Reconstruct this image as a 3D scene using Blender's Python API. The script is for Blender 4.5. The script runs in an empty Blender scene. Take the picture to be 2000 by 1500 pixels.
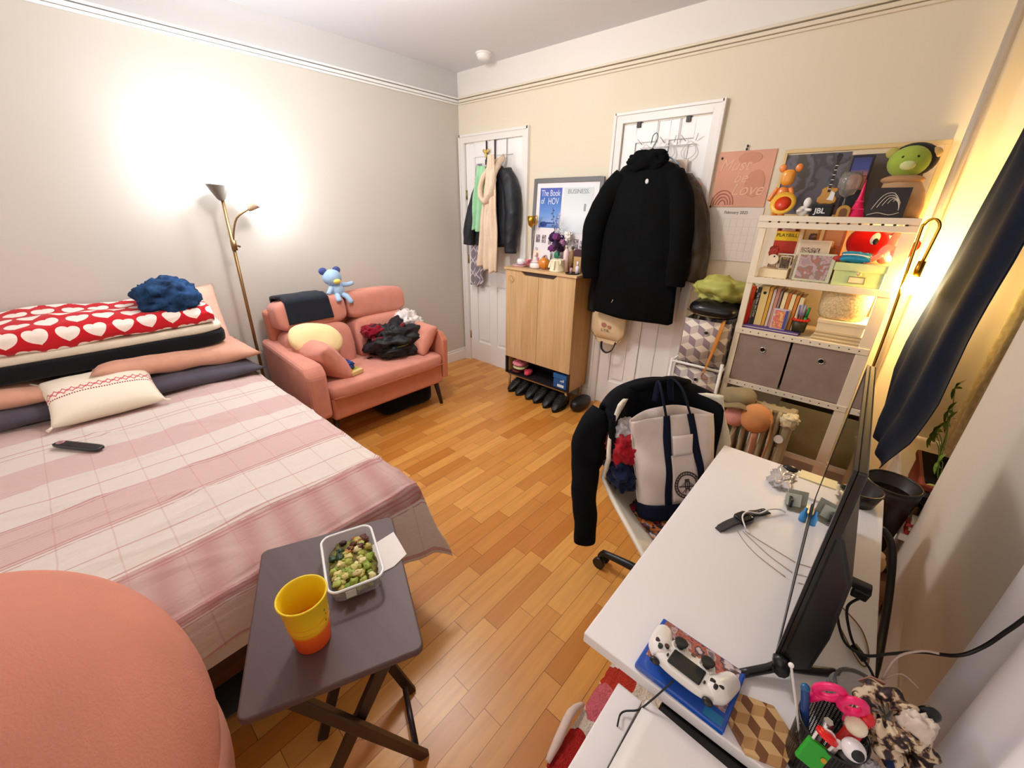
import bpy, bmesh, math, random
from mathutils import Vector, Matrix, noise, Euler
random.seed(7)
PI = math.pi
C = bpy.context.scene.collection
sc = bpy.context.scene

# ------------------------------------------------------------------ node helpers
def lin(h):
    h = h.lstrip('#'); o = []
    for i in (0, 2, 4):
        v = int(h[i:i+2], 16)/255.
        o.append(v/12.92 if v <= .04045 else ((v+.055)/1.055)**2.4)
    return (o[0], o[1], o[2], 1.)

class N:                                    # small expression wrapper over Math nodes
    def __init__(s, nt, sock): s.nt = nt; s.s = sock
    def _m(s, op, *a):
        n = s.nt.nodes.new('ShaderNodeMath'); n.operation = op
        for i, x in enumerate((s,)+a):
            if isinstance(x, N): s.nt.links.new(x.s, n.inputs[i])
            else: n.inputs[i].default_value = float(x)
        return N(s.nt, n.outputs[0])
    def __add__(s, o): return s._m('ADD', o)
    __radd__ = __add__
    def __sub__(s, o): return s._m('SUBTRACT', o)
    def __rsub__(s, o): return (s*-1)+o
    def __mul__(s, o): return s._m('MULTIPLY', o)
    __rmul__ = __mul__
    def __truediv__(s, o): return s._m('DIVIDE', o)
    def floor(s): return s._m('FLOOR')
    def frac(s): return s._m('FRACT')
    def abs(s): return s._m('ABSOLUTE')
    def sin(s): return s._m('SINE')
    def lt(s, o): return s._m('LESS_THAN', o)
    def gt(s, o): return s._m('GREATER_THAN', o)
    def mx(s, o): return s._m('MAXIMUM', o)
    def mn(s, o): return s._m('MINIMUM', o)
    def pw(s, o): return s._m('POWER', o)
    def mod(s, o): return s._m('FLOORED_MODULO', o)

def base(name, rough=.6, metal=0., col=(.8, .8, .8, 1)):
    m = bpy.data.materials.new(name); m.use_nodes = True
    b = m.node_tree.nodes['Principled BSDF']
    b.inputs['Roughness'].default_value = rough; b.inputs['Metallic'].default_value = metal
    b.inputs['Base Color'].default_value = col
    return m, m.node_tree, b

def mixc(nt, f, a, b):
    n = nt.nodes.new('ShaderNodeMix'); n.data_type = 'RGBA'
    if isinstance(f, N): nt.links.new(f.s, n.inputs[0])
    else: n.inputs[0].default_value = f
    for i, x in ((6, a), (7, b)):
        if hasattr(x, 'is_linked'): nt.links.new(x, n.inputs[i])
        else: n.inputs[i].default_value = x
    return n.outputs[2]

def bumpn(nt, b, h, strength=.3, dist=.01):
    n = nt.nodes.new('ShaderNodeBump'); n.inputs['Strength'].default_value = strength; n.inputs['Distance'].default_value = dist
    nt.links.new(h, n.inputs['Height']); nt.links.new(n.outputs[0], b.inputs['Normal'])

def coords(nt, kind='Object'):
    t = nt.nodes.new('ShaderNodeTexCoord'); s = nt.nodes.new('ShaderNodeSeparateXYZ')
    nt.links.new(t.outputs[kind], s.inputs[0])
    return t.outputs[kind], N(nt, s.outputs[0]), N(nt, s.outputs[1]), N(nt, s.outputs[2])

def noisen(nt, vec, scale, detail=3, stretch=None, rough=.5):
    if stretch:
        mp = nt.nodes.new('ShaderNodeMapping'); mp.inputs['Scale'].default_value = stretch
        nt.links.new(vec, mp.inputs[0]); vec = mp.outputs[0]
    n = nt.nodes.new('ShaderNodeTexNoise'); n.inputs['Scale'].default_value = scale; n.inputs['Detail'].default_value = detail
    n.inputs['Roughness'].default_value = rough
    nt.links.new(vec, n.inputs['Vector']); return n.outputs['Fac']

CACHE = {}
def M(h, rough=.6, metal=0., var=.0, vs=8., bump=0., bs=200., bd=.002, emit=0., trans=0., coat=0., alpha=1., sheen=0., h2=None):
    k = (h, rough, metal, var, vs, bump, bs, bd, emit, trans, coat, alpha, sheen, h2)
    if k in CACHE: return CACHE[k]
    m, nt, b = base('mat_'+h.strip('#')+'_%d' % len(CACHE), rough, metal, lin(h))
    vec = coords(nt)[0] if (var or bump) else None
    if var:
        c = lin(h); d = lin(h2) if h2 else tuple(min(1, x*(1-var)) for x in c[:3])+(1,)
        f = N(nt, noisen(nt, vec, vs, 4))
        nt.links.new(mixc(nt, ((f-.35)*3.3).mx(0).mn(1), c, d), b.inputs['Base Color'])
    if bump: bumpn(nt, b, noisen(nt, vec, bs, 2), bump, bd)
    if emit: b.inputs['Emission Color'].default_value = lin(h); b.inputs['Emission Strength'].default_value = emit
    if trans: b.inputs['Transmission Weight'].default_value = trans; b.inputs['IOR'].default_value = 1.45
    if coat: b.inputs['Coat Weight'].default_value = coat
    if sheen: b.inputs['Sheen Weight'].default_value = sheen
    if alpha < 1: b.inputs['Alpha'].default_value = alpha
    if rough >= .85: b.inputs['Specular IOR Level'].default_value = .15
    CACHE[k] = m; return m
def F(h, var=.12): return M(h, .9, var=var, vs=14, bump=.35, bs=420, bd=.002, sheen=.15)      # fabric

# ------------------------------------------------------------------ mesh builder
class S:
    def __init__(s, xf=None):
        s.bm = bmesh.new(); s.xf = xf or Matrix(); s.mi = 0; s.uv = s.bm.loops.layers.uv.new('UVMap')
    def v(s, p): return s.bm.verts.new(s.xf @ Vector(p))
    def f(s, vs):
        try: f = s.bm.faces.new(vs)
        except ValueError: return None
        f.material_index = s.mi; f.smooth = True; return f
    def box(s, c, d, rot=None):
        m = Matrix.Translation(c) @ (Euler(rot).to_matrix().to_4x4() if rot else Matrix())
        q = [s.v(m @ Vector((x*d[0]/2, y*d[1]/2, z*d[2]/2))) for x in (-1, 1) for y in (-1, 1) for z in (-1, 1)]
        for a in ((0,1,3,2),(4,6,7,5),(0,4,5,1),(2,3,7,6),(0,2,6,4),(1,5,7,3)):
            f = s.f([q[i] for i in a]); 
            if f: f.smooth = False
        return s
    def bb(s, x0, x1, y0, y1, z0, z1): return s.box(((x0+x1)/2, (y0+y1)/2, (z0+z1)/2), (x1-x0, y1-y0, z1-z0))
    def cyl(s, a, b, r, r2=None, n=16, cap=True):
        a = Vector(a); b = Vector(b); r2 = r if r2 is None else r2
        z = (b-a).normalized(); x = z.orthogonal().normalized(); y = z.cross(x); R = []
        for p, q in ((a, r), (b, r2)):
            R.append([s.v(p+(x*math.cos(2*PI*i/n)+y*math.sin(2*PI*i/n))*q) for i in range(n)])
        for i in range(n): s.f([R[0][i], R[0][(i+1) % n], R[1][(i+1) % n], R[1][i]])
        if cap:
            for rr in (R[0][::-1], R[1]):
                f = s.f(rr)
                if f: f.smooth = False
        return s
    def grid(s, fn, nu, nv, cu=False, cv=False, uvf=None):
        P = [[s.v(fn(i/nu, j/nv)) for j in range(nv if cv else nv+1)] for i in range(nu if cu else nu+1)]
        for i in range(nu):
            for j in range(nv):
                i2 = (i+1) % nu if cu else i+1; j2 = (j+1) % nv if cv else j+1
                f = s.f([P[i][j], P[i2][j], P[i2][j2], P[i][j2]])
                if f:
                    for l, (a, b) in zip(f.loops, ((i, j), (i+1, j), (i+1, j+1), (i, j+1))):
                        l[s.uv].uv = uvf(a/nu, b/nv) if uvf else (a/nu, b/nv)
        return s
    def ell(s, c, r, rot=None, e1=1., e2=1., n=20, m=12):          # superellipsoid
        c = Vector(c); R = Euler(rot).to_matrix() if rot else Matrix.Identity(3)
        if not hasattr(r, '__len__'): r = (r, r, r)
        pw = lambda x, e: math.copysign(abs(x)**e, x)
        def fn(u, v):
            t = u*2*PI; p = (v-.5)*PI*.9999
            return c+R @ Vector((r[0]*pw(math.cos(p), e1)*pw(math.cos(t), e2), r[1]*pw(math.cos(p), e1)*pw(math.sin(t), e2), r[2]*pw(math.sin(p), e1)))
        return s.grid(fn, n, m, cu=True)
    def tube(s, pts, r, n=8, closed=False, sq=1., smooth=3, cap=True):
        pts = [Vector(p) for p in pts]
        rs = list(r) if hasattr(r, '__len__') else [r]*len(pts)
        if smooth and len(pts) > 2:                              # Catmull-Rom
            Q = []; Rr = []; L = len(pts); rng = L if closed else L-1
            for i in range(rng):
                g = (lambda k: pts[k % L]) if closed else (lambda k: pts[max(0, min(L-1, k))])
                for k in range(smooth):
                    t = k/smooth; a, b, c, d = g(i-1), g(i), g(i+1), g(i+2)
                    Q.append(.5*((2*b)+(c-a)*t+(2*a-5*b+4*c-d)*t*t+(3*b-a-3*c+d)*t**3))
                    Rr.append(rs[i]*(1-t)+rs[(i+1) % L]*t)
            if not closed: Q.append(pts[-1]); Rr.append(rs[-1])
            pts, rs = Q, Rr
        L = len(pts); rings = []; x = None
        for i in range(L):
            a = pts[(i-1) % L] if (closed or i > 0) else pts[i]; b = pts[(i+1) % L] if (closed or i < L-1) else pts[i]
            z = (b-a).normalized() if (b-a).length > 1e-9 else Vector((0, 0, 1))
            if x is None: x = z.orthogonal().normalized() if abs(z.z) > .9 or True else None
            x = (x-z*x.dot(z)); x = x.normalized() if x.length > 1e-6 else z.orthogonal().normalized()
            y = z.cross(x)
            rings.append([s.v(pts[i]+(x*math.cos(2*PI*k/n)*rs[i]+y*math.sin(2*PI*k/n)*rs[i]*sq)) for k in range(n)])
        for i in range(L if closed else L-1):
            A = rings[i]; B = rings[(i+1) % L]
            for k in range(n): s.f([A[k], A[(k+1) % n], B[(k+1) % n], B[k]])
        if cap and not closed: s.f(rings[0][::-1]); s.f(rings[-1])
        return s
    def lathe(s, prof, c=(0, 0, 0), n=28, sx=1., sy=1.):
        c = Vector(c); rings = [[s.v(c+Vector((r*sx*math.cos(2*PI*k/n), r*sy*math.sin(2*PI*k/n), z))) for k in range(n)] for r, z in prof]
        for A, B in zip(rings, rings[1:]):
            for k in range(n): s.f([A[k], A[(k+1) % n], B[(k+1) % n], B[k]])
        if prof[0][0] > 1e-5: s.f(rings[0][::-1])
        if prof[-1][0] > 1e-5: s.f(rings[-1])
        return s
    def prism(s, poly, d0, d1, ax='y'):        # polygon in the plane normal to ax, extruded from d0 to d1
        mk = {'y': lambda p, d: (p[0], d, p[1]), 'x': lambda p, d: (d, p[0], p[1]), 'z': lambda p, d: (p[0], p[1], d)}[ax]
        A = [s.v(mk(p, d0)) for p in poly]; B = [s.v(mk(p, d1)) for p in poly]; n = len(poly)
        for k in range(n):
            f = s.f([A[k], A[(k+1) % n], B[(k+1) % n], B[k]])
            if f: f.smooth = False
        for r in (A[::-1], B):
            f = s.f(r)
            if f: f.smooth = False
        return s
    def loft(s, secs, n=28, fold=0., nf=9, seed=0., cap=True):     # secs: (z, cx, cy, rx, ry)
        rings = []
        for (z, cx, cy, rx, ry) in secs:
            R = []
            for k in range(n):
                a = 2*PI*k/n; w = 1+fold*math.sin(a*nf+seed+z*2.2)+fold*.8*noise.noise(Vector((math.cos(a)*2, math.sin(a)*2, z*5+seed)))
                ca, sa = math.cos(a), math.sin(a)
                R.append(s.v((cx+rx*w*math.copysign(abs(ca)**.8, ca), cy+ry*w*math.copysign(abs(sa)**.8, sa), z)))
            rings.append(R)
        for A, B in zip(rings, rings[1:]):
            for k in range(n): s.f([A[k], A[(k+1) % n], B[(k+1) % n], B[k]])
        if cap: s.f(rings[0][::-1]); s.f(rings[-1])
        return s
    def pile(s, c, r, seed=0, amp=.25, fr=3., flat=None, n=48, m=30, e=.8):      # crumpled cloth
        c = Vector(c); r = Vector(r)
        def fn(u, v):
            t = u*2*PI; p = (v-.5)*PI*.9999; pw = lambda x: math.copysign(abs(x)**e, x)
            d = Vector((pw(math.cos(p))*pw(math.cos(t)), pw(math.cos(p))*pw(math.sin(t)), pw(math.sin(p))))
            q = d*fr+Vector((seed*3.1, seed*1.7, seed))
            k = 1+amp*(noise.noise(q)+.5*(1-2*abs(noise.noise(q*1.9)))-.2)+amp*.35*noise.noise(q*4)
            o = c+Vector((d.x*r.x, d.y*r.y, d.z*r.z))*k
            if flat is not None and o.z < flat: o.z = flat
            return o
        return s.grid(fn, n, m, cu=True)
    def pillow(s, w, h, t, xf, n=22, pinch=.06, wr=.0, seed=0.):
        old = s.xf; s.xf = old @ xf
        for sg in (1, -1):
            def fn(u, v, sg=sg):
                a = u*2-1; b = v*2-1
                k = max(0, (1-abs(a)**2.6))*max(0, (1-abs(b)**2.6))
                px = a*w/2*(1-pinch*(1-abs(b)**2)*abs(a)**3); py = b*h/2*(1-pinch*(1-abs(a)**2)*abs(b)**3)
                z = sg*t/2*k**.42
                if wr: z += wr*noise.noise(Vector((a*3+seed, b*3, sg)))*k**.5
                return (px, py, z) if sg > 0 else (px, py, z)
            g = fn
            s.grid((lambda u, v: fn(u, v)) if sg > 0 else (lambda u, v: fn(1-u, v)), n, n)
        s.xf = old; return s
    def rough(s, amp, fr, seed=0.):
        s.bm.normal_update()
        mv = [(v, v.normal*amp*noise.noise(v.co*fr+Vector((seed, 0, 0)))) for v in s.bm.verts]
        for v, d in mv: v.co += d
        return s

ROOT = {}
def finish(s, name, mats, bev=0., sub=0, solid=0., wn=True):
    bmesh.ops.remove_doubles(s.bm, verts=s.bm.verts, dist=1e-6)
    bmesh.ops.recalc_face_normals(s.bm, faces=s.bm.faces)
    me = bpy.data.meshes.new(name); s.bm.to_mesh(me); s.bm.free()
    for m in (mats if isinstance(mats, (list, tuple)) else [mats]): me.materials.append(m)
    o = bpy.data.objects.new(name, me); C.objects.link(o)
    if solid: d = o.modifiers.new('thickness', 'SOLIDIFY'); d.thickness = solid; d.offset = 0
    if bev: d = o.modifiers.new('bevel', 'BEVEL'); d.width = bev; d.segments = 3; d.limit_method = 'ANGLE'; d.angle_limit = .7
    if sub: d = o.modifiers.new('subsurf', 'SUBSURF'); d.levels = sub; d.render_levels = sub
    return o
def tag(o, label, cat, group=None):
    o['label'] = label; o['category'] = cat
    if group: o['group'] = group
    return o
def thing(name, label, cat, loc, group=None):
    o = bpy.data.objects.new(name, None); C.objects.link(o); o.location = loc; o.empty_display_size = .05
    return tag(o, label, cat, group)
def part(name, s, mats, parent, label=None, **k):
    o = finish(s, name, mats, **k); o.parent = parent
    if parent.type == 'EMPTY': o.matrix_parent_inverse = Matrix.Translation(-Vector(parent.location))
    elif 'shift' in parent: o.matrix_parent_inverse = Matrix.Translation(-Vector(parent.location))
    if label: o['label'] = label
    return o
def solo(name, s, mats, label, cat, group=None, **k):
    co = [v.co for v in s.bm.verts]
    c = Vector(((min(v.x for v in co)+max(v.x for v in co))/2, (min(v.y for v in co)+max(v.y for v in co))/2, min(v.z for v in co)))
    for v in s.bm.verts: v.co -= c
    o = finish(s, name, mats, **k); o.location = c; o['shift'] = 1
    return tag(o, label, cat, group)
def struct(name, s, mats, **k):
    o = finish(s, name, mats, **k); o['kind'] = 'structure'; return o
def text(body, size, mat, parent, loc, rot=(PI/2, 0, 0), name='lettering', w=1., shear=0., ext=.0006, align='CENTER', label=None, bold=0.):
    cu = bpy.data.curves.new('t', 'FONT'); cu.body = body; cu.size = size; cu.extrude = ext; cu.align_x = align; cu.align_y = 'CENTER'; cu.shear = shear; cu.offset = bold
    t = bpy.data.objects.new('t', cu); C.objects.link(t); bpy.context.view_layer.update()
    me = bpy.data.meshes.new_from_object(t.evaluated_get(bpy.context.evaluated_depsgraph_get()))
    bpy.data.objects.remove(t)
    R = Matrix.Translation(loc) @ Euler(rot).to_matrix().to_4x4() @ Matrix.Diagonal((w, 1, 1, 1))
    me.transform(R); me.materials.clear(); me.materials.append(mat)
    o = bpy.data.objects.new(name, me); C.objects.link(o); o.parent = parent
    if parent.type == 'EMPTY' or 'shift' in parent: o.matrix_parent_inverse = Matrix.Translation(-Vector(parent.location))
    if label: o['label'] = label
    return o
def X(loc=(0, 0, 0), rot=(0, 0, 0), sc_=None):
    m = Matrix.Translation(loc) @ Euler(rot).to_matrix().to_4x4()
    return m @ Matrix.Diagonal((*sc_, 1)) if sc_ else m

# ------------------------------------------------------------------ special materials
def floor_mat():
    m, nt, b = base('oak_strip_floor', .32)
    vec, x, y, z = coords(nt)
    mp = nt.nodes.new('ShaderNodeMapping'); mp.inputs['Rotation'].default_value = (0, 0, PI/2); mp.inputs['Location'].default_value = (.11, .046, 0)
    nt.links.new(vec, mp.inputs[0])
    br = nt.nodes.new('ShaderNodeTexBrick'); nt.links.new(mp.outputs[0], br.inputs['Vector'])
    br.offset = .37; br.offset_frequency = 2; br.squash = 1.35; br.squash_frequency = 3
    for k, v in (('Scale', 1.), ('Mortar Size', .0011), ('Mortar Smooth', .1), ('Bias', 0.), ('Brick Width', .36), ('Row Height', .0766)): br.inputs[k].default_value = v
    br.inputs['Color1'].default_value = lin('#E6A856'); br.inputs['Color2'].default_value = lin('#C47A2C'); br.inputs['Mortar'].default_value = lin('#7E4A1C')
    g = N(nt, noisen(nt, vec, 1., 5, (38, 3.2, 1), .6)); g2 = N(nt, noisen(nt, vec, 3, 2, (1, .5, 1)))
    gr = mixc(nt, ((g-.4)*2.4).mx(0).mn(1)*.38, br.outputs['Color'], lin('#9C5A22'))
    gr = mixc(nt, ((g2-.45)*3).mx(0).mn(1)*.3, gr, lin('#E2A45A'))
    nt.links.new(gr, b.inputs['Base Color'])
    bumpn(nt, b, br.outputs['Fac'], .35, -.002)
    return m
def wood_mat(name, a, c, axis='z', rough=.45, sc1=30, mixf=.8):
    m, nt, b = base(name, rough); vec = coords(nt)[0]
    st = {'z': (sc1, sc1, 1.6), 'x': (1.6, sc1, sc1), 'y': (sc1, 1.6, sc1)}[axis]
    g = N(nt, noisen(nt, vec, 1., 5, st, .62))
    nt.links.new(mixc(nt, ((g-.36)*3.4).mx(0).mn(1)*mixf, lin(a), lin(c)), b.inputs['Base Color'])
    bumpn(nt, b, g.s, .12, .001); return m
def wall_mat(name, a, c):
    m, nt, b = base(name, .85); vec = coords(nt)[0]
    g = N(nt, noisen(nt, vec, 1.3, 3))
    nt.links.new(mixc(nt, ((g-.3)*2).mx(0).mn(1), lin(a), lin(c)), b.inputs['Base Color'])
    bumpn(nt, b, noisen(nt, vec, 60, 3), .05, .003); return m
def spread_mat():                              # uv.x = metres from the head edge along the cloth, uv.y = metres across
    m, nt, b = base('striped_bedspread', .92)
    _, u, v, _z = coords(nt, 'UV'); ovec = coords(nt)[0]
    cream, pink, deep, line = lin('#D8CBC2'), lin('#C89D99'), lin('#AE7A76'), lin('#B97A7A')
    wob = N(nt, noisen(nt, ovec, 60, 2, (4, .35, 1)))*.02
    uu = u+wob-.01
    def band(a, c): return uu.gt(a)*uu.lt(c)
    bands = band(.28, .36)+band(.47, .66)+band(.93, 1.12)+band(1.34, 1.55)
    weave = ((u*90).frac().lt(.45)*.2+.55)
    col = mixc(nt, bands.mn(1)*weave, cream, pink)
    d = band(1.83, 2.13); col = mixc(nt, d*((v*60+u*8).sin()*.12+.72), col, deep)
    for a, w in ((.765, .004), (.80, .003), (1.23, .004), (1.70, .003)): col = mixc(nt, (u-a).abs().lt(w)*.6, col, line)
    rows = ((u*62).frac().lt(.4))*(band(1.80, 1.86)+band(2.08, 2.15)+band(1.33, 1.36)+band(1.53, 1.57)).mn(1)
    col = mixc(nt, rows*.6, col, lin('#A9605F'))
    cross = (((v+.045)/.122).frac()-.5).abs().lt(.018)
    col = mixc(nt, cross*.26, col, line)
    hem = (u-2.36).abs().lt(.009)
    col = mixc(nt, hem*.7, col, line)
    nt.links.new(col, b.inputs['Base Color'])
    bumpn(nt, b, noisen(nt, ovec, 30, 4, (1.4, .5, 1)), .5, .012)
    return m
def heart_mat():
    m, nt, b = base('red_heart_fleece', .95)
    _, u, v, _z = coords(nt, 'UV')
    U = u*10.; V = v*11.+.3
    row = V.floor(); U2 = U+(row.mod(2))*.5
    x = (U2.frac()-.5)*2.75; y = (V.frac()-.42)*2.75
    # tilt alternate hearts a little
    k = ((U2.floor()+row).mod(2)-.5)*.9
    xr = x-y*k*.35; yr = y+x*k*.35
    q = xr*xr+yr*yr-1
    h = (q*q*q-xr*xr*yr*yr*yr).lt(0)
    nt.links.new(mixc(nt, h, lin('#C4081C'), lin('#F5E6DC')), b.inputs['Base Color'])
    b.inputs['Sheen Weight'].default_value = .1
    bumpn(nt, b, noisen(nt, coords(nt)[0], 30, 3), .3, .01); return m
def rhomb_mat(name, cols, s=.05, rough=.85, uv=True, off=0):
    m, nt, b = base(name, rough)
    _, u, v, _z = coords(nt, 'UV' if uv else 'Object')
    w = s*.866; c = (u/w).floor(); f = (u/w).frac()
    y = (v/s-(c+1).mod(2)*1.5+.5+f*.5).mod(3)
    right = y.gt(1+f)*y.lt(2+f); left = y.lt(1)
    col = mixc(nt, right.mn(1), lin(cols[2]), lin(cols[1])); col = mixc(nt, left, col, lin(cols[0]))
    nt.links.new(col, b.inputs['Base Color']); bumpn(nt, b, noisen(nt, coords(nt)[0], 300, 2), .2, .002); return m
def plaid_mat():
    m, nt, b = base('grey_windowpane_scarf', .95); _, u, v, _z = coords(nt, 'UV')
    a = ((u*3+v*9).frac()-.5).abs().lt(.07); c = ((u*3-v*9).frac()-.5).abs().lt(.07)
    nt.links.new(mixc(nt, a.mx(c), lin('#8A8088'), lin('#D8CFD0')), b.inputs['Base Color']); return m
def dots_mat(name, a, c, sx, sy, r=.28, bump=False, uvk='UV'):
    m, nt, b = base(name, .85); _, u, v, _z = coords(nt, uvk)
    x = (u*sx+(v*sy).floor().mod(2)*.5).frac()-.5; y = (v*sy).frac()-.5
    f = (x*x+y*y).lt(r*r); nt.links.new(mixc(nt, f, lin(a), lin(c)), b.inputs['Base Color'])
    if bump: bumpn(nt, b, f.s, .6, .004)
    return m
def photo_mat(name, cols, sc_=25, seed=0):      # an out-of-focus colour print
    m, nt, b = base(name, .35); vec = coords(nt)[0]
    mp = nt.nodes.new('ShaderNodeMapping'); mp.inputs['Location'].default_value = (seed, seed*.7, seed*.3); nt.links.new(vec, mp.inputs[0])
    f = N(nt, noisen(nt, mp.outputs[0], sc_, 3)); col = lin(cols[0])
    for i, c in enumerate(cols[1:]):
        col = mixc(nt, ((f-(.36+.28*(i+.5)/max(1, len(cols)-1)))*22+.5).mx(0).mn(1), col, lin(c))
    nt.links.new(col, b.inputs['Base Color']); return m
def lace_mat():
    m, nt, b = base('white_lace', .9); vec = coords(nt)[0]
    w = nt.nodes.new('ShaderNodeTexVoronoi'); w.inputs['Scale'].default_value = 34; nt.links.new(vec, w.inputs['Vector'])
    nt.links.new(mixc(nt, N(nt, w.outputs['Distance']).gt(.42)*.35, lin('#F3EEE2'), lin('#CDC4AE')), b.inputs['Base Color'])
    bumpn(nt, b, w.outputs['Distance'], .7, .006); return m
def grad_mat(name, stops, axis=2, lo=0., hi=1., rough=.4):    # printed colour blend along one object axis
    m, nt, b = base(name, rough); c = coords(nt)
    r = nt.nodes.new('ShaderNodeValToRGB'); nt.links.new(((c[1+axis]-lo)/(hi-lo)).s, r.inputs[0])
    el = r.color_ramp.elements; el[0].position = stops[0][0]; el[0].color = lin(stops[0][1]); el[1].position = stops[-1][0]; el[1].color = lin(stops[-1][1])
    for p, h in stops[1:-1]: e = el.new(p); e.color = lin(h)
    nt.links.new(r.outputs[0], b.inputs['Base Color']); return m

WHITE = M('#EDEBE6', .45); TRIM = M('#ECE7E2', .4); BLACK = M('#0C0C0E', .6); BLKPL = M('#101113', .35); CHROME = M('#C8C8C8', .25, 1.)
CREAM = M('#EADFC8', .6); GLASS = M('#FFFFFF', .03, trans=1.); GOLD = M('#C99A3C', .3, 1.)

# ================================================================== THE ROOM
H = 2.56; XR = 3.45
struct('floor', S().bb(-.1, 3.9, -5.2, .12, -.05, 0), floor_mat())
struct('ceiling', S().bb(-.1, 3.9, -5.2, .12, H, H+.05), wall_mat('ceiling_paint', '#E2E2E6', '#DFDFE2'))
WL = wall_mat('greige_wall_paint', '#CFC9C0', '#CAC3B8'); WF = wall_mat('white_frieze_paint', '#EAE4DE', '#E6DFD6')
WB = wall_mat('cream_wall_paint', '#E6DCC8', '#E2D6BE')
struct('wall_left', S().bb(-.1, 0, -5.2, .1, 0, 2.35), WL)
struct('wall_left', S().bb(-.1, 0, -5.2, .1, 2.35, H), wall_mat('frieze_left', '#CDCCCB', '#C9C8C6'))
s = S()
for a in ((0, .075, 0, 2.35), (.075, .765, 2.04, 2.35), (.765, 1.615, 0, 2.35), (1.615, 2.19, 2.035, 2.35), (2.19, 3.6, 0, 2.35)):
    s.bb(a[0], a[1], 0, .12, a[2], a[3])
struct('wall_back', s, WB)
struct('wall_back', S().bb(0, 3.6, 0, .12, 2.35, H), WF)
# right wall with the window opening
WY0, WY1, WZ0, WZ1 = -1.19, -.28, .52, 2.25
s = S(); s.bb(XR, 3.8, -5.2, WY0, 0, H); s.bb(XR, 3.8, WY1, .12, 0, H); s.bb(XR, 3.8, WY0, WY1, 0, WZ0); s.bb(XR, 3.8, WY0, WY1, WZ1, H)
struct('wall_right', s, wall_mat('right_wall_paint', '#D5CBBE', '#D0C6B8'))
# picture rails
def rail(name, pts, m):
    s = S()
    for dz, d, h in ((0, .022, .018), (.02, .03, .012), (-.018, .012, .014)):
        (x0, y0), (x1, y1) = pts
        if x0 == x1: s.bb(0, d, y0, y1, 2.35+dz-h/2, 2.35+dz+h/2)
        else: s.bb(x0, x1, -d, 0, 2.35+dz-h/2, 2.35+dz+h/2)
    return struct(name, s, m, bev=.003)
rail('trim_1', ((0, -5.2), (0, 0)), M('#EDEDEB', .4)); rail('trim_2', ((.03, 0), (3.44, 0)), WB)
def skirting(name, x0, x1, y0, y1):
    s = S()
    if x1-x0 < .05: s.bb(x0, x1, y0, y1, 0, .10); s.bb(x0, x1-.006, y0, y1, .10, .125)
    else: s.bb(x0, x1, y0, y1, 0, .10); s.bb(x0, x1, y0+.006, y1, .10, .125)
    return struct(name, s, TRIM, bev=.004)
skirting('baseboard_left', 0, .016, -5.2, -.005); skirting('baseboard_back', .83, 1.55, -.016, 0); skirting('baseboard_back', 2.26, 3.44, -.016, 0)
skirting('baseboard_right', 3.434, 3.45, -5.2, -1.2)
# door casings
def casing(name, x0, x1, ztop, w=.055):
    s = S(); s.bb(x0-w, x0, -.022, 0, 0, ztop+w); s.bb(x1, x1+w, -.022, 0, 0, ztop+w); s.bb(x0, x1, -.022, 0, ztop, ztop+w)
    s.bb(x0-w-.008, x0-w+.012, -.03, 0, 0, ztop+w+.008); s.bb(x1+w-.012, x1+w+.008, -.03, 0, 0, ztop+w+.008); s.bb(x0-w, x1+w, -.03, 0, ztop+w-.01, ztop+w+.008)
    return struct(name, s, TRIM, bev=.003)
casing('trim_3', .078, .762, 2.035); casing('trim_4', 1.62, 2.185, 2.03)
def door(name, x0, x1, ztop, hinge_right):
    w = x1-x0; s = S(); D0, D1 = .0, .035
    s.bb(x0, x1, .012, D1, .012, ztop)
    st = w*.16; mid = w*.12
    for a, b_ in ((x0, x0+st), (x0+w/2-mid/2, x0+w/2+mid/2), (x1-st, x1)): s.bb(a, b_, D0, .012, .012, ztop)
    for a, b_ in ((.012, .22), (.82, .96), (1.58, 1.68), (ztop-.11, ztop)):
        for c, d in ((x0+st, x0+w/2-mid/2), (x0+w/2+mid/2, x1-st)): s.bb(c, d, D0, .012, a, b_)
    for a, b_ in ((.22, .82), (.96, 1.58), (1.68, ztop-.11)):
        for c, d in ((x0+st, x0+w/2-mid/2), (x0+w/2+mid/2, x1-st)): s.bb(c+.028, d-.028, .004, .013, a+.028, b_-.028)
    d = struct(name, s, M('#F7F5F3', .42), bev=.0035)
    hx = x1+.004 if hinge_right else x0-.004
    for z in (.28, 1.05, 1.62):
        part('hinge', S().cyl((hx, -.006, z-.04), (hx, -.006, z+.04), .005).bb(hx-.012, hx+.012, -.004, .0, z-.04, z+.04), M('#B09A68', .35, 1.), d)
    return d
d1 = door('door_1', .082, .758, 2.03, False); d2 = door('door_2', 1.624, 2.181, 2.025, True)
for d, x in ((d1, .70), (d2, 1.68)):
    part('door_knob', S().lathe([(0, -.02), (.02, -.02), (.02, -.015), (.009, -.012), (.009, .02), (.022, .03), (.026, .045), (.018, .058), (0, .06)], (0, 0, 0)), M('#B8AA88', .3, 1.), d).matrix_world = Matrix.Translation((x, 0, .99)) @ Euler((PI/2, 0, 0)).to_matrix().to_4x4()
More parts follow.
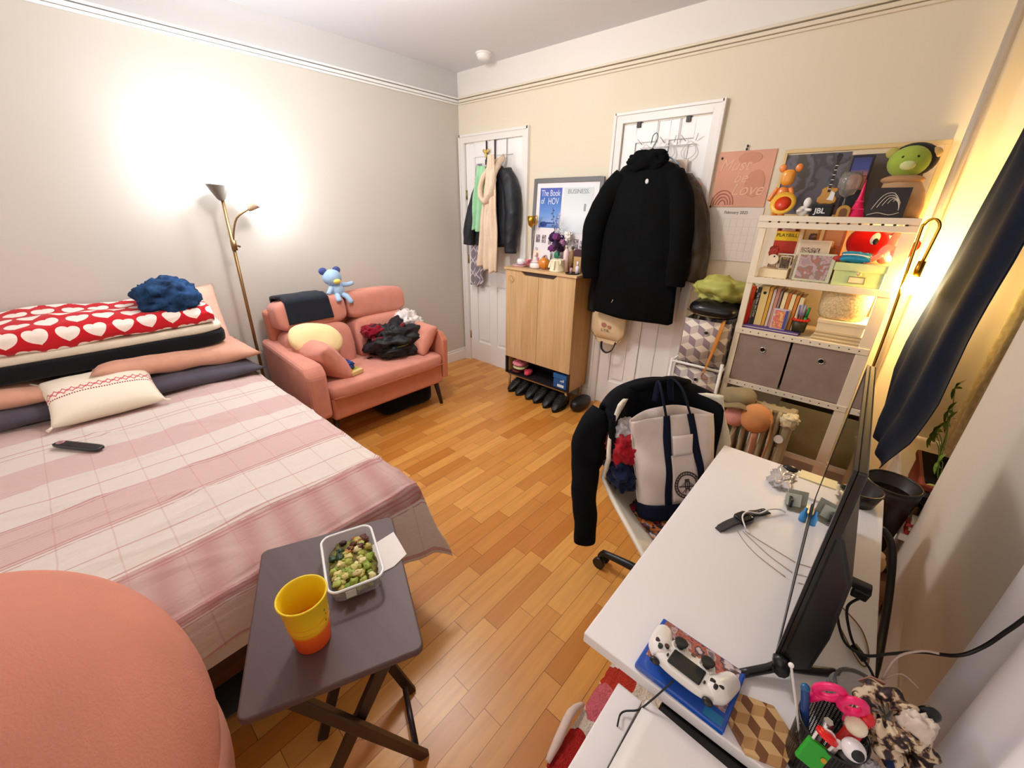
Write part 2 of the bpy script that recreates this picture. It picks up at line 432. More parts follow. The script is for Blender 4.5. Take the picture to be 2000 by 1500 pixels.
# window in the right wall: deep reveal, sashes, dark glass, sill
w = struct('window_1', S().bb(3.70, 3.74, WY0, WY0+.05, WZ0, WZ1).bb(3.70, 3.74, WY1-.05, WY1, WZ0, WZ1).bb(3.70, 3.74, WY0, WY1, WZ0, WZ0+.05).bb(3.70, 3.74, WY0, WY1, WZ1-.05, WZ1).bb(3.70, 3.74, WY0, WY1, 1.36, 1.41), TRIM, bev=.003)
part('pane', S().bb(3.715, 3.722, WY0+.05, WY1-.05, WZ0+.05, WZ1-.05), M('#30343C', .05), w)
part('sill', S().bb(3.43, 3.70, WY0, WY1, WZ0, WZ0+.025), TRIM, w, bev=.004)
# smoke detector
t = thing('smoke_detector', 'round white smoke detector on the ceiling near the corner', 'smoke detector', (.52, -.20, H))
part('base_plate', S().cyl((.52, -.20, H-.012), (.52, -.20, H), .06, n=32), WHITE, t, bev=.002)
part('sensor_cover', S().lathe([(0, -.045), (.032, -.044), (.044, -.036), (.052, -.012), (.052, -.01)][::-1], (.52, -.20, H)), WHITE, t)
# silver steam riser
t = thing('heating_pipe', 'silver painted vertical heating pipe running up the wall by the navy curtain', 'pipe', (3.27, -.045, 0))
part('pipe', S().cyl((3.27, -.05, 0), (3.27, -.05, H), .017, n=24), M('#D9D0C6', .38, .55), t)
part('ceiling_collar', S().cyl((3.27, -.05, H-.012), (3.27, -.05, H), .035, n=24), CHROME, t)
part('floor_collar', S().cyl((3.27, -.05, 0), (3.27, -.05, .012), .035, n=24), CHROME, t)

# ================================================================== CAMERA
cam = bpy.data.cameras.new('camera'); co = bpy.data.objects.new('camera', cam); C.objects.link(co)
cam.sensor_width = 36.; cam.lens = 784/2000*36; cam.clip_start = .02
r = Vector((.74872399, .66277007, .01217459)); u = Vector((-.27534069, .29423758, .91521131)); bk = Vector((.60299244, -.68859283, .40279031))
co.matrix_world = Matrix(((r.x, u.x, bk.x, 3.133632), (r.y, u.y, bk.y, -2.8158), (r.z, u.z, bk.z, 1.52), (0, 0, 0, 1)))
sc.camera = co

# ================================================================== LIGHT
def point(name, loc, col, e, rad):
    l = bpy.data.lights.new(name, 'POINT'); l.energy = e; l.color = col; l.shadow_soft_size = rad
    o = bpy.data.objects.new(name, l); C.objects.link(o); o.location = loc; return o
point('torchiere_bulb_light', (.20, -1.99, 1.70), (.80, .90, 1.), 7.5, .05)
point('reading_bulb_light', (.215, -1.83, 1.55), (.84, .92, 1.), 3., .03)
point('filament_bulb_light', (3.215, -.36, 1.225), (1., .68, .28), 20, .035)
t = thing('added_ceiling_light', 'added round white flush ceiling light, out of view, brightening the room', 'ceiling light', (1.35, -1.65, H))  # added fixture out of view, put in to raise the room's brightness
part('mounting_ring', S().cyl((1.35, -1.65, H-.03), (1.35, -1.65, H), .17, n=40), WHITE, t)
part('glass_bowl', S().lathe([(.16, -.03), (.15, -.05), (.10, -.075), (0, -.085)], (1.35, -1.65, H), n=40), M('#FFF8F0', .4, emit=3.), t)
point('added_ceiling_fill', (1.35, -1.65, H-.22), (1., .965, .93), 27, .13)  # fill light for the added fixture; the visible lamps alone are too dim
wd = bpy.data.worlds.new('room_fill'); sc.world = wd; wd.use_nodes = True
wd.node_tree.nodes['Background'].inputs[0].default_value = (1., .93, .86, 1); wd.node_tree.nodes['Background'].inputs[1].default_value = .85
sc.view_settings.view_transform = 'Standard'; sc.view_settings.look = 'None'; sc.view_settings.gamma = 1; sc.view_settings.use_curve_mapping = False
sc.view_settings.exposure = .85

# ================================================================== BED
t = thing('bed', 'double bed with dark reddish wooden frame along the left wall', 'bed', (1.03, -2.92, 0))
DW = wood_mat('dark_red_wood', '#4A1E14', '#2E100A', 'y')
part('bed_frame', S().bb(.02, 2.03, -3.70, -3.66, .24, .34).bb(.02, 2.03, -2.19, -2.15, .24, .34).bb(2.0, 2.04, -3.70, -2.15, .24, .34).bb(.02, .05, -3.7, -2.13, .2, .33).bb(.05, 2.03, -3.66, -2.17, .26, .3), DW, t, bev=.004)
part('mattress', S().ell((1.035, -2.915, .425), (1.015, .765, .125), e1=.18, e2=.12, n=48, m=16), M('#E9E4DE', .9), t)
for x in (.07, 1.90):
    for y in (-3.65, -2.32): part('leg', S().bb(x-.025, x+.025, y-.025, y+.025, 0, .2), DW, t, bev=.003)
ZT = .585
def spread(u, v):
    a = .40+u*1.98; b = -3.72+v*1.72                        # metres from the wall, metres across
    xe, ye = 2.07, -2.145
    da = max(0, a-xe); db = max(0, b-ye)
    yy = min(b, ye)
    D = .13+.15*max(0, min(1, (yy+2.75)/.55))
    fa = da/.31; fb = db/.145
    dz = fa*D if fa > 0 else 0
    dzb = fb*.22 if fb > 0 else 0
    drop = max(dz, dzb)+.25*min(dz, dzb)
    e = min(1, drop/.05)
    x = min(a, xe)+(.022*(1-math.exp(-da*22)) + fa*.03*(1+1.0*max(0, (yy+2.4)/.25)) if fa > 0 else 0)
    y = yy+(.015*(1-math.exp(-db*22))+fb*.02 if fb > 0 else 0)
    if fa > 0 and fb > 0: x += .03*fb*fa; y += .03*fa*fb
    w = noise.noise(Vector((a*1.7+y*.9, y*3.4-a*1.3, 1.)))*.010+noise.noise(Vector((a*9+y*2, y*2.2, 4.)))*.0055
    rid = max(0, 1-abs(noise.noise(Vector((a*4.5-y*1.1, y*1.5, 9.))))*9)*.008
    z = ZT+w+rid-max(0, drop-(.012 if e < 1 else 0))
    edge = min(1, max(0, (2.02-a)/.12)) if drop == 0 else 0
    if drop > 0: x += math.sin(y*26+a*3)*.006*fa; y += math.sin(a*22)*.006*fb
    if drop == 0:
        k = max(0, 1-min(abs(a-xe), abs(b-ye) if b < ye else 0)/.045); z -= .010*k*k
        if a < .55: z -= (.55-a)*.06
    return (x, y, z)
o = solo('bedspread', S().grid(spread, 200, 150, uvf=lambda a, b: (.40+a*1.98, -3.72+b*1.72)), spread_mat(),
     'cream and dusty pink striped bedspread covering the bed', 'bedspread', solid=.008)
# grey pillows flat under the pink ones
GP = F('#57525E'); PP = F('#E0A890'); PP2 = F('#F0C6B0')
t = None
def pil(name, w, h, th, loc, rot, m, label, cat='pillow', group=None, wr=.012, seed=0, pinch=.07):
    return solo(name, S().pillow(w, h, th, X(loc, rot), wr=wr, seed=seed, pinch=pinch), m, label, cat, group)
pil('pillow', .72, .50, .10, (.31, -2.47, .635), (0, .03, PI/2+.02), GP, 'charcoal grey pillow, lowest under the peach pillow at the sofa end of the bed', seed=2)
pil('pillow', .72, .48, .11, (.28, -3.24, .640), (0, .03, PI/2), GP, 'charcoal grey pillow, lowest under the peach pillow at the far left edge of the photo', seed=4)
pil('pillow', .74, .46, .13, (.27, -2.46, .735), (0, .10, PI/2+.03), PP, 'peach pink pillow under the folded black blanket at the sofa end of the bed', seed=5, wr=.02)
pil('pillow', .70, .46, .12, (.25, -3.25, .735), (0, .10, PI/2), PP, 'peach pink pillow left of the embroidered cushion under the black blanket', seed=7)
pil('pillow', .50, .32, .10, (.10, -2.30, .83), (0, 1.15, -.05), PP2, 'pale blush pillow leaning on the wall behind the folded blankets', seed=3)
# folded blankets: black below, heart fleece on top
def fold(y0, y1, x0, x1, z0, th, seed, nlay=1, ez=.55):
    return lambda u, v: None
def slab(c, r, seed, amp=.012, rot=None, e=.35):
    s = S(); s.ell(c, r, rot=rot, e1=e, e2=.22, n=90, m=24); s.rough(amp, 7, seed); return s
solo('blanket', slab((.235, -2.78, .835), (.20, .56, .045), 1, .010, (0, .10, .0)), F('#101116'), 'folded black blanket lying on the peach pillows', 'blanket')
solo('blanket', slab((.225, -2.79, .893), (.195, .565, .024), 6, .008, (0, .10, .0)), F('#E9DDC8'), 'folded cream blanket layer between the black blanket and the heart fleece', 'blanket')
s = S()
def heart_fn(u, v):
    y = -3.36+v*1.10; Lf = .30; rr = .046+.012*math.sin(v*3+.3); per = 2*Lf+2*PI*rr; d = u*per
    if d < Lf: cx, cz, nx, nz = -Lf/2+d, rr, 0, 1
    elif d < Lf+PI*rr: a = PI/2-(d-Lf)/rr; cx, cz, nx, nz = Lf/2+rr*math.cos(a), rr*math.sin(a), math.cos(a), math.sin(a)
    elif d < 2*Lf+PI*rr: cx, cz, nx, nz = Lf/2-(d-Lf-PI*rr), -rr, 0, -1
    else: a = -PI/2-(d-2*Lf-PI*rr)/rr; cx, cz, nx, nz = -Lf/2+rr*math.cos(a), rr*math.sin(a), math.cos(a), math.sin(a)
    n_ = noise.noise(Vector((cx*6, y*4, nz)))*.016+noise.noise(Vector((cx*14, y*11, nz*2)))*.007
    if nz > .5: n_ += .022*max(0, noise.noise(Vector((y*2.5, 7, 1))))-.012*(cx/Lf)
    return (.225+cx+nx*n_*.6, y, .962+cz+nz*n_-cx*.06)
s.grid(heart_fn, 90, 120, cu=True, uvf=lambda a, b: (b*1.14, -a*.90))
s.bm.edges.ensure_lookup_table(); bmesh.ops.holes_fill(s.bm, edges=[e for e in s.bm.edges if e.is_boundary], sides=0)
solo('heart_blanket', s, heart_mat(), 'red fleece blanket with cream hearts folded on top of the blanket stack', 'blanket')
JE = M('#2C4E7A', .9, var=.5, vs=16, h2='#14253F', bump=.5, bs=300)
solo('jeans', S().pile((.25, -2.41, 1.04), (.15, .135, .10), 5, .26, 1.7, flat=.975, e=.9).rough(.012, 22), JE, 'crumpled blue denim jeans on top of the red heart fleece', 'jeans')
# embroidered cushion
t = thing('cushion', 'cream rectangular cushion with red zigzag embroidery lying on the bed', 'cushion', (.43, -2.77, .6))
cm = Matrix(((0, -.893, .45, .525), (1, 0, 0, -2.80), (0, .45, .893, .685), (0, 0, 0, 1)))
CF = F('#F2E6D2', .06)
m_, nt_, b_ = base('embroidered_cream_cloth', .9); _, U_, V_, Z_ = coords(nt_, 'UV')
_p = ((U_*13).frac()-.5).abs(); zig = lambda y0: ((V_-y0)-_p*.13).abs().lt(.014)
msk = zig(.50).mx((( V_-.60)+_p*.13).abs().lt(.014)).mx(zig(.42)*.0)
red = mixc(nt_, msk, lin('#F2E6D2'), lin('#D26A72'))
dash = (V_-.455).abs().lt(.012)*((U_*44).frac().lt(.6)); dash2 = (V_-.66).abs().lt(.006)
red = mixc(nt_, dash.mx(dash2*.0), red, lin('#8F2F45')); nt_.links.new(red, b_.inputs['Base Color'])
bumpn(nt_, b_, noisen(nt_, coords(nt_)[0], 300, 2), .3, .002)
part('cushion_cover', S().pillow(.40, .29, .115, cm, pinch=.08, wr=.006), m_, t)
for q, (a, b) in enumerate(((-.202, -.143), (.202, -.143), (.202, .143), (-.202, .143))):
    p = cm @ Vector((a*.93, b*.93, 0)); d = (cm.to_3x3() @ Vector((a, b*1.2, 0))).normalized()
    part('tassel', S().cyl(p, p+d*.03, .004, .007, 10), CF, t)
# remote
t = thing('remote_control', 'slim black remote control lying on the striped bedspread', 'remote control', (.89, -2.93, .60))
xf = X((.89, -2.935, .607), (0, .03, .61))
part('case', S(xf).ell((0, 0, 0), (.105, .020, .008), e1=.4, e2=.35, n=40), M('#1B1B22', .35), t)
part('navigation_ring', S(xf).lathe([(.007, .008), (.013, .0095), (.014, .008)], (-.078, 0, 0)), M('#B98A8E', .4), t)
for k in range(6): part('button', S(xf).cyl((-.045+.018*(k//2)*1.3, -.008+.016*(k % 2), .006), (-.045+.018*(k//2)*1.3, -.008+.016*(k % 2), .0092), .004, n=10), M('#2C2C34', .5), t)
# things under the bed
s = S(); s.ell((1.78, -2.66, .115), (.22, .36, .115), e1=.35, e2=.3, n=40); s.rough(.01, 9)
solo('storage_bag', s, F('#08080A'), 'black soft bag stored under the foot of the bed', 'bag')

# ================================================================== SOFA
PK = F('#D8917F', .08); PKD = F('#D08468', .08)
t = thing('sofa', 'small pink two-seat sofa against the left wall', 'sofa', (.40, -1.41, 0))
part('seat_base', S().bb(.10, .725, -1.83, -.92, .205, .37), PKD, t, bev=.018)
part('seat_cushion', S().ell((.43, -1.375, .40), (.325, .462, .06), e1=.35, e2=.16, n=64, m=18), PK, t)
part('back_frame', S().bb(.05, .15, -1.92, -.905, .22, .86), PKD, t, bev=.025)
for y0, y1 in ((-1.90, -1.425), (-1.405, -.92)):
    yc = (y0+y1)/2; h = (y1-y0)/2
    c = part('back_cushion', S().ell((.255, yc, .565), (.105, h, .175), rot=(0, -.16, 0), e1=.42, e2=.25, n=48, m=18).rough(.006, 8), PK, t)
    part('headrest_roll', S().ell((.195, yc, .825), (.10, h+.005, .108), rot=(0, -.12, 0), e1=.5, e2=.22, n=48, m=18).rough(.004, 8), PK, c)
def arm(y0, y1):
    s = S(); s.prism([(.05, .24), (.73, .24), (.745, .56), (.70, .615), (.40, .635), (.05, .66)], y0, y1, 'y'); return s
part('armrest', arm(-1.965, -1.835), PK, t, bev=.03, label='thick pink armrest beside the bed')
part('armrest', arm(-.915, -.865), PKD, t, bev=.012, label='thin pink armrest beside the closet door')
pc = part('piping', S().tube([(.748, -1.82, .372), (.752, -1.38, .370), (.748, -.93, .372)], .0035, 6), PKD, t)
for x, dx in ((.66, .03), (.14, -.03)):
    for y, dy in ((-1.80, -.03), (-.95, .03)):
        part('leg', S().cyl((x, y, .206), (x+dx, y+dy*.9, 0), .022, .013, 16), wood_mat('walnut_leg', '#3A2018', '#26130D') if False else M('#2E1710', .4), t)
pil('cushion', .42, .30, .17, (.49, -1.755, .575), (-.95, .0, .12), PK, 'pink bolster cushion matching the sofa, lying against the armrest next to the bed', 'cushion', wr=.01, seed=8)
pil('cushion', .40, .26, .14, (.50, -.975, .56), (1.0, .0, -.12), PK, 'pink bolster cushion matching the sofa, against the armrest next to the closet door', 'cushion', wr=.01, seed=9)
ux = Vector((.25, .93, -.28)).normalized(); nn = Vector((.72, -.25, .60)).normalized(); uy = nn.cross(ux).normalized(); nn = ux.cross(uy)
yc = S(Matrix(((ux.x, uy.x, nn.x, .42), (ux.y, uy.y, nn.y, -1.735), (ux.z, uy.z, nn.z, .685), (0, 0, 0, 1)))); yc.ell((0, 0, 0), (.175, .115, .062), e1=.8, e2=.9, n=40, m=24).rough(.010, 9, 3)
solo('cushion', yc, F('#F5DDA6', .05), 'pale yellow rounded cushion leaning on the sofa armrest near the bed', 'cushion')
# dark towel over the left backrest
def towel(u, v):
    y = -1.86+v*.29+(.02 if u > .5 else 0); sd = u*.42
    if sd < .12: x, z = .10+sd*.0+.0, .86+sd*.6
    elif sd < .26: k = (sd-.12)/.14; x, z = .10+k*.17, .935+.018*math.sin(k*PI)
    else: k = (sd-.26); x, z = .285+k*.10, .93-k*.92
    n_ = noise.noise(Vector((u*4, v*4, 3)))*.008
    return (x+n_, y+.03*(u-.5)*math.sin(v*2), z+n_*.5)
solo('towel', S().grid(towel, 40, 24), F('#20242E'), 'dark navy folded cloth draped over the top of the sofa back', 'cloth', solid=.02)

# ------------------------------------------------------------------ things on and under the sofa
t = thing('plush_toy', 'small light blue plush toy sitting on the sofa back where two cushions meet', 'plush toy', (.20, -1.44, .93))
LB = F('#A9C6E4'); DB = F('#4C5A92')
part('body', S().ell((.20, -1.435, .945), (.05, .052, .062), n=24), LB, t)
hd = part('head', S().ell((.20, -1.455, 1.04), (.055, .068, .058), n=24), LB, t)
for y in (-1.51, -1.41): part('ear', S().ell((.19, y, 1.088), (.016, .030, .026)), DB, hd, label='dark blue ear')
part('muzzle', S().ell((.247, -1.445, 1.018), (.022, .028, .018)), F('#EFD46A'), hd, label='yellow muzzle')
for y in (-1.468, -1.428): part('eye', S().ell((.245, y, 1.046), (.004, .005, .005)), BLACK, hd)
part('arm', S().tube([(.21, -1.395, .985), (.235, -1.36, .985), (.245, -1.325, .995)], [.018, .016, .014], 10), LB, t)
part('arm', S().tube([(.21, -1.475, .975), (.24, -1.505, .955), (.25, -1.525, .935)], [.018, .016, .014], 10), LB, t)
part('leg', S().tube([(.23, -1.41, .915), (.275, -1.40, .905), (.30, -1.385, .86)], [.022, .02, .018], 10), LB, t)
part('leg', S().tube([(.23, -1.455, .915), (.275, -1.47, .915), (.30, -1.475, .885)], [.022, .02, .018], 10), LB, t)
JK = M('#0B0A0F', .6, var=.4, vs=9, h2='#19151D', bump=.4, bs=120)
t = thing('clothes_pile', 'crumpled black jacket with dark red lining heaped on the right seat of the sofa', 'clothes', (.46, -1.18, .46))
part('jacket_body', S().pile((.45, -1.17, .565), (.16, .185, .115), 11, .42, 2.3, flat=.466), JK, t)
part('lining', S().pile((.39, -1.30, .645), (.075, .075, .045), 3, .4, 2.5, n=30, m=18), F('#8E1226'), t, label='dark red lining')
part('lining', S().tube([(.45, -1.345, .60), (.52, -1.29, .615), (.54, -1.20, .645), (.50, -1.09, .69)], [.012, .02, .02, .012], 8, sq=.6), F('#7A1022'), t, label='dark red trim')
part('sleeve', S().pile((.56, -1.20, .515), (.07, .13, .045), 8, .4, 2.5, n=30, m=18, flat=.468), M('#0B0B10', .6), t)
part('green_label', S().tube([(.60, -1.235, .548), (.625, -1.20, .556), (.62, -1.15, .558)], [.006, .012, .008], 8, sq=.4), F('#6E7A3C'), t, label='olive green trim')
solo('shirt', S().pile((.36, -.975, .66), (.13, .085, .085), 6, .35, 2.4), F('#EDE4E0'), 'crumpled white shirt hanging over the right end of the sofa behind the dark jacket', 'shirt')
t = thing('tissue_box', 'flat cardboard box on the sofa seat beside the pink bolster cushion', 'box', (.62, -1.63, .455))
part('box', S(X((.60, -1.62, .474), (0, 0, .25))).bb(-.075, .075, -.05, .05, -.012, .014), M('#D9B97A', .7), t, bev=.002)
part('flap', S(X((.60, -1.62, .474), (0, 0, .25))).bb(-.07, .04, -.045, .045, .014, .018), M('#A8A84A', .7), t)
solo('blue_pouch', S().pile((.585, -1.645, .52), (.05, .055, .024), 4, .4, 2.6, n=32, m=18), M('#123A86', .4), 'small shiny blue pouch lying on the cardboard box on the sofa', 'pouch')
s = S(); s.ell((.42, -1.15, .075), (.17, .24, .075), e1=.3, e2=.3, n=36); s.rough(.012, 8, 2)
solo('duffel_bag', s, F('#0A0A0C'), 'black duffel bag pushed under the sofa', 'bag')

# ================================================================== FLOOR LAMP
t = thing('floor_lamp', 'bronze torchiere floor lamp with a small side reading light between bed and sofa', 'floor lamp', (.12, -2.01, 0))
BZ = M('#8A6A44', .35, .8); lx, ly = .12, -2.0
part('base', S().lathe([(0, 0), (.11, 0), (.11, .012), (.03, .025), (.012, .04), (0, .04)], (lx+.02, ly-.03, 0)), BZ, t)
part('pole', S().cyl((lx+.02, ly-.03, .03), (lx, ly+.005, 1.55), .0095, n=16), BZ, t)
part('pole_clamp', S().cyl((lx+.006, ly+.002, 1.255), (lx+.003, ly+.004, 1.315), .016, n=16).cyl((lx+.006, ly+.002, 1.29), (lx+.01, ly+.035, 1.275), .006), BZ, t)
part('lamp_shade', S().lathe([(.012, 1.535), (.022, 1.545), (.038, 1.575), (.06, 1.615), (.064, 1.622), (.058, 1.618), (.03, 1.565), (.012, 1.55)], (lx, ly, 0), n=36), M('#7C746C', .4, .3), t)
part('bulb', S().ell((lx, ly, 1.64), (.030, .030, .035)), M('#F4F9FF', .4, emit=22.), t, label='glowing cool white bulb')
part('gooseneck', S().tube([(lx+.004, ly+.004, 1.30), (lx+.012, ly+.02, 1.37), (lx+.02, ly+.05, 1.44), (lx+.03, ly+.10, 1.478), (lx+.035, ly+.125, 1.49)], .0055, 8), BZ, t)
g = part('reading_shade', S(X((lx+.035, ly+.125, 1.49), (-.75, .25, 0))).lathe([(.008, -.01), (.015, 0), (.033, .045), (.036, .05), (.03, .046), (.01, .005)], n=28), M('#B59A80', .4, .3), t)
part('reading_bulb', S(X((lx+.035, ly+.125, 1.49), (-.75, .25, 0))).ell((0, 0, .05), .02), M('#F4F9FF', .4, emit=16.), g, label='glowing cool white bulb')

# ================================================================== LIGHT WOOD CABINET
OAK = wood_mat('pale_oak_veneer', '#DDBB8C', '#C29A66', 'z', .45, 26); OAKE = wood_mat('pale_oak_side', '#D0A468', '#B98A4C', 'z', .45, 26)
cx0, cx1, cy0, cy1 = .835, 1.52, -.285, -.025
t = thing('shoe_cabinet', 'tall pale oak two-door shoe cabinet between the two closet doors', 'cabinet', (1.18, -.15, 0))
body = S().bb(cx0, cx0+.018, cy0+.018, cy1, .14, 1.055).bb(cx1-.018, cx1, cy0+.018, cy1, .14, 1.055).bb(cx0, cx1, cy1-.006, cy1, .14, 1.055)
body.bb(cx0+.018, cx1-.018, cy0+.018, cy1, .295, .311)
part('carcass', body, OAKE, t, bev=.0015)
part('cabinet_top', S().bb(cx0-.012, cx1+.012, cy0-.012, cy1+.003, 1.055, 1.073), wood_mat('oak_top', '#DDBB8C', '#C8A272', 'x', .4, 30), t, bev=.002)
part('open_niche', S().bb(cx0+.018, cx1-.018, cy0, cy1-.006, .14, .15).bb(cx0, cx0+.02, cy0, cy0+.02, .14, .30).bb(cx1-.02, cx1, cy0, cy0+.02, .14, .30).bb(cx0+.018, cx1-.018, cy1-.012, cy1-.006, .15, .295), M('#17141A', .6), t, label='black open shoe niche')
mid = (cx0+cx1)/2
for a, b, sgn in ((cx0+.001, mid-.0015, -1), (mid+.0015, cx1-.001, 1)):
    if sgn < 0: poly = [(a, .30), (b, .30), (b, 1.022), (a+.20, 1.022), (a+.165, 1.052), (a, 1.052)]
    else: poly = [(a, .30), (b, .30), (b, 1.052), (b-.165, 1.052), (b-.20, 1.022), (a, 1.022)]
    part('door', S().prism(poly, cy0, cy0+.017, 'y'), OAK, t, bev=.001)
part('handle_recess', S().bb(cx0+.16, cx1-.16, cy0+.018, cy0+.03, 1.0, 1.055), M('#4A3834', .6), t, label='dark finger pull recess')
for x in (cx0+.03, cx1-.03):
    for y in (cy0+.025, cy1-.03): part('leg', S().cyl((x, y, .14), (x+(.0), y, 0), .013, .010, 4), OAKE, t)
part('leg_rail', S().bb(cx0+.02, cx1-.02, cy0+.02, cy0+.035, .118, .14).bb(cx0+.02, cx0+.035, cy0+.02, cy1-.02, .118, .14).bb(cx1-.035, cx1-.02, cy0+.02, cy1-.02, .118, .14), OAKE, t)
e = part('wooden_emblem', S().cyl((cx0+.062, cy0-.001, .985), (cx0+.062, cy0-.005, .985), .033, n=32), M('#DDB888', .5), t, label='small round wooden ornament')
part('emblem_ring', S().tube([(cx0+.062+.026*math.cos(a), cy0-.006, .985+.026*math.sin(a)) for a in [2*PI*k/16 for k in range(16)]], .0022, 6, closed=True, smooth=1).tube([(cx0+.062+.012*math.cos(a), cy0-.006, .985+.017*math.sin(a)) for a in [2*PI*k/12 for k in range(12)]], .002, 6, closed=True, smooth=1), M('#B98A55', .5), e)
# niche contents
t = thing('shoebox', 'blue cardboard shoebox with a white label in the bottom niche of the cabinet', 'box', (1.43, -.16, .15))
part('box', S().bb(1.365, 1.495, -.272, -.05, .151, .262), M('#1F5A9E', .5), t, bev=.002)
part('lid', S().bb(1.361, 1.499, -.276, -.048, .235, .272), M('#2463A8', .5), t, bev=.002)
part('label_sticker', S().bb(1.405, 1.47, -.2735, -.2725, .162, .185), M('#EFEFEF', .6), t, label='white label')
e = S()
for k, (dx, hh) in enumerate(((-.014, .012), (0, .018), (.014, .024))): e.prism([(1.452+dx-.005, .212), (1.452+dx+.005, .212), (1.452+dx+.009-k*.001, .212+hh), (1.452+dx-.001, .212+hh)], -.2775, -.2765, 'y')
part('emblem', e, M('#DCE6F2', .5), t, label='white three-stripe logo')
for k, (x, y, z, col, lab, r) in enumerate(((.93, -.20, .17, '#5A1420', 'dark red folded sandal pair lowest in the cabinet niche', (.055, .09, .017)), (.95, -.20, .205, '#C9CF9A', 'pale green sandal on top of the dark red ones in the cabinet niche', (.06, .09, .014)), (.945, -.205, .238, '#F08C9C', 'pink sandal topmost in the cabinet niche', (.06, .085, .014)), (1.055, -.22, .175, '#E04A60', 'coral red sandal beside the stack in the cabinet niche', (.03, .055, .02)))):
    s = S(); s.ell((x, y, z), r, e1=.6, e2=.8, rot=(0, .12, .2)); s.tube([(x-.03, y-.02, z+.006), (x, y-.03, z+.032), (x+.03, y-.02, z+.006)], .007, 8, sq=.5)
    solo('sandal', s, M(col, .6), lab, 'sandal', 'sandals in the cabinet niche')
# shoes under the cabinet
def shoe(x, y, ang, h, m, label, L=.26):
    x += .055; y += .045; h = .112
    t = thing('shoe', label, 'shoe', (x, y, 0), 'black shoes under the cabinet')
    xf = X((x, y, 0), (0, 0, ang))
    u = S(xf); secs = []
    def fn(a, b):
        q = b*2*PI; l = -L/2+L*a; wdt = .049*(1-.30*abs(a-.62)**1.3*2)*(math.sin(PI*min(1, max(0.02, a*.96+.02)))**.32)
        ht = (h if a < .42 else h*(1-(a-.42)/.58*.48))*(math.sin(PI*min(1, max(.02, a*.97+.02)))**.25)
        cy_ = math.sin(q); cz_ = math.cos(q)
        return (l, wdt*cy_, .02+max(0, ht-.02)*(.5+.5*cz_) if cz_ > -.98 else .02)
    u.grid(fn, 26, 18, cv=True); part('upper', u, m, t)
    sl = S(xf); pts = []
    for k in range(24):
        q = 2*PI*k/24; cxp = math.cos(q); pts.append((cxp*L/2, math.sin(q)*(.046 if cxp > 0 else .038)))
    sl.prism(pts, 0, .022, 'z'); part('sole', sl, M('#050506', .7), t)
    for k in range(4): part('lace', S(xf).tube([(.02+.022*k, -.022, h*.93-.011*k), (.026+.022*k, 0, h*1.0-.011*k), (.02+.022*k, .022, h*.93-.011*k)], .003, 6), M('#1A1A1C', .8), t)
    return t
SH = M('#0A090B', .45, bump=.3, bs=60)
shoe(.905, -.285, -1.62, .135, SH, 'leftmost black shoe under the cabinet, beside the front left leg')
shoe(1.005, -.30, -1.60, .12, SH, 'second black shoe from the left under the cabinet')
shoe(1.115, -.305, -1.55, .125, SH, 'third black shoe from the left under the cabinet')
shoe(1.215, -.315, -1.60, .12, SH, 'fourth black shoe from the left under the cabinet')
shoe(1.32, -.33, -1.52, .118, SH, 'fifth black shoe from the left under the cabinet')
shoe(1.415, -.34, -1.45, .115, SH, 'rightmost black shoe under the cabinet, beside the front right leg')
s = S(); s.ell((1.60, -.20, .05), (.055, .12, .05), e1=.7, e2=.8); solo('slipper', s, SH, 'black slipper on the floor right of the cabinet', 'slipper')

# ------------------------------------------------------------------ framed poster leaning on the wall
tilt = .055; PX0, PX1, PZ0, PZ1 = .925, 1.545, 1.075, 1.725
t = thing('poster_frame', 'grey framed poster with a blue page and a white page standing on the cabinet', 'framed poster', (1.235, -.08, 1.073))
PF = X((0, -.075, 1.075), (-tilt, 0, 0))
def PB(x0, x1, z0, z1, y0, y1): return S(PF).bb(x0, x1, y0, y1, z0-1.075, z1-1.075)
fr = S(PF); W = .03
for a in ((PX0, PX0+W, PZ0, PZ1), (PX1-W, PX1, PZ0, PZ1), (PX0+W, PX1-W, PZ0, PZ0+W), (PX0+W, PX1-W, PZ1-W, PZ1)): fr.bb(a[0], a[1], -.02, .0, a[2]-1.075, a[3]-1.075)
part('frame', fr, M('#6E6C6C', .35, .3), t, bev=.002)
mt = part('mat_board', PB(PX0+W, PX1-W, PZ0+W, PZ1-W, -.012, -.004), M('#EFE9EC', .7), t)
bl = part('blue_page', PB(.99, 1.195, 1.375, 1.66, -.0135, -.0125), grad_mat('blue_page_print', ((0, '#2C5CB0'), (.18, '#86A8E0'), (.4, '#5C8CD4'), (.7, '#2E66BC'), (1, '#4A54B0')), 2, 1.37, 1.66), mt)
part('page_shape', S(PF).ell((1.04, -.0138, .325), (.035, .0006, .02), n=16).ell((1.08, -.0138, .335), (.06, .0006, .006), n=16), M('#1B3C86', .5), bl)
lw = M('#DCE2F6', .5)
def pt(body, size, x, z, m, w=1, par=bl, **k):
    p = PF @ Vector((x, -.0146, z-1.075)); return text(body, size, m, par, p, (PI/2-tilt, 0, 0), w=w, **k)
pt('The Book', .062, 1.092, 1.622, lw, .72); pt('of', .062, 1.018, 1.567, lw, .7); pt('HOV', .066, 1.122, 1.565, lw, .72)
wp = part('white_page', PB(1.215, 1.47, 1.345, 1.66, -.0135, -.0125), grad_mat('white_page_print', ((0, '#D5DCE2'), (.4, '#E6EBEF'), (1, '#CFD6D8')), 2, 1.35, 1.66), mt)
pt('BUSINESS.', .044, 1.342, 1.632, M('#8E979C', .6), .98, wp)
part('page_smudge', PB(1.40, 1.418, 1.50, 1.55, -.0142, -.0136), M('#9AA2AA', .6), wp)
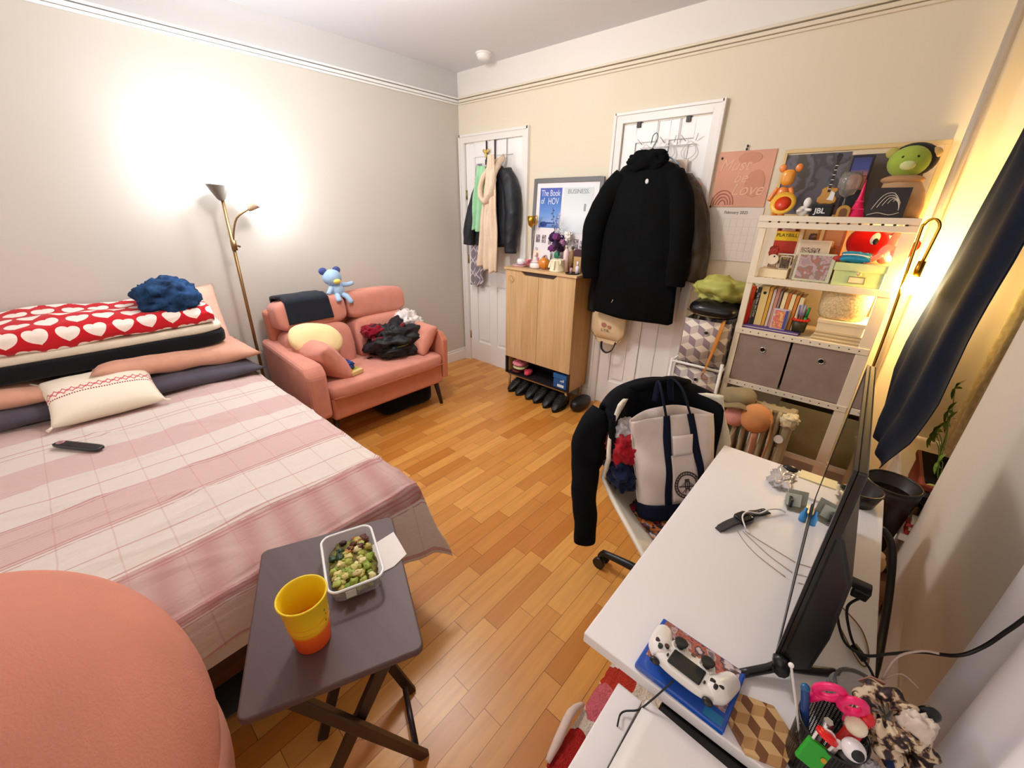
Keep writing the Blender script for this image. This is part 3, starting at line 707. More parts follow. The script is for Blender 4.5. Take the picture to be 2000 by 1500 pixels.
for x0, x1, z0, z1 in ((.975, 1.015, 1.26, 1.32), (1.035, 1.075, 1.26, 1.32), (.975, 1.0, 1.19, 1.22), (1.10, 1.13, 1.25, 1.285), (1.34, 1.385, 1.235, 1.305), (1.395, 1.44, 1.24, 1.295), (1.45, 1.485, 1.235, 1.30)):
    part('small_photo', PB(x0, x1, z0, z1, -.0135, -.0125), photo_mat('small_print', ['#C9BFC2', '#8C7C80', '#5F5458'], 60, x0*9), mt)

# ------------------------------------------------------------------ things on the cabinet top (surface at z = 1.073)
ZC = 1.0735
t = thing('ring_dish', 'flat pink and white trinket dish at the left end of the cabinet top', 'dish', (.90, -.19, ZC))
part('dish', S().lathe([(0, 0), (.05, 0), (.062, .012), (.058, .012), (.048, .005), (0, .005)], (.905, -.185, ZC), n=32, sx=1.1), M('#E9B7BE', .3), t)
part('glass_dome', S().lathe([(.035, .012), (.037, .04), (.03, .055), (0, .06)], (.885, -.15, ZC)), M('#F4F4F2', .3), t)
t = thing('reed_diffuser', 'tall slim bottle of pale reeds beside the trinket dish', 'diffuser', (.93, -.09, ZC))
part('bottle', S().lathe([(.02, 0), (.024, .002), (.024, .05), (.01, .06), (.009, .08), (.011, .082)], (.935, -.09, ZC)), M('#E8E2D8', .2), t)
for k in range(5):
    a = k*1.25; part('reed', S().cyl((.935, -.09, ZC+.06), (.935+.03*math.cos(a), -.09+.02*math.sin(a), ZC+.28), .0018, n=6), M('#E6DCA8', .7), t)
t = thing('gold_goblet', 'small gold winged goblet on a tall stem in front of the poster frame', 'goblet', (.965, -.13, ZC))
part('stem', S().lathe([(.022, 0), (.02, .004), (.004, .01), (.004, .30), (.006, .305)], (.965, -.13, ZC), n=16), M('#E7D9D2', .4), t)
part('cup', S().lathe([(.004, .30), (.02, .315), (.03, .35), (.032, .385), (.029, .385), (.026, .35), (.004, .315)], (.965, -.13, ZC), n=20), GOLD, t)
part('handle', S().tube([(.995, -.13, ZC+.375), (1.017, -.13, ZC+.39), (1.025, -.13, ZC+.355), (1.01, -.13, ZC+.325), (.99, -.13, ZC+.33)], .004, 8), GOLD, t)
t = thing('lotus_flower', 'pink lotus flower ornament on the cabinet top beside the white figure', 'ornament', (1.0, -.20, ZC))
for ring, (n_, rr, tl, zz) in enumerate(((8, .034, 1.15, .012), (6, .02, .6, .022))):
    for k in range(n_):
        a = 2*PI*k/n_+ring*.4; xf = X((1.0, -.20, ZC+zz), (0, 0, a)) @ X((0, 0, 0), (0, tl, 0))
        part('petal', S(xf).ell((0, 0, .028), (.003, .013, .026), n=14, m=8), M('#DC8A94' if (k+ring) % 2 else '#B5606E', .5), t)
t = thing('greeting_card', 'pale peach greeting card with pink tulips standing behind the lotus', 'card', (1.02, -.12, ZC))
cd = part('card', S(X((1.015, -.115, ZC), (-.12, 0, 0))).bb(-.045, .045, -.001, .001, 0, .13), M('#F3DFC8', .7), t)
part('printed_tulip', S(X((1.015, -.115, ZC), (-.12, 0, 0))).ell((0, -.002, .09), (.012, .0006, .022)).ell((.018, -.002, .05), (.014, .0006, .024)), M('#C06A7C', .7), cd)
t = thing('seated_figurine', 'white seated figurine on a white oval base in front of the poster', 'figurine', (1.075, -.205, ZC))
part('base', S().ell((1.075, -.205, ZC+.022), (.047, .036, .022), e1=.6), M('#F1EDE8', .35), t)
part('body', S().ell((1.075, -.205, ZC+.065), (.022, .018, .03)).ell((1.075, -.205, ZC+.052), (.032, .024, .013)), M('#E8D8D4', .35), t)
part('head', S().ell((1.075, -.205, ZC+.107), (.013, .013, .016)), M('#E8E0DC', .35), t)
t = thing('wristwatch_card', 'small white card with dark and pink marks leaning behind the white figurine', 'card', (1.09, -.13, ZC))
part('card', S(X((1.10, -.125, ZC), (-.1, 0, 0))).bb(-.05, .055, -.001, .001, 0, .14), M('#EDEAEA', .6), t)
part('drawing', S(X((1.10, -.127, ZC), (-.1, 0, 0))).tube([(-.03, 0, .05), (-.01, 0, .09), (.02, 0, .095), (.03, 0, .06)], .005, 6), M('#B98FA0', .6), t)
t = thing('orange_vase', 'round glossy orange pumpkin-shaped jar on the cabinet top', 'jar', (1.16, -.20, ZC))
def pum(u, v):
    a = u*2*PI; p = (v-.5)*PI*.999; k = 1-.06*abs(math.sin(a*4)); return (1.155+.046*k*math.cos(p)*math.cos(a), -.19+.046*k*math.cos(p)*math.sin(a), ZC+.046+.046*math.sin(p)*(1-.1*math.cos(p)))
part('jar', S().grid(pum, 48, 20, cu=True), M('#D9852A', .25), t); part('lid_stem', S().cyl((1.155, -.19, ZC+.088), (1.157, -.19, ZC+.105), .005, .007), M('#9A6A2A', .5), t)
t = thing('pillar_candle', 'squat ivory candle with dripped wax at the front of the cabinet top', 'candle', (1.30, -.20, ZC))
s = S(); s.lathe([(0, 0), (.062, 0), (.058, .01), (.054, .04), (.052, .08), (.055, .086), (.048, .09), (.03, .082), (0, .080)], (1.29, -.20, ZC), n=48); s.rough(.005, 30)
part('wax', s, M('#F6EBCB', .45), t)
part('drips', S().tube([(1.245, -.22, ZC+.084), (1.236, -.228, ZC+.05), (1.236, -.235, ZC+.025)], [.005, .007, .008], 8).tube([(1.30, -.256, ZC+.084), (1.302, -.262, ZC+.045), (1.30, -.264, ZC+.02)], [.005, .006, .008], 8).tube([(1.336, -.232, ZC+.084), (1.345, -.238, ZC+.06)], [.005, .007], 8), M('#F8EED2', .45), t)
part('wick', S().cyl((1.29, -.20, ZC+.08), (1.29, -.198, ZC+.095), .0012, n=6), BLACK, t)
# bouquet
t = thing('dried_bouquet', 'bouquet of dark purple flowers with tall twigs in a glass vase before the poster', 'bouquet', (1.235, -.12, ZC))
part('vase', S().lathe([(.02, 0), (.03, .002), (.033, .05), (.022, .09), (.026, .11), (.024, .11), (.02, .09), (.03, .05), (.027, .006), (0, .006)], (1.235, -.12, ZC)), M('#E8ECEC', .08, trans=.7), t)
bx, by, bz = 1.235, -.12, ZC+.09
for k in range(12):
    a = k*2.4; rr = .02+.045*((k*7) % 5)/5; z = .07+.10*((k*3) % 7)/7; x, y = bx+rr*math.cos(a)*1.25, by+rr*math.sin(a)*.6-.01
    f_ = part('flower', S().pile((x, y, bz+z), (.024, .022, .022), k, .6, 3.2, n=20, m=12), F(['#2A1230', '#4E3468', '#7A3E78', '#B27AA8', '#38204A'][k % 5]), t)
    part('stem', S().tube([(bx, by, bz-.05), ((bx+x)/2, (by+y)/2, bz+z*.5), (x, y, bz+z-.01)], .0015, 5), M('#2F4A34', .7), f_)
part('ribbon', S().ell((bx+.005, by-.032, bz+.02), (.02, .008, .028)), M('#0E7A55', .4), t, label='emerald green ribbon')
for k, (dx, dz) in enumerate(((-.07, .36), (-.035, .30), (-.01, .33), (.03, .27), (.012, .22))):
    tw = S(); P = [(bx+dx*q+.008*math.sin(q*7+k), by-.01*q, bz+dz*q) for q in (0, .25, .5, .75, 1)]
    tw.tube(P, .0016, 5)
    for j in range(9):
        q = .45+.06*j; x, z = bx+dx*q+.008*math.sin(q*7+k), bz+dz*q
        tw.ell((x+.009*(-1)**j, by-.012, z+.004), (.008, .003, .004), rot=(0, .6*(-1)**j, 0), n=8, m=5)
    part('twig', tw, M(['#3C3644', '#5E5A64', '#C9CCD6', '#E6E6EE', '#8A8794'][k], .6), t)
t = thing('white_rose', 'white paper flower at the right of the purple bouquet', 'flower', (1.33, -.10, ZC))
part('bloom', S().pile((1.318, -.115, 1.325), (.026, .022, .03), 9, .5, 3), M('#F6F2EC', .6), t); part('stem', S().cyl((1.30, -.11, ZC), (1.317, -.114, 1.31), .002, n=6), M('#50604A', .7), t)
def bottle(name, x, y, r, h, col, cap, lab, rough=.25, h2=.02, lbl=None):
    t = thing(name, lab, 'bottle' if 'bottle' in name else name.split('_')[-1], (x, y, ZC))
    part('body', S().lathe([(0, 0), (r, 0), (r, h*.86), (r*.5, h*.93), (r*.45, h), (0, h)], (x, y, ZC)), M(col, rough), t)
    part('cap', S().cyl((x, y, ZC+h), (x, y, ZC+h+h2), r*.55), M(cap, .4), t)
    if lbl: part('label_band', S().cyl((x, y, ZC+h*.25), (x, y, ZC+h*.65), r*1.01, n=24, cap=False), M(lbl, .6), t)
bottle('pink_can', 1.335, -.155, .022, .17, '#EBCBC4', '#C9B9A6', 'pale pink tall canister behind the ivory candle')
bottle('brass_canister', 1.375, -.135, .02, .165, '#8A6A3E', '#5E4A30', 'brass brown tall canister next to the pink one', rough=.35)
t = thing('perfume_box', 'tan and maroon perfume box at the right end of the cabinet top', 'box', (1.435, -.12, ZC))
part('box', S().bb(1.40, 1.465, -.15, -.10, ZC, ZC+.115), M('#C29A62', .5), t, bev=.002); part('lid', S().bb(1.40, 1.465, -.15, -.10, ZC+.115, ZC+.165), M('#43182C', .5), t, bev=.002)
bottle('nail_polish', 1.435, -.225, .012, .045, '#B98A9A', '#3A2430', 'small mauve nail polish on the cabinet top near the black coat', h2=.03)
bottle('lotion_tube', 1.475, -.205, .016, .06, '#E8DDE6', '#F0ECF0', 'small white lotion tube at the far right of the cabinet top', h2=.03)
t = thing('jewelry_tray', 'small black tray under the bottles at the right end of the cabinet top', 'tray', (1.44, -.22, ZC))
part('tray', S().lathe([(0, 0), (.05, 0), (.055, .008), (.052, .008), (.048, .003), (0, .003)], (1.445, -.225, ZC-.0003)), M('#14100F', .3), t)

# ================================================================== CLOTHES ON THE FIRST DOOR
t = thing('over_door_hook', 'dark metal over-door hook rack hanging on the closet door near the corner', 'hook rack', (.41, -.03, 1.86))
DM = M('#4A4048', .4, .6)
s = S()
for x in (.352, .452): s.bb(x-.007, x+.007, -.012, -.008, 1.86, 2.04); s.bb(x-.007, x+.007, -.012, .03, 2.037, 2.041)
part('bracket', s, DM, t); part('crossbar', S().bb(.34, .465, -.016, -.01, 1.855, 1.895), DM, t)
for x in (.355, .45): part('hook', S().tube([(x, -.013, 1.87), (x, -.02, 1.82), (x, -.045, 1.80), (x, -.06, 1.825)], .004, 8), DM, t)
part('gold_bow', S().ell((.345, -.03, 1.955), (.022, .008, .014), rot=(0, .5, 0)).ell((.385, -.03, 1.955), (.022, .008, .014), rot=(0, -.5, 0)).ell((.362, -.03, 1.925), (.01, .006, .022)), M('#DDBB66', .4, .3), t, label='gold bow ornament')
t = thing('over_door_hook', 'thin silver over-door hook holding the cream scarf', 'hook', (.585, -.03, 1.9))
part('hook', S().bb(.582, .590, -.010, -.008, 1.88, 2.04).bb(.582, .590, -.01, .03, 2.037, 2.04).tube([(.586, -.009, 1.90), (.586, -.03, 1.885), (.586, -.045, 1.905)], .004, 8), CHROME, t)
def hang(secs, fold=.07, seed=0., nf=7, n=36): return S().loft(secs, n, fold, nf, seed)
PJ = M('#15181F', .55, bump=.6, bs=9, bd=.03, var=.3, vs=8, h2='#20242D')
t = thing('puffer_jacket', 'short dark navy puffer jacket hanging on the first closet door under the scarves', 'jacket', (.47, -.09, 1.1))
part('torso', S().loft([(1.30-.1, .49, -.085, .20, .05), (1.24, .49, -.085, .205, .055), (1.35, .49, -.085, .205, .06), (1.5, .49, -.085, .21, .06), (1.65, .49, -.085, .205, .055), (1.76, .49, -.08, .17, .05), (1.83, .49, -.07, .08, .04)], 36, .04, 5, 2).rough(.012, 12), PJ, t)
def puffsleeve(P, R_):
    s = S(); s.tube(P, R_, 16, smooth=6); return s.rough(.010, 16)
part('sleeve', puffsleeve([(.64, -.085, 1.79), (.71, -.09, 1.66), (.735, -.095, 1.45), (.72, -.10, 1.28), (.72, -.10, 1.16)], [.055, .07, .068, .06, .05]), PJ, t)
part('sleeve', puffsleeve([(.36, -.085, 1.70), (.30, -.09, 1.55), (.25, -.095, 1.42), (.215, -.10, 1.30), (.20, -.10, 1.20)], [.05, .065, .068, .062, .052]), PJ, t)
def drape(x0, x1, z0, z1, y, seed, amp=.018, nf=4, tw=None, lean=0.):
    def fn(u, v):
        k = 1-v; z = z1+(z0-z1)*v; w0 = tw if tw else (x1-x0)
        wv = w0+(x1-x0-w0)*min(1, v*1.6); xc = (x0+x1)/2+lean*k
        x = xc+(u-.5)*wv+.012*noise.noise(Vector((v*3, seed, 0)))
        yy = y-.006+amp*math.sin(u*nf*2*PI+seed+v*1.5)*(.45+.55*v)+.012*noise.noise(Vector((u*3, v*4, seed)))-.03*math.sin(min(1, v*3)*PI/2)*0
        z += .02*noise.noise(Vector((u*3, seed, 5)))*v
        return (x, yy, z)
    return S().grid(fn, 40, 50)
solo('plaid_scarf', drape(.175, .335, .82, 1.86, -.055, 2., .014, 2.5, tw=.07, lean=.06), plaid_mat(), 'long grey scarf with white windowpane check, leftmost on the closet door', 'scarf', solid=.012)
s = drape(.33, .47, 1.33, 1.83, -.165, 4., .022, 2, tw=.08, lean=.05)
solo('green_scarf', s, F('#A9DDB2'), 'mint green cloth hanging between the grey scarf and the cream scarf', 'scarf', solid=.015)
t = thing('cream_scarf', 'long cream knit scarf looped over the hook on the closet door', 'scarf', (.54, -.18, 1.0))
CS = M('#EBD5BC', .95, var=.08, vs=12, bump=.6, bs=90, bd=.006)
part('scarf_tail', drape(.40, .55, 1.03, 1.90, -.185, 1., .020, 2, tw=.05, lean=.10), CS, t, solid=.018)
part('scarf_tail', drape(.52, .66, 1.0, 1.90, -.20, 3., .020, 2, tw=.05, lean=.0), CS, t, solid=.018)
part('scarf_loop', S().tube([(.585, -.045, 1.905), (.52, -.19, 1.78), (.475, -.215, 1.64), (.54, -.23, 1.56), (.61, -.225, 1.64), (.615, -.19, 1.78), (.59, -.05, 1.90)], [.02, .03, .034, .034, .034, .03, .02], 12, sq=.6, smooth=5).rough(.008, 30), CS, t)

# ================================================================== COATS ON THE SECOND DOOR
t = thing('over_door_rack', 'white wire over-door rack on top of the second closet door', 'hook rack', (1.95, -.03, 1.9))
for x in (1.73, 2.045): part('door_clip', S().bb(x-.012, x+.012, -.014, -.0, 2.0, 2.03).bb(x-.012, x+.012, -.014, .03, 2.026, 2.032), M('#2A2222', .5), t, label='black clip')
s = S()
for x in (1.80, 1.95, 2.08): 
    s.tube([(x, -.012, 1.90), (x-.045, -.02, 1.84), (x, -.03, 1.80), (x+.045, -.02, 1.84)], .0022, 6, closed=True)
    s.tube([(x-.03, -.012, 1.90), (x-.05, -.045, 1.93)], .0025, 6); s.tube([(x+.03, -.012, 1.90), (x+.05, -.045, 1.93)], .0025, 6)
s.cyl((1.76, -.014, 1.88), (2.12, -.014, 1.88), .0025, n=6); s.cyl((1.86, -.012, 1.88), (1.86, -.012, 2.03), .0025, n=6); s.cyl((2.0, -.012, 1.88), (2.0, -.012, 2.03), .0025, n=6)
part('wire_frame', s, M('#D8D4D2', .35), t)
t = thing('clothes_hanger', 'light blue wire hanger carrying the long black coat', 'hanger', (1.9, -.13, 1.85))
part('hanger_hook', S().tube([(1.86, -.07, 1.90), (1.872, -.085, 1.935), (1.90, -.10, 1.945), (1.915, -.11, 1.915), (1.90, -.125, 1.87), (1.895, -.13, 1.845)], .0028, 8), M('#5A7088', .35, .5), t)
part('hanger_bar', S().tube([(1.895, -.13, 1.845), (1.80, -.13, 1.81), (1.72, -.13, 1.76)], .004, 8).tube([(1.895, -.13, 1.845), (2.0, -.13, 1.815), (2.08, -.13, 1.765)], .004, 8), M('#8FB0D0', .4), t)
t = thing('clothes_hanger', 'pink velvet hanger sticking out behind the coats on the second door', 'hanger', (2.13, -.05, 1.66))
part('hanger_arm', S().tube([(2.02, -.05, 1.72), (2.12, -.055, 1.71), (2.19, -.06, 1.67), (2.20, -.06, 1.645), (2.10, -.055, 1.65), (2.0, -.05, 1.655)], .004, 8), M('#E0A090', .7), t)
solo('paper_shopping_bag', S().bb(1.975, 2.09, -.035, -.022, 1.60, 1.80), M('#F0DCCB', .7), 'pale peach paper bag hanging behind the hood of the long black coat', 'bag', bev=.002)
CO = M('#030405', .9, var=.3, vs=6, h2='#06080B', bump=.4, bs=10, bd=.03)
t = thing('long_coat', 'long black hooded coat on a hanger covering most of the second closet door', 'coat', (1.93, -.17, .85))
part('coat_body', S().loft([(.815, 1.91, -.155, .275, .07), (.83, 1.915, -.155, .29, .075), (1.0, 1.915, -.155, .285, .08), (1.2, 1.92, -.155, .28, .08), (1.4, 1.92, -.155, .275, .085), (1.58, 1.91, -.15, .255, .08), (1.70, 1.905, -.145, .225, .07), (1.765, 1.90, -.14, .17, .06), (1.80, 1.895, -.14, .09, .05)], 64, .035, 7, 1.).rough(.012, 5, 3), CO, t)
part('sleeve', S().tube([(1.745, -.155, 1.71), (1.67, -.17, 1.60), (1.60, -.18, 1.46), (1.575, -.185, 1.30), (1.58, -.19, 1.15), (1.59, -.19, 1.06)], [.065, .085, .085, .08, .07, .062], 18, smooth=5, sq=.85).rough(.012, 9), CO, t)
part('sleeve', S().tube([(2.07, -.155, 1.72), (2.14, -.18, 1.60), (2.185, -.20, 1.44), (2.20, -.21, 1.28), (2.205, -.215, 1.14), (2.205, -.215, 1.08)], [.06, .072, .072, .066, .06, .055], 18, smooth=5, sq=.85).rough(.012, 9), CO, t)
part('hood', S().pile((1.895, -.165, 1.79), (.125, .065, .062), 3, .18, 2.0).rough(.004, 20), CO, t)
part('small_logo', S().ell((1.935, -.225, 1.675), (.011, .003, .014)), M('#D8D8DC', .4), t, label='small white round chest logo')
part('zip_pull', S().ell((1.80, -.236, .925), (.004, .003, .015), rot=(0, .4, 0)), CHROME, t)
BR = M('#3A2A1A', .5, bump=.7, bs=7, bd=.04, var=.4, vs=5, h2='#221810')
t = thing('brown_puffer_coat', 'dark brown puffer coat hanging behind the long black coat on its right', 'coat', (2.18, -.09, 1.1))
part('coat_body', S().loft([(1.10, 2.16, -.08, .165, .055), (1.13, 2.165, -.08, .175, .06), (1.3, 2.16, -.08, .175, .06), (1.5, 2.13, -.08, .16, .06), (1.65, 2.09, -.075, .12, .05), (1.72, 2.06, -.07, .08, .04)], 40, .03, 5, 2).rough(.010, 14), BR, t)
part('sleeve', S().tube([(2.13, -.10, 1.66), (2.21, -.11, 1.52), (2.265, -.12, 1.35), (2.275, -.12, 1.22), (2.27, -.12, 1.11)], [.05, .062, .062, .058, .05], 16, smooth=6).rough(.012, 18), BR, t)
t = thing('dark_scarf', 'dark brown garment hanging in the shade between the cabinet and the black coat', 'garment', (1.56, -.08, .8))
part('cloth', S().loft([(.79, 1.575, -.07, .055, .035), (.9, 1.575, -.07, .06, .04), (1.1, 1.60, -.07, .065, .04), (1.3, 1.64, -.06, .05, .03)], 24, .08, 5, 1), F('#17110F'), t)
t = thing('tote_bag', 'small cream canvas bag with a pink and brown print hanging below the black coat', 'bag', (1.71, -.10, .56))
def totef(sg):
    def fn(u, v):
        a = u*2-1; z = .80-v*.235; w_ = .145*(1-.35*max(0, (v-.55)/.45)**2); b = (1-abs(a)**3)*math.sin(min(1, v*1.1+.1)*PI)**.5
        return (1.715+a*w_, -.095-sg*.035*b, z-(.0 if abs(a) < .9 else -.02*v))
    return fn
part('bag_body', S().grid(totef(1), 24, 20).grid(totef(-1), 24, 20), F('#E8CFA4', .06), t)
part('bottom_strap', S().tube([(1.68, -.105, .575), (1.69, -.11, .52), (1.735, -.115, .497), (1.78, -.11, .53), (1.795, -.105, .59)], .0085, 8, sq=.5), M('#1C1416', .7), t, label='black strap')
part('shoulder_strap', S().tube([(1.60, -.095, .79), (1.66, -.05, 1.1), (1.78, -.045, 1.6), (1.80, -.035, 1.86)], .008, 8, sq=.4).tube([(1.83, -.095, .79), (1.82, -.05, 1.1), (1.80, -.045, 1.6), (1.80, -.035, 1.86)], .008, 8, sq=.4), F('#E8CFA4', .06), t)
p = part('print', S().ell((1.70, -.133, .715), (.022, .001, .018)).ell((1.745, -.1335, .705), (.016, .001, .013)), M('#B87466', .7), t, label='pink and brown print')
text('L.Y.R.', .03, M('#4A2820', .7), p, (1.715, -.1345, .675), w=1.)

# ================================================================== WALL CALENDAR, PICTURES ABOVE THE RACK
t = thing('wall_calendar', 'wall calendar with a blush pink rainbow picture over a white February page', 'calendar', (2.41, -.005, 1.235))
cal = part('picture_page', S().bb(2.262, 2.553, -.007, -.001, 1.538, 1.828), M('#E3A68C', .75, var=.25, vs=5, h2='#D6A088'), t)
pg = part('month_page', S().bb(2.268, 2.558, -.006, -.001, 1.236, 1.536), M('#E6DCD2', .8), t)
rb = S()
for r_ in (.062, .048, .034, .020): rb.tube([(2.325+r_*math.cos(a), -.0078, 1.55+r_*1.25*math.sin(a)) for a in [PI*k/12 for k in range(13)]], .0042, 6, smooth=1, sq=.3)
part('rainbow', rb, M('#B8705F', .8), cal)
part('brush_shapes', S().ell((2.48, -.0072, 1.66), (.05, .0006, .07)).ell((2.43, -.0072, 1.79), (.06, .0006, .03)), M('#D2957A', .8), cal)
IV = M('#EABB9C', .7)
for b_, x, z, sz in (('Must', 2.355, 1.755, .085), ('be', 2.40, 1.69, .075), ('Love', 2.445, 1.628, .09)):
    text(b_, sz, IV, cal, (x, -.0082, z), w=.95, shear=.35)
text('February 2025', .022, M('#5A4E48', .7), pg, (2.415, -.0068, 1.508))
gl = S()
for k in range(8): gl.bb(2.285+k*.0365-.0004, 2.285+k*.0365+.0004, -.0066, -.0058, 1.25, 1.475)
for k in range(6): gl.bb(2.285, 2.54, -.0066, -.0058, 1.25+k*.045-.0004, 1.25+k*.045+.0004)
part('date_grid', gl, M('#C9BDB6', .8), pg)
for x, z in ((2.28, 1.795), (2.265, 1.54), (2.40, 1.835), (2.402, 1.85)): part('pushpin', S().ell((x, -.009, z), (.005, .005, .007)), M('#221818', .4), t)
t = thing('picture_frame', 'wide pale wooden frame with a dark grey print standing on the top shelf', 'picture frame', (2.91, -.03, 1.49))
fr = S()
for a in ((2.598, 3.225, 1.797, 1.815), (2.598, 3.225, 1.49, 1.505), (2.598, 2.612, 1.505, 1.797), (3.205, 3.225, 1.505, 1.797)): fr.bb(a[0], a[1], -.035, -.012, a[2], a[3])
part('frame', fr, M('#E0C48C', .5), t, bev=.002)
part('mat_board', S().bb(2.612, 3.205, -.025, -.018, 1.505, 1.797), M('#E9D9BC', .7), t)
part('grey_print', S().bb(2.612, 2.885, -.028, -.025, 1.505, 1.79), photo_mat('charcoal_print', ['#55505A', '#3E3A40', '#64606A', '#4A4438'], 9, 3), t)
part('right_print', S().bb(2.885, 3.17, -.028, -.025, 1.505, 1.775), M('#5A5450', .6), t)

# ================================================================== SHELF RACK (posts x 2.64-3.20, depth to y -0.38)
RKW = M('#F1E4CC', .4)
t = thing('shelving_rack', 'tall cream white perforated metal shelf unit in the back right corner', 'shelf unit', (2.92, -.21, 0))
RX0, RX1, RY0, RY1 = 2.635, 3.215, -.385, -.07
for x in (RX0, RX1-.03):
    for y in (RY0, RY1-.02): part('post', S().bb(x if x == RX0 else x-.018, x+.03, y, y+.02, 0, 1.475), RKW, t, bev=.002)
def punched(z, top=False):
    s = S(); s.bb(RX0+.005, RX1-.005, RY0+.004, RY1, z-.004, z)
    if top: s.bb(RX0-.01, RX1+.0, RY0-.006, RY0+.002, z-.022, z+.004); s.bb(RX0-.01, RX1+.0, RY0-.006, RY0, z-.052, z-.026)
    else: s.bb(RX0+.005, RX1-.005, RY0-.004, RY0+.002, z-.03, z)
    return s
HOLE = M('#3A2A1C', .8)
for z in (1.495, 1.205, .935, .635, .30):
    sh = part('shelf', punched(z, z > 1.4), RKW, t, bev=.001)
    h = S()
    for k in range(14):
        x = RX0+.04+k*.0385
        if z > 1.4: h.ell((x, RY0-.0062, z-.024), (.006, .001, .004), n=8, m=5)
        elif z > 1.1: h.ell((x, RY0+.022, z+.0003), (.002, .012, .0006), rot=(0, 0, -.5), n=8, m=5)
        else: h.ell((x, RY0-.0042, z-.014), (.0035, .0008, .003), n=8, m=5)
    if z > .6: part('slot_row', h, HOLE, sh)['kind'] = 'stuff'
part('end_brace', S().bb(RX1-.006, RX1, RY0+.02, RY1-.02, 1.43, 1.47).bb(RX1-.006, RX1, RY0+.02, RY1-.02, .10, .14), RKW, t)
def on(z): return z
Z1, Z2, Z3, Z4 = 1.4955, 1.2055, .9355, .6355
# ---- top shelf
t = thing('bear_figurine', 'glossy orange toy bear figurine standing at the left end of the top shelf', 'figurine', (2.675, -.25, Z1))
OG = M('#EE8A3C', .25, coat=.3)
part('body', S().ell((2.672, -.25, Z1+.095), (.026, .018, .04), e1=.8), OG, t)
h = part('head', S().ell((2.680, -.25, Z1+.175), (.030, .024, .036), e1=.7, e2=.8), M('#F2A13A', .25, coat=.3), t)
for x in (2.648, 2.716): part('ear', S().ell((x, -.25, Z1+.217), (.016, .008, .018)), OG, h)
part('arm', S().tube([(2.648, -.25, Z1+.13), (2.633, -.255, Z1+.10), (2.622, -.262, Z1+.07)], [.010, .011, .009], 10), OG, t)
part('arm', S().tube([(2.700, -.25, Z1+.13), (2.714, -.255, Z1+.10), (2.715, -.262, Z1+.07)], [.010, .011, .009], 10), OG, t)
for x in (2.660, 2.690): part('leg', S().cyl((x, -.25, Z1), (x, -.25, Z1+.065), .014, .013), OG, t)
t = thing('round_trinket_plate', 'small round plate, red inside and yellow at the rim, propped before the orange bear', 'plate', (2.70, -.335, Z1))
xf = X((2.70, -.33, Z1+.055), (1.15, 0, 0))
part('plate', S(xf).lathe([(0, 0), (.038, 0), (.053, .008), (.054, .011), (.034, .005), (0, .005)], n=40), M('#F0B83C', .3), t)
part('red_centre', S(xf).lathe([(0, .0056), (.034, .0056), (.0345, .0066), (0, .0066)], n=36), M('#D83A14', .3), t)
t = thing('white_figurine', 'small glossy white rounded figurine beside the red and yellow plate', 'figurine', (2.785, -.31, Z1))
part('body', S().ell((2.785, -.31, Z1+.024), (.024, .016, .024)), WHITE, t); part('head', S().ell((2.797, -.31, Z1+.062), (.016, .014, .023)), WHITE, t)
part('arm', S().tube([(2.79, -.322, Z1+.03), (2.765, -.335, Z1+.024)], [.007, .006], 8), WHITE, t); part('arm', S().tube([(2.80, -.322, Z1+.032), (2.822, -.335, Z1+.03)], [.007, .006], 8), WHITE, t)
t = thing('toy_guitar', 'miniature gold electric guitar standing in a black speaker box', 'toy guitar', (2.86, -.27, Z1+.055))
gx = X((2.862, -.27, Z1+.058), (0, .02, 0))
s = S(gx); pr = [(0, 0), (.02, -.002), (.036, .006), (.038, .022), (.028, .036), (.026, .046), (.034, .058), (.03, .068), (.016, .066), (.008, .074), (-.008, .074), (-.018, .068), (-.028, .062), (-.026, .048), (-.028, .036), (-.038, .024), (-.036, .006), (-.02, -.002)]
s.prism(pr, -.006, .006, 'y'); b = part('body', s, M('#C48A26', .3), t, bev=.003)
part('pickguard', S(gx).prism([(.0, .018), (.026, .014), (.026, .046), (.010, .056), (.006, .03)], -.008, -.0062, 'y'), WHITE, b)
n_ = part('neck', S(gx).bb(-.005, .005, -.009, -.003, .05, .178), M('#2A1A10', .5), t); part('frets', S(gx).bb(-.0055, .0055, -.0096, -.009, .062, .064).bb(-.0055, .0055, -.0096, -.009, .08, .082).bb(-.0055, .0055, -.0096, -.009, .10, .102).bb(-.0055, .0055, -.0096, -.009, .12, .122).bb(-.0055, .0055, -.0096, -.009, .14, .142).bb(-.0055, .0055, -.0096, -.009, .158, .16), CHROME, n_)
part('headstock', S(gx).prism([(-.006, .176), (.006, .176), (.012, .20), (.006, .208), (-.006, .208), (-.010, .20)], -.01, -.003, 'y'), M('#1A1210', .5), t)
t = thing('speaker', 'small black box speaker with white lettering below the toy guitar', 'speaker', (2.855, -.29, Z1))
part('cabinet', S().bb(2.815, 2.90, -.32, -.245, Z1, Z1+.055), M('#141416', .5), t, bev=.003)
g = part('grille', S().bb(2.819, 2.896, -.3225, -.32, Z1+.004, Z1+.05), M('#1F1F22', .8), t)
text('JBL', .032, WHITE, g, (2.855, -.3232, Z1+.026), bold=.0006)
t = thing('wine_glass', 'large round clear wine glass on the top shelf', 'glass', (2.93, -.25, Z1))
part('bowl', S().lathe([(.004, .085), (.028, .098), (.043, .13), (.044, .16), (.034, .19), (.0325, .19), (.0425, .16), (.041, .13), (.026, .10), (.002, .088)], (2.93, -.25, Z1), n=36), M('#F4F4F0', .04, trans=.9), t)
part('stem', S().lathe([(.032, 0), (.03, .003), (.005, .008), (.0035, .05), (.004, .088), (0, .088)], (2.93, -.25, Z1), n=24), M('#F4F4F0', .04, trans=.9), t)
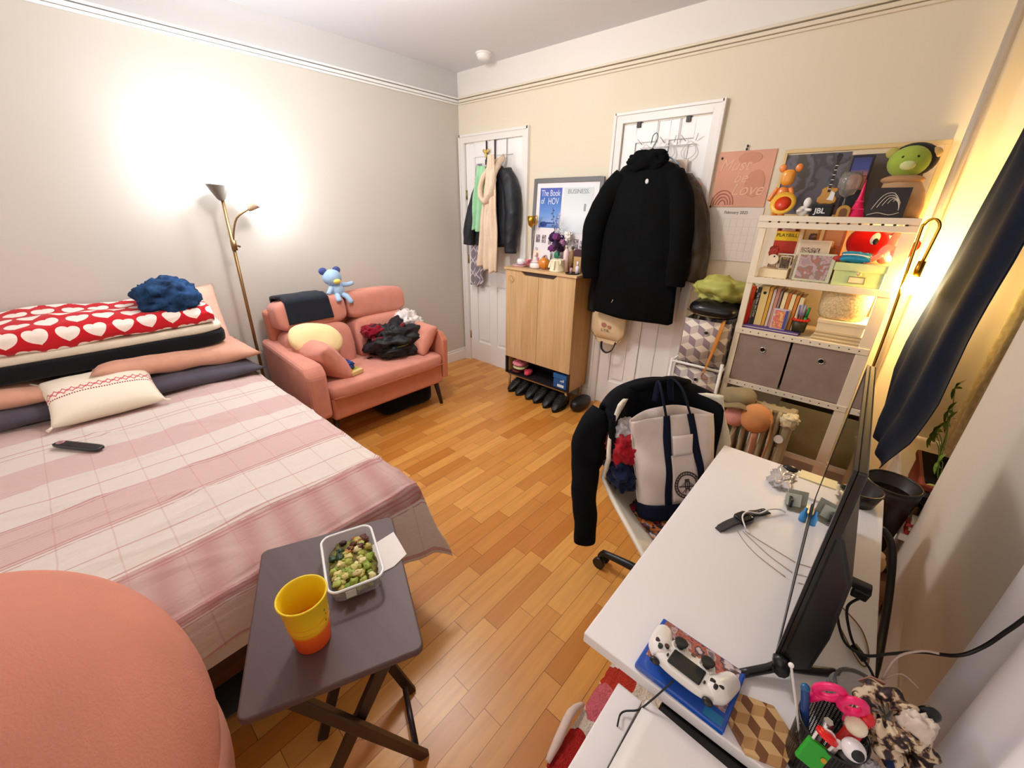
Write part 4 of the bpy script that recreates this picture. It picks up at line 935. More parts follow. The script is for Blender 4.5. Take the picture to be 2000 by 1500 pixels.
t = thing('arch_ornament', 'small gold brown arch shaped ornament at the foot of the wine glass', 'ornament', (2.945, -.325, Z1))
part('arch', S().prism([(2.92, Z1), (2.97, Z1), (2.97, Z1+.03)]+[(2.945+.025*math.cos(a), Z1+.03+.022*math.sin(a)) for a in [PI*k/10 for k in range(1, 10)]]+[(2.92, Z1+.03)], -.335, -.315, 'y'), M('#B98428', .35), t, bev=.002)
part('arch_opening', S().prism([(2.931, Z1+.004), (2.959, Z1+.004), (2.959, Z1+.026)]+[(2.945+.014*math.cos(a), Z1+.026+.013*math.sin(a)) for a in [PI*k/8 for k in range(1, 8)]]+[(2.931, Z1+.026)], -.337, -.335, 'y'), M('#6E4420', .5), t)
t = thing('ticket_box', 'narrow upright box with a night blue scene over an orange band behind the wine glass', 'box', (2.95, -.14, Z1))
part('box', S().bb(2.905, 2.985, -.16, -.10, Z1, Z1+.265), M('#151424', .5), t, bev=.002)
part('printed_sky', S().bb(2.912, 2.978, -.162, -.16, Z1+.18, Z1+.255), grad_mat('night_print', ((0, '#C8705A'), (.35, '#3E4A94'), (1, '#24306E')), 2, Z1+.18, Z1+.255), t)
part('printed_band', S().bb(2.912, 2.978, -.162, -.16, Z1+.12, Z1+.178), M('#B4664A', .5), t)
t = thing('tower_model', 'hot pink miniature lattice tower model on the top shelf', 'model tower', (2.99, -.30, Z1))
s = S(); P = [(0, .034), (.03, .024), (.055, .015), (.09, .008), (.13, .004), (.145, .0015)]
s.grid(lambda u, v: (lambda k, f: (2.99+math.copysign(1, math.cos(u*2*PI+PI/4))*(P[k][1]*(1-f)+P[min(k+1, 5)][1]*f), -.30+math.copysign(1, math.sin(u*2*PI+PI/4))*(P[k][1]*(1-f)+P[min(k+1, 5)][1]*f), Z1+P[k][0]*(1-f)+P[min(k+1, 5)][0]*f))(min(5, int(v*5)), v*5-int(v*5)), 4, 10, cu=True)
part('tower', s, M('#E8175C', .4), t); part('platform', S().bb(2.966, 3.014, -.324, -.276, Z1+.034, Z1+.038).bb(2.976, 3.004, -.314, -.286, Z1+.066, Z1+.07), M('#E8175C', .4), t)
part('spire', S().cyl((2.99, -.30, Z1+.14), (2.99, -.30, Z1+.155), .0015, n=6), M('#E8175C', .4), t)
t = thing('plush_toy', 'large green plush toy in a beige robe at the right end of the top shelf', 'plush toy', (3.12, -.20, Z1))
GR = F('#A3B84A'); RB = F('#C9A27A')
part('robe', S().loft([(Z1, 3.12, -.20, .085, .06), (Z1+.05, 3.12, -.20, .088, .062), (Z1+.11, 3.12, -.20, .075, .055), (Z1+.15, 3.11, -.20, .06, .045), (Z1+.165, 3.11, -.20, .045, .035)], 30, .05, 5), RB, t)
part('collar', S().ell((3.108, -.205, Z1+.155), (.075, .05, .022)), F('#C39468'), t)
hd = part('head', S().ell((3.108, -.205, Z1+.225), (.072, .055, .062)), GR, t)
for x in (3.085, 3.131): part('eye', S().ell((x, -.252, Z1+.24), (.006, .004, .006)), BLACK, hd)
part('ear', S().ell((3.045, -.20, Z1+.262), (.024, .014, .022)), M('#B9AE62', .9), hd); part('ear', S().ell((3.180, -.20, Z1+.255), (.024, .014, .022)), M('#D0B070', .9), hd); part('muzzle', S().ell((3.108, -.256, Z1+.208), (.026, .012, .018)), F('#D9DC9A'), hd)
part('hood', S().ell((3.118, -.185, Z1+.232), (.084, .05, .068)), F('#26221F'), t, label='dark hood behind the head')
t = thing('art_card', 'dark square card with a pale line drawing leaning in front of the green plush', 'card', (3.085, -.32, Z1))
ax = X((3.085, -.318, Z1), (-.10, 0, 0)); c_ = part('card', S(ax).bb(-.067, .067, -.003, .003, 0, .122), M('#221A18', .5), t)
s = S(ax)
for k in range(5): s.tube([(-.045+.016*k, -.004, .035+.008*k), (-.02+.012*k, -.004, .09-.004*k), (.015+.007*k, -.004, .10-.012*k), (.045, -.004, .06-.007*k)], .0014, 5)
s.tube([(-.055, -.004, .012), (-.02, -.004, .022), (.02, -.004, .014), (.05, -.004, .024)], .0015, 5)
part('line_drawing', s, M('#E3D3C0', .6), c_)
# ---- second shelf
t = thing('theatre_programme', 'theatre programme with a yellow masthead at the left of the second shelf', 'booklet', (2.745, -.27, Z2))
bx_ = X((2.742, -.262, Z2+.06), (-.06, 0, 0))
bk_ = part('booklet', S(bx_).bb(-.05, .05, -.003, .003, 0, .20), M('#C2321F', .6), t)
yb = part('yellow_masthead', S(bx_).bb(-.05, .05, -.0045, -.003, .115, .16), M('#F2CE12', .6), bk_); p_ = bx_ @ Vector((0, -.005, .141))
text('PLAYBILL', .0235, BLACK, yb, p_, (PI/2-.06, 0, 0), w=.98)
part('printed_panel', S(bx_).bb(-.028, .028, -.0042, -.003, .163, .198), M('#D9B4AC', .6), bk_); part('black_bar', S(bx_).bb(-.044, -.032, -.0042, -.003, .163, .198).bb(.032, .044, -.0042, -.003, .163, .198), BLACK, bk_)
pn = S(bx_)
for k in range(3): pn.bb(-.017, .014, -.005, -.0042, .170+.009*k, .175+.009*k)
part('printed_words', pn, M('#6A2A40', .6), bk_)
t = thing('framed_snapshot', 'small white framed gold snapshot below the yellow masthead', 'photo frame', (2.77, -.31, Z2+.07))
part('frame', S().bb(2.735, 2.81, -.318, -.311, Z2+.062, Z2+.118), M('#EBDCC8', .5), t); part('photo', S().bb(2.741, 2.804, -.319, -.318, Z2+.068, Z2+.112), photo_mat('gold_snap', ['#3C2814', '#C79A28', '#6B4418', '#E0C060'], 50, 1), t)
solo('red_bauble', S().pile((2.712, -.315, Z2+.125), (.02, .018, .026), 4, .3, 3), M('#C2402E', .4), 'small red and pink ornament beside the gold snapshot', 'ornament')
t = thing('white_disc_charm', 'round cream keyring charm with a brown fringe on the second shelf', 'charm', (2.722, -.35, Z2+.05))
part('disc', S().cyl((2.722, -.345, Z2+.089), (2.722, -.351, Z2+.089), .025, n=32), M('#F2E2C8', .6), t, bev=.001); part('hole', S().cyl((2.726, -.3515, Z2+.104), (2.726, -.352, Z2+.104), .004), BLACK, t)
fr_ = S()
for k in range(7): fr_.cyl((2.708+.005*k, -.349, Z2+.068), (2.706+.006*k, -.349, Z2+.05), .0018, n=6)
part('fringe', fr_, M('#5A2A18', .8), t)
t = thing('framed_snapshot', 'small dark brown photo card with a thin pale edge beside the round charm', 'photo', (2.775, -.33, Z2+.045))
part('card', S().bb(2.752, 2.80, -.338, -.334, Z2+.045, Z2+.108), M('#D8C6B4', .5), t); part('photo', S().bb(2.756, 2.796, -.339, -.338, Z2+.049, Z2+.103), photo_mat('brown_snap', ['#2C1C12', '#6A4A24', '#3B2818', '#A07A3C'], 60, 5), t)
solo('small_box', S().bb(2.672, 2.80, -.352, -.24, Z2, Z2+.043), M('#F4E2BC', .6), 'low cream cardboard box at the left of the second shelf under the photo cards', 'box', bev=.002)
t = thing('perfume_bottle', 'square amber glass perfume bottle in a yellow case behind the strip frame', 'bottle', (2.85, -.15, Z2))
part('case', S().bb(2.80, 2.865, -.18, -.12, Z2, Z2+.25), M('#E2A93C', .4), t, bev=.003); part('window', S().bb(2.808, 2.857, -.182, -.18, Z2+.17, Z2+.24), M('#F0CC78', .3), t)
part('cap', S().lathe([(.016, 0), (.017, .02), (.012, .032), (0, .033)], (2.845, -.20, Z2+.18)), M('#7B6470', .3, .5), t); part('bottle', S().bb(2.825, 2.865, -.215, -.185, Z2, Z2+.18), M('#C9974A', .15), t, bev=.004)
t = thing('perfume_bottle', 'orange amber perfume bottle in a copper case left of the red plush', 'bottle', (2.93, -.15, Z2))
part('case', S().bb(2.885, 2.975, -.18, -.12, Z2, Z2+.245), M('#D9823C', .4), t, bev=.003); part('window', S().bb(2.895, 2.962, -.182, -.18, Z2+.16, Z2+.235), M('#E9A560', .3), t)
part('bottle', S().bb(2.90, 2.955, -.22, -.19, Z2, Z2+.15), M('#A8642C', .15), t, bev=.004); part('cap', S().cyl((2.927, -.205, Z2+.15), (2.927, -.205, Z2+.18), .012), M('#E8C08C', .3), t)
t = thing('photo_strip_frame', 'cream framed strip collage of grey photos standing behind the group photo', 'photo frame', (2.87, -.30, Z2))
fx = X((2.872, -.315, Z2), (-.12, 0, 0)); part('frame', S(fx).bb(-.066, .066, -.004, .004, 0, .188), M('#EADBC6', .5), t, bev=.002)
part('backing', S(fx).bb(-.058, .058, -.0052, -.004, .008, .18), M('#DCCBB0', .6), t)
for a in ((-.05, .028, .12, .152, 0), (-.053, -.028, .085, .115, 2), (-.055, -.03, .05, .08, 4), (-.056, -.032, .014, .045, 6)): part('photo', S(fx).bb(a[0], a[1], -.0062, -.0052, a[2], a[3]), photo_mat('grey_snap', ['#4A3C34', '#C8B098', '#7C6454', '#E0C8B0'], 70, a[4]), t)
t = thing('group_photo', 'clear acrylic framed group photo at the front edge of the second shelf', 'photo frame', (2.90, -.36, Z2))
fx = X((2.90, -.352, Z2), (-.16, 0, 0)); part('acrylic', S(fx).bb(-.076, .076, -.004, .004, 0, .132), M('#C9C8A8', .08), t, bev=.002)
part('photo', S(fx).bb(-.066, .060, -.0052, -.004, .010, .122), photo_mat('group_snap', ['#A89090', '#C4A0A0', '#8C7C70', '#B06A5A', '#B4A8B4'], 24, 8), t)
t = thing('storage_box', 'pale green cardboard box with a label holder on the right of the second shelf', 'box', (3.075, -.26, Z2))
LG = M('#CBDD9C', .6); part('box', S().bb(2.985, 3.165, -.375, -.16, Z2, Z2+.075), LG, t, bev=.002); part('lid', S().bb(2.980, 3.170, -.380, -.155, Z2+.066, Z2+.10), M('#D2E2A4', .6), t, bev=.003)
part('label_holder', S().tube([(3.045, -.3765, Z2+.015), (3.105, -.3765, Z2+.015), (3.105, -.3765, Z2+.042), (3.045, -.3765, Z2+.042)], .002, 6, closed=True, smooth=1), M('#9A9268', .4, .6), t)
part('paper_label', S().bb(3.047, 3.103, -.3762, -.3755, Z2+.017, Z2+.04), M('#F4E4B8', .7), t); part('knob', S().ell((3.078, -.383, Z2+.057), (.009, .006, .009)), M('#E6C890', .3, .5), t)
t = thing('plush_toy', 'round bright red plush toy with a white eye on the second shelf', 'plush toy', (3.06, -.22, Z2+.10))
RD = F('#E01210'); part('body', S().ell((3.063, -.23, Z2+.185), (.078, .062, .072)), RD, t)
part('eye', S().ell((3.088, -.288, Z2+.205), (.016, .012, .026), rot=(0, .25, 0)), WHITE, t); part('pupil', S().ell((3.093, -.299, Z2+.193), (.010, .006, .014)), BLACK, t)
part('foot', S().ell((3.04, -.30, Z2+.118), (.045, .02, .014)), F('#E8D0B0'), t)
t = thing('plush_toy', 'pink plush toy sitting on the pale green box beside the red plush', 'plush toy', (3.15, -.29, Z2+.10))
KP = F('#E98C86'); part('body', S().ell((3.145, -.295, Z2+.145), (.032, .026, .045), rot=(0, .25, 0)), KP, t); part('head', S().ell((3.158, -.29, Z2+.20), (.022, .02, .045), rot=(0, .15, 0)), KP, t)
part('ear', S().ell((3.125, -.275, Z2+.24), (.03, .015, .016), rot=(0, .5, 0)), F('#D98A88'), t); part('arm', S().tube([(3.13, -.315, Z2+.14), (3.10, -.335, Z2+.118), (3.075, -.35, Z2+.108)], [.012, .012, .01], 8), KP, t)
part('arm', S().tube([(3.165, -.315, Z2+.15), (3.185, -.335, Z2+.125), (3.20, -.35, Z2+.112)], [.011, .011, .01], 8), KP, t)
part('nose', S().ell((3.178, -.31, Z2+.205), (.009, .008, .012)), F('#3A2420'), t)
t = thing('red_heart_ornament', 'small orange red heart hooked on the right post of the shelf unit', 'ornament', (3.225, -.35, Z2+.17))
part('heart', S().prism([(3.216, Z2+.135), (3.240, Z2+.18), (3.240, Z2+.20), (3.230, Z2+.212), (3.222, Z2+.208), (3.216, Z2+.20)], -.384, -.372, 'y'), M('#E0401E', .5), t, bev=.003)
t = thing('blue_pouch', 'shiny blue foil packet lying on the pale green box', 'packet', (3.045, -.33, Z2+.10))
part('packet', S().pillow(.115, .06, .035, X((3.045, -.335, Z2+.125), (.5, 0, 0)), wr=.01, seed=3), M('#1F8FC0', .15, .3), t); part('white_stripe', S().tube([(2.995, -.362, Z2+.135), (3.045, -.366, Z2+.138), (3.095, -.362, Z2+.130)], .0025, 6), WHITE, t)
solo('red_wrapper', S().pile((2.985, -.335, Z2+.115), (.022, .014, .012), 2, .4, 3, n=24, m=14), M('#B8322A', .4), 'small red and white wrapper left of the blue foil packet', 'wrapper')
# ---- third shelf: books
bks = [(2.665, .034, .205, '#C21A14', 'glossy red cylindrical tube standing at the left end of the book row', 'tube'),
       (2.699, .017, .198, '#241C1C', 'black paperback with a white spine title beside the red tube', 'book'),
       (2.726, .034, .205, '#E8CC84', 'thick cream spined book with a small black dot', 'book'),
       (2.752, .014, .203, '#E0A63A', 'thin mustard yellow book beside the thick cream book', 'book'),
       (2.768, .012, .196, '#D8C4B8', 'thin greyish white book next to the mustard one', 'book'),
       (2.783, .014, .200, '#C98A78', 'dusty pink book in the middle of the row', 'book'),
       (2.797, .010, .190, '#9A8078', 'slim taupe book right of the dusty pink one', 'book'),
       (2.816, .018, .186, '#F0DCA4', 'pale cream book above the pictured card box', 'book'),
       (2.834, .014, .184, '#D8732E', 'orange spined book right of the pale cream one', 'book'),
       (2.852, .018, .180, '#F3E0A8', 'cream book between two orange books', 'book'),
       (2.870, .013, .176, '#E08A34', 'narrow light orange book near the right end of the row', 'book'),
       (2.889, .018, .170, '#F1DDA6', 'last cream book at the right end of the row', 'book')]
ZB = Z3+.018
for k, (x, w_, h_, col, lab, cat) in enumerate(bks):
    lean = .0 if k < 3 else .012*k*.25
    t = thing('red_tube' if k == 0 else 'book', lab, cat, (x, -.27, ZB), None if k == 0 else 'books on the third shelf')
    xf = X((x, -.27, ZB+.0), (0, lean, 0))
    if k == 0:
        part('tube', S(xf).lathe([(0, 0), (.015, 0), (.0165, .006), (.0165, .19), (.015, .2), (0, .2)], (0, -.075, 0)), M(col, .2, coat=.4), t); part('tube_cap', S(xf).cyl((0, -.075, .13), (0, -.075, .202), .0171), M('#E8502E', .25), t); continue
    part('cover', S(xf).bb(-w_/2, w_/2, -.075, .07, 0, h_), M(col, .5), t, bev=.001)
    part('page_block', S(xf).bb(-w_/2+.002, w_/2-.002, -.072, .0715, .003, h_+.0006), M('#E9DEC4', .9), t)
    if k == 1: text('The New Jim Crow', .0155, WHITE, t, (x, -.3456, ZB+.105), (PI/2, PI/2, 0), w=1.05)
    if k == 2: part('spine_mark', S(xf).ell((0, -.0752, .172), (.008, .0006, .008)), BLACK, t)
t = thing('magazine', 'purple and white magazine lying flat under the row of books', 'magazine', (2.775, -.28, Z3))
part('cover', S().bb(2.648, 2.925, -.372, -.19, Z3, Z3+.006), M('#4A2E74', .4), t); part('pages', S().bb(2.652, 2.921, -.369, -.193, Z3+.006, Z3+.012), M('#E6D8CE', .8), t); part('cover_top', S().bb(2.648, 2.925, -.372, -.19, Z3+.012, Z3+.0175), M('#5C4290', .4), t)
t = thing('card_box', 'small box with an orange and blue picture in front of the books', 'box', (2.823, -.362, ZB))
part('box', S(X((0, 0, 0))).bb(2.790, 2.858, -.3665, -.349, ZB, ZB+.104), M('#C8C4D4', .5), t, bev=.001); part('picture', S().bb(2.796, 2.843, -.3673, -.3665, ZB+.004, ZB+.098), photo_mat('card_print', ['#B8B4D0', '#E89A5A', '#D86A70', '#F0C070'], 45, 2), t); part('blue_stripe', S().bb(2.844, 2.856, -.3673, -.3665, ZB+.004, ZB+.1), M('#4B4A9A', .5), t)
t = thing('pencil_cup', 'dark olive pen cup with a red fringe rim on the third shelf', 'cup', (2.905, -.335, Z3))
cx_, cy_ = 2.912, -.335
part('cup', S().lathe([(0, 0), (.029, 0), (.034, .06), (.031, .06), (.026, .005), (0, .005)], (cx_-.0, cy_, ZB), n=24), M('#3A3418', .5), t)
s = S()
for k in range(18):
    a = 2*PI*k/18; s.ell((cx_+.033*math.cos(a), cy_+.033*math.sin(a), ZB+.062), (.008, .008, .007), n=8, m=6)
part('red_fringe', s, M('#D83018', .8), t)
for k, (dx, dy, h_, col, lab) in enumerate(((-.016, -.01, .135, '#8A86B8', 'lilac capped pen leftmost in the olive cup'), (-.006, -.012, .14, '#A8A4CC', 'pale lilac capped pen second in the olive cup'), (.004, -.010, .138, '#8C9CC0', 'blue grey capped pen third in the olive cup'), (-.012, .008, .12, '#C05038', 'red brown pen behind the lilac pens'), (.018, -.006, .128, '#1E8A4A', 'thick green marker at the right of the olive cup'), (.010, .010, .115, '#D06A40', 'orange pencil at the back of the olive cup'))):
    t = thing('pen', lab, 'pen', (cx_+dx, cy_+dy, ZB+.01), 'pens in the olive cup'); r_ = .0065 if k == 4 else .0042
    part('barrel', S().cyl((cx_+dx*.6, cy_+dy*.6, ZB+.008), (cx_+dx, cy_+dy, ZB+h_*.6), r_, n=10), M('#6A4030' if k != 4 else '#1E8A4A', .4), t); part('cap', S().cyl((cx_+dx, cy_+dy, ZB+h_*.6), (cx_+dx*1.25, cy_+dy*1.2, ZB+h_), r_*1.1, r_, n=10), M(col, .3), t)
t = thing('wicker_basket', 'cream woven basket on the right of the third shelf', 'basket', (3.06, -.26, Z3+.12))
part('basket', S().loft([(Z3+.105, 3.06, -.26, .085, .09), (Z3+.12, 3.06, -.26, .095, .10), (Z3+.18, 3.06, -.26, .10, .105), (Z3+.228, 3.06, -.26, .102, .107), (Z3+.234, 3.06, -.26, .10, .105)], 40), dots_mat('wicker_weave', '#DCC08A', '#B08C50', 60, 14, .33, True, 'UV') if False else M('#EAD6A8', .8, var=.3, vs=120, h2='#C9AE7C', bump=.6, bs=130, bd=.004), t)
part('rim', S().tube([(3.06+.102*math.cos(a), -.26+.107*math.sin(a), Z3+.234) for a in [2*PI*k/20 for k in range(20)]], .005, 8, closed=True, smooth=2), M('#DCC08A', .8), t)
CBX = M('#F0DCB2', .6)
t = thing('white_box', 'plain cream lidded box under the woven basket', 'box', (3.07, -.27, Z3+.06))
part('box', S().bb(2.985, 3.165, -.365, -.16, Z3+.045, Z3+.10), CBX, t, bev=.003); part('lid_edge', S().bb(2.982, 3.168, -.368, -.157, Z3+.085, Z3+.104), CBX, t, bev=.002)
for k, (z0, z1, dx, lab) in enumerate(((.030, .0445, .0, 'cream notebook directly under the lidded box'), (.014, .029, -.004, 'cream notebook in the middle of the stack under the lidded box'), (.0, .013, -.010, 'cream notebook at the bottom of the stack on the third shelf'))):
    t = thing('notebook', lab, 'notebook', (3.07, -.27, Z3+z0), 'cream notebooks under the lidded box')
    part('cover', S().bb(2.985+dx, 3.17, -.370+dx, -.17, Z3+z0, Z3+z0+.003).bb(2.985+dx, 3.17, -.370+dx, -.17, Z3+z1-.003, Z3+z1), M('#EAD6AC', .6), t); part('pages', S().bb(2.988+dx, 3.168, -.367+dx, -.172, Z3+z0+.003, Z3+z1-.003), M('#C8B48A', .9), t)
# ---- fabric bins
GB = M('#A18C80', .9, var=.12, vs=20, bump=.3, bs=300)
def fbin(x0, x1, z0, z1, yf, mats, label, grp, hole=True, cat='storage bin'):
    t = thing('fabric_bin', label, cat, ((x0+x1)/2, (yf-.07)/2, z0), grp); w_ = .004; yb_ = -.075
    s = S(); s.bb(x0, x1, yf, yf+w_, z0, z1); s.bb(x0, x1, yb_-w_, yb_, z0, z1); s.bb(x0, x0+w_, yf+w_, yb_-w_, z0, z1); s.bb(x1-w_, x1, yf+w_, yb_-w_, z0, z1); s.bb(x0, x1, yf, yb_, z0, z0+w_)
    part('bin_body', s, mats, t, bev=.0015)
    if hole:
        xm, zh = (x0+x1)/2+.005, z1-(z1-z0)*.26
        part('grommet', S().tube([(xm+.013*math.cos(a), yf-.001, zh+.013*math.sin(a)) for a in [2*PI*k/16 for k in range(16)]], .0032, 8, closed=True, smooth=1), CHROME, t, label='silver ring'); part('grommet_hole', S().cyl((xm, yf-.0005, zh), (xm, yf-.0015, zh), .011, n=20), M('#1E1610', .9), t)
    return t
fbin(2.667, 2.905, Z4, .905, -.380, GB, 'grey brown fabric bin with a silver ring, left one below the book shelf', 'grey fabric bins on the shelf unit')
fbin(2.915, 3.175, Z4, .905, -.380, GB, 'grey brown fabric bin with a silver ring, right one below the book shelf', 'grey fabric bins on the shelf unit')
fbin(2.935, 3.175, .302, .575, -.380, M('#8C7A50', .9, var=.1, vs=20), 'plain olive brown fabric bin on the lowest shelf behind the heater', None, hole=False)
for k, (x, col, lab) in enumerate(((2.70, '#7A2E26', 'dark red fabric peeking out of the left grey bin'), (2.76, '#C08060', 'tan cloth peeking out of the left grey bin beside the red one'), (2.86, '#D8CCC0', 'white crumpled cloth at the right rim of the left grey bin'))):
    solo('cloth', S().pile((x, -.30, .893), (.03, .05, .015), k, .4, 3, n=24, m=14), F(col), lab, 'cloth', 'clothes in the left grey bin')

# ================================================================== WIRE RACK WITH PATTERNED BINS
t = thing('wire_shelf', 'white metal tube rack holding the cube-patterned bins left of the shelf unit', 'rack', (2.48, -.27, 0))
WX0, WX1, WY0_, WY1_ = 2.345, 2.625, -.43, -.12
for x, zt in ((WX0, .69), (WX1, .72)):
    for y in (WY0_, WY1_): part('post', S().cyl((x, y, 0), (x, y, zt), .009, n=12), WHITE, t)
for z in (.675, .40, .12):
    s = S(); q = [(WX0, WY0_, z), (WX1, WY0_, z), (WX1, WY1_, z), (WX0, WY1_, z)]
    for a, b_ in zip(q, q[1:]+q[:1]): s.cyl(a, b_, .008, n=10)
    for k in range(1, 7): s.cyl((WX0+(WX1-WX0)*k/7, WY0_, z), (WX0+(WX1-WX0)*k/7, WY1_, z), .002, n=6)
    part('wire_shelf_level', s, WHITE, t)
def cubebin(x0, x1, z0, z1, label):
    t = thing('patterned_bin', label, 'storage bin', ((x0+x1)/2, -.27, z0), 'bins with a cube pattern'); s = S()
    s.grid(lambda u, v: (x0+(x1-x0)*u, -.415, z0+(z1-z0)*v), 1, 1, uvf=lambda a, b_: (a*(x1-x0), b_*(z1-z0)))
    s.grid(lambda u, v: (x0, -.14-.275*u, z0+(z1-z0)*v), 1, 1, uvf=lambda a, b_: (a*.275, b_*(z1-z0)))
    s.grid(lambda u, v: (x1, -.415+.275*u, z0+(z1-z0)*v), 1, 1, uvf=lambda a, b_: (a*.275, b_*(z1-z0)))
    s.grid(lambda u, v: (x1-(x1-x0)*u, -.14, z0+(z1-z0)*v), 1, 1, uvf=lambda a, b_: (a*.275, b_*(z1-z0))); s.bb(x0+.001, x1-.001, -.414, -.141, z0, z0+.004)
    part('bin_body', s, CUBE, t, solid=.004)
    xm, zh = (x0+x1)/2+.01, z1-.068
    part('grommet', S().tube([(xm+.012*math.cos(a), -.4195, zh+.012*math.sin(a)) for a in [2*PI*k/16 for k in range(16)]], .003, 8, closed=True, smooth=1), CHROME, t); part('grommet_hole', S().cyl((xm, -.4185, zh), (xm, -.420, zh), .0105, n=20), BLACK, t)
CUBE = rhomb_mat('grey_cube_print', ['#948288', '#C0B2A8', '#E6DACA'], .046)
cubebin(2.375, 2.612, .687, .945, 'top fabric bin with a grey and cream cube pattern, above the rack')
cubebin(2.365, 2.612, .412, .655, 'middle fabric bin with a grey and cream cube pattern, inside the rack')
cubebin(2.365, 2.612, .132, .375, 'lowest fabric bin with a grey and cream cube pattern, half hidden by the tote bag')
t = thing('leather_strap', 'orange tan leather strap hanging over the front of the top patterned bin', 'strap', (2.57, -.425, .64))
part('strap', S().tube([(2.575, -.40, .955), (2.58, -.435, .93), (2.572, -.44, .86), (2.56, -.445, .77), (2.55, -.452, .70), (2.545, -.455, .655)], [.016, .017, .016, .013, .008, .006], 8, sq=.25, smooth=4), M('#C67A26', .5), t); part('strap_clip', S().tube([(2.545, -.458, .655), (2.536, -.462, .635), (2.552, -.462, .62), (2.57, -.46, .625)], .004, 6), M('#A85F22', .5), t)
t = thing('black_handbag', 'flat shiny black bag lying on top of the highest patterned bin', 'bag', (2.49, -.27, .95))
part('bag_body', S().ell((2.50, -.28, 1.0), (.145, .16, .05), e1=.8, e2=.7, n=48).rough(.008, 9), M('#0D0B12', .3), t); part('zip', S().tube([(2.36, -.37, .985), (2.45, -.43, .975), (2.55, -.43, .975), (2.63, -.36, .985)], .004, 6), M('#6A5A3A', .4, .6), t)
solo('green_shopping_bag', S().pile((2.51, -.25, 1.09), (.15, .12, .075), 2, .32, 1.5, flat=1.045, e=.95).rough(.012, 14), M('#B9B860', .6, var=.3, vs=8, h2='#A3A04A'), 'crumpled lime green bag on top of the flat black bag', 'bag')
t = thing('waste_bin', 'dark cylindrical bin on the floor beside the white wire rack', 'bin', (2.40, -.58, 0))
part('bin', S().lathe([(0, 0), (.075, 0), (.088, .46), (.09, .465), (.085, .465), (.07, .01), (0, .01)], (2.425, -.60, 0)), M('#16141C', .45), t); part('lid', S().lathe([(.092, .463), (.092, .48), (.06, .492), (0, .494)], (2.425, -.60, 0)), M('#1C1A24', .4), t)

# ================================================================== OIL HEATER WITH LAUNDRY
t = thing('radiator_heater', 'cream finned electric heater standing in front of the shelf unit', 'heater', (2.87, -.60, 0))
HM = M('#A89878', .4)
for k in range(7): part('fin', S().ell((2.715+k*.043, -.60, .34), (.013, .075, .28), e1=.25, e2=.5, n=20, m=14), HM, t)
part('side_panel', S().bb(3.0, 3.035, -.675, -.525, .06, .615), HM, t, bev=.01); part('foot', S().bb(2.70, 3.03, -.69, -.67, .0, .06).bb(2.70, 3.03, -.53, -.51, 0, .06), HM, t, bev=.004)
part('top_bar', S().bb(2.69, 3.03, -.63, -.57, .605, .622), HM, t, bev=.004); part('dial', S().cyl((3.0, -.676, .5), (3.0, -.69, .5), .02), WHITE, t)
t = thing('cap', 'olive grey cloth cap with a wavy brim on top of the heater', 'cap', (2.79, -.62, .62))
part('crown', S().ell((2.775, -.61, .635), (.085, .07, .045), e1=.8).rough(.01, 14), F('#9A8A68'), t)
part('brim', S().grid(lambda u, v: (2.775+(.085+.03*v)*math.cos(PI+u*PI*1.25), -.62+(.07+.04*v)*math.sin(PI+u*PI*1.25), .62-.012*v+.010*math.sin(u*17)), 40, 4), F('#8E7E5C'), t, solid=.004)
t = thing('bra', 'pink and tan bra draped over the front of the heater', 'bra', (2.87, -.70, .45))
def cup(c, r, m, lab): return part('cup', S(X(c, (1.25, 0, 0))).lathe([(0, r*.55), (r*.5, r*.47), (r*.85, r*.25), (r, 0)], n=28), m, t, label=lab, solid=.004)
cup((2.795, -.69, .555), .052, F('#E09A8C'), 'pale pink cup'); cup((2.885, -.69, .575), .072, F('#D9945C'), 'tan cup')
part('shoulder_strap', S().tube([(2.945, -.70, .60), (2.965, -.705, .50), (2.955, -.71, .36), (2.93, -.71, .28)], .005, 6, sq=.4), F('#D9945C'), t); part('shoulder_strap', S().tube([(2.815, -.70, .50), (2.80, -.705, .42), (2.82, -.71, .34), (2.85, -.71, .30)], .003, 6, sq=.4), F('#D8C8B0'), t)
part('back_band', S().tube([(2.90, -.70, .50), (2.905, -.71, .40), (2.885, -.715, .30), (2.86, -.715, .24)], [.02, .018, .014, .012], 8, sq=.3), F('#D8A088'), t)
solo('white_sock', S().pile((3.02, -.665, .60), (.035, .03, .03), 5, .4, 3, n=30, m=18), F('#E0D0A8'), 'small crumpled cream cloth at the right corner of the heater', 'sock')

# ================================================================== GOLD CANE LAMP BESIDE THE SHELF UNIT
t = thing('cane_lamp', 'tall gold hook-shaped lamp with a bare glowing filament bulb right of the shelf unit', 'lamp', (3.245, -.44, 0))
GD = M('#E0B040', .22, 1.)
part('base', S().lathe([(0, 0), (.10, 0), (.10, .012), (.02, .02), (0, .02)], (3.30, -.50, 0)), GD, t)
part('curved_pole', S().tube([(3.262, -.46, .018), (3.252, -.44, .5), (3.243, -.43, .8), (3.236, -.43, 1.1), (3.222, -.43, 1.44), (3.224, -.43, 1.475), (3.236, -.43, 1.495), (3.256, -.43, 1.495), (3.270, -.43, 1.475), (3.270, -.43, 1.44), (3.262, -.43, 1.33)], .0058, 10, smooth=4), GD, t)
part('socket', S().cyl((3.262, -.43, 1.34), (3.259, -.43, 1.275), .013, .015), M('#B8862C', .3, 1.), t)
part('bulb', S().lathe([(.012, .055), (.016, .04), (.028, .01), (.030, -.008), (.022, -.026), (0, -.034)], (3.258, -.43, 1.235), n=24), M('#FFD070', .3, emit=30.), t, label='glowing warm filament bulb')

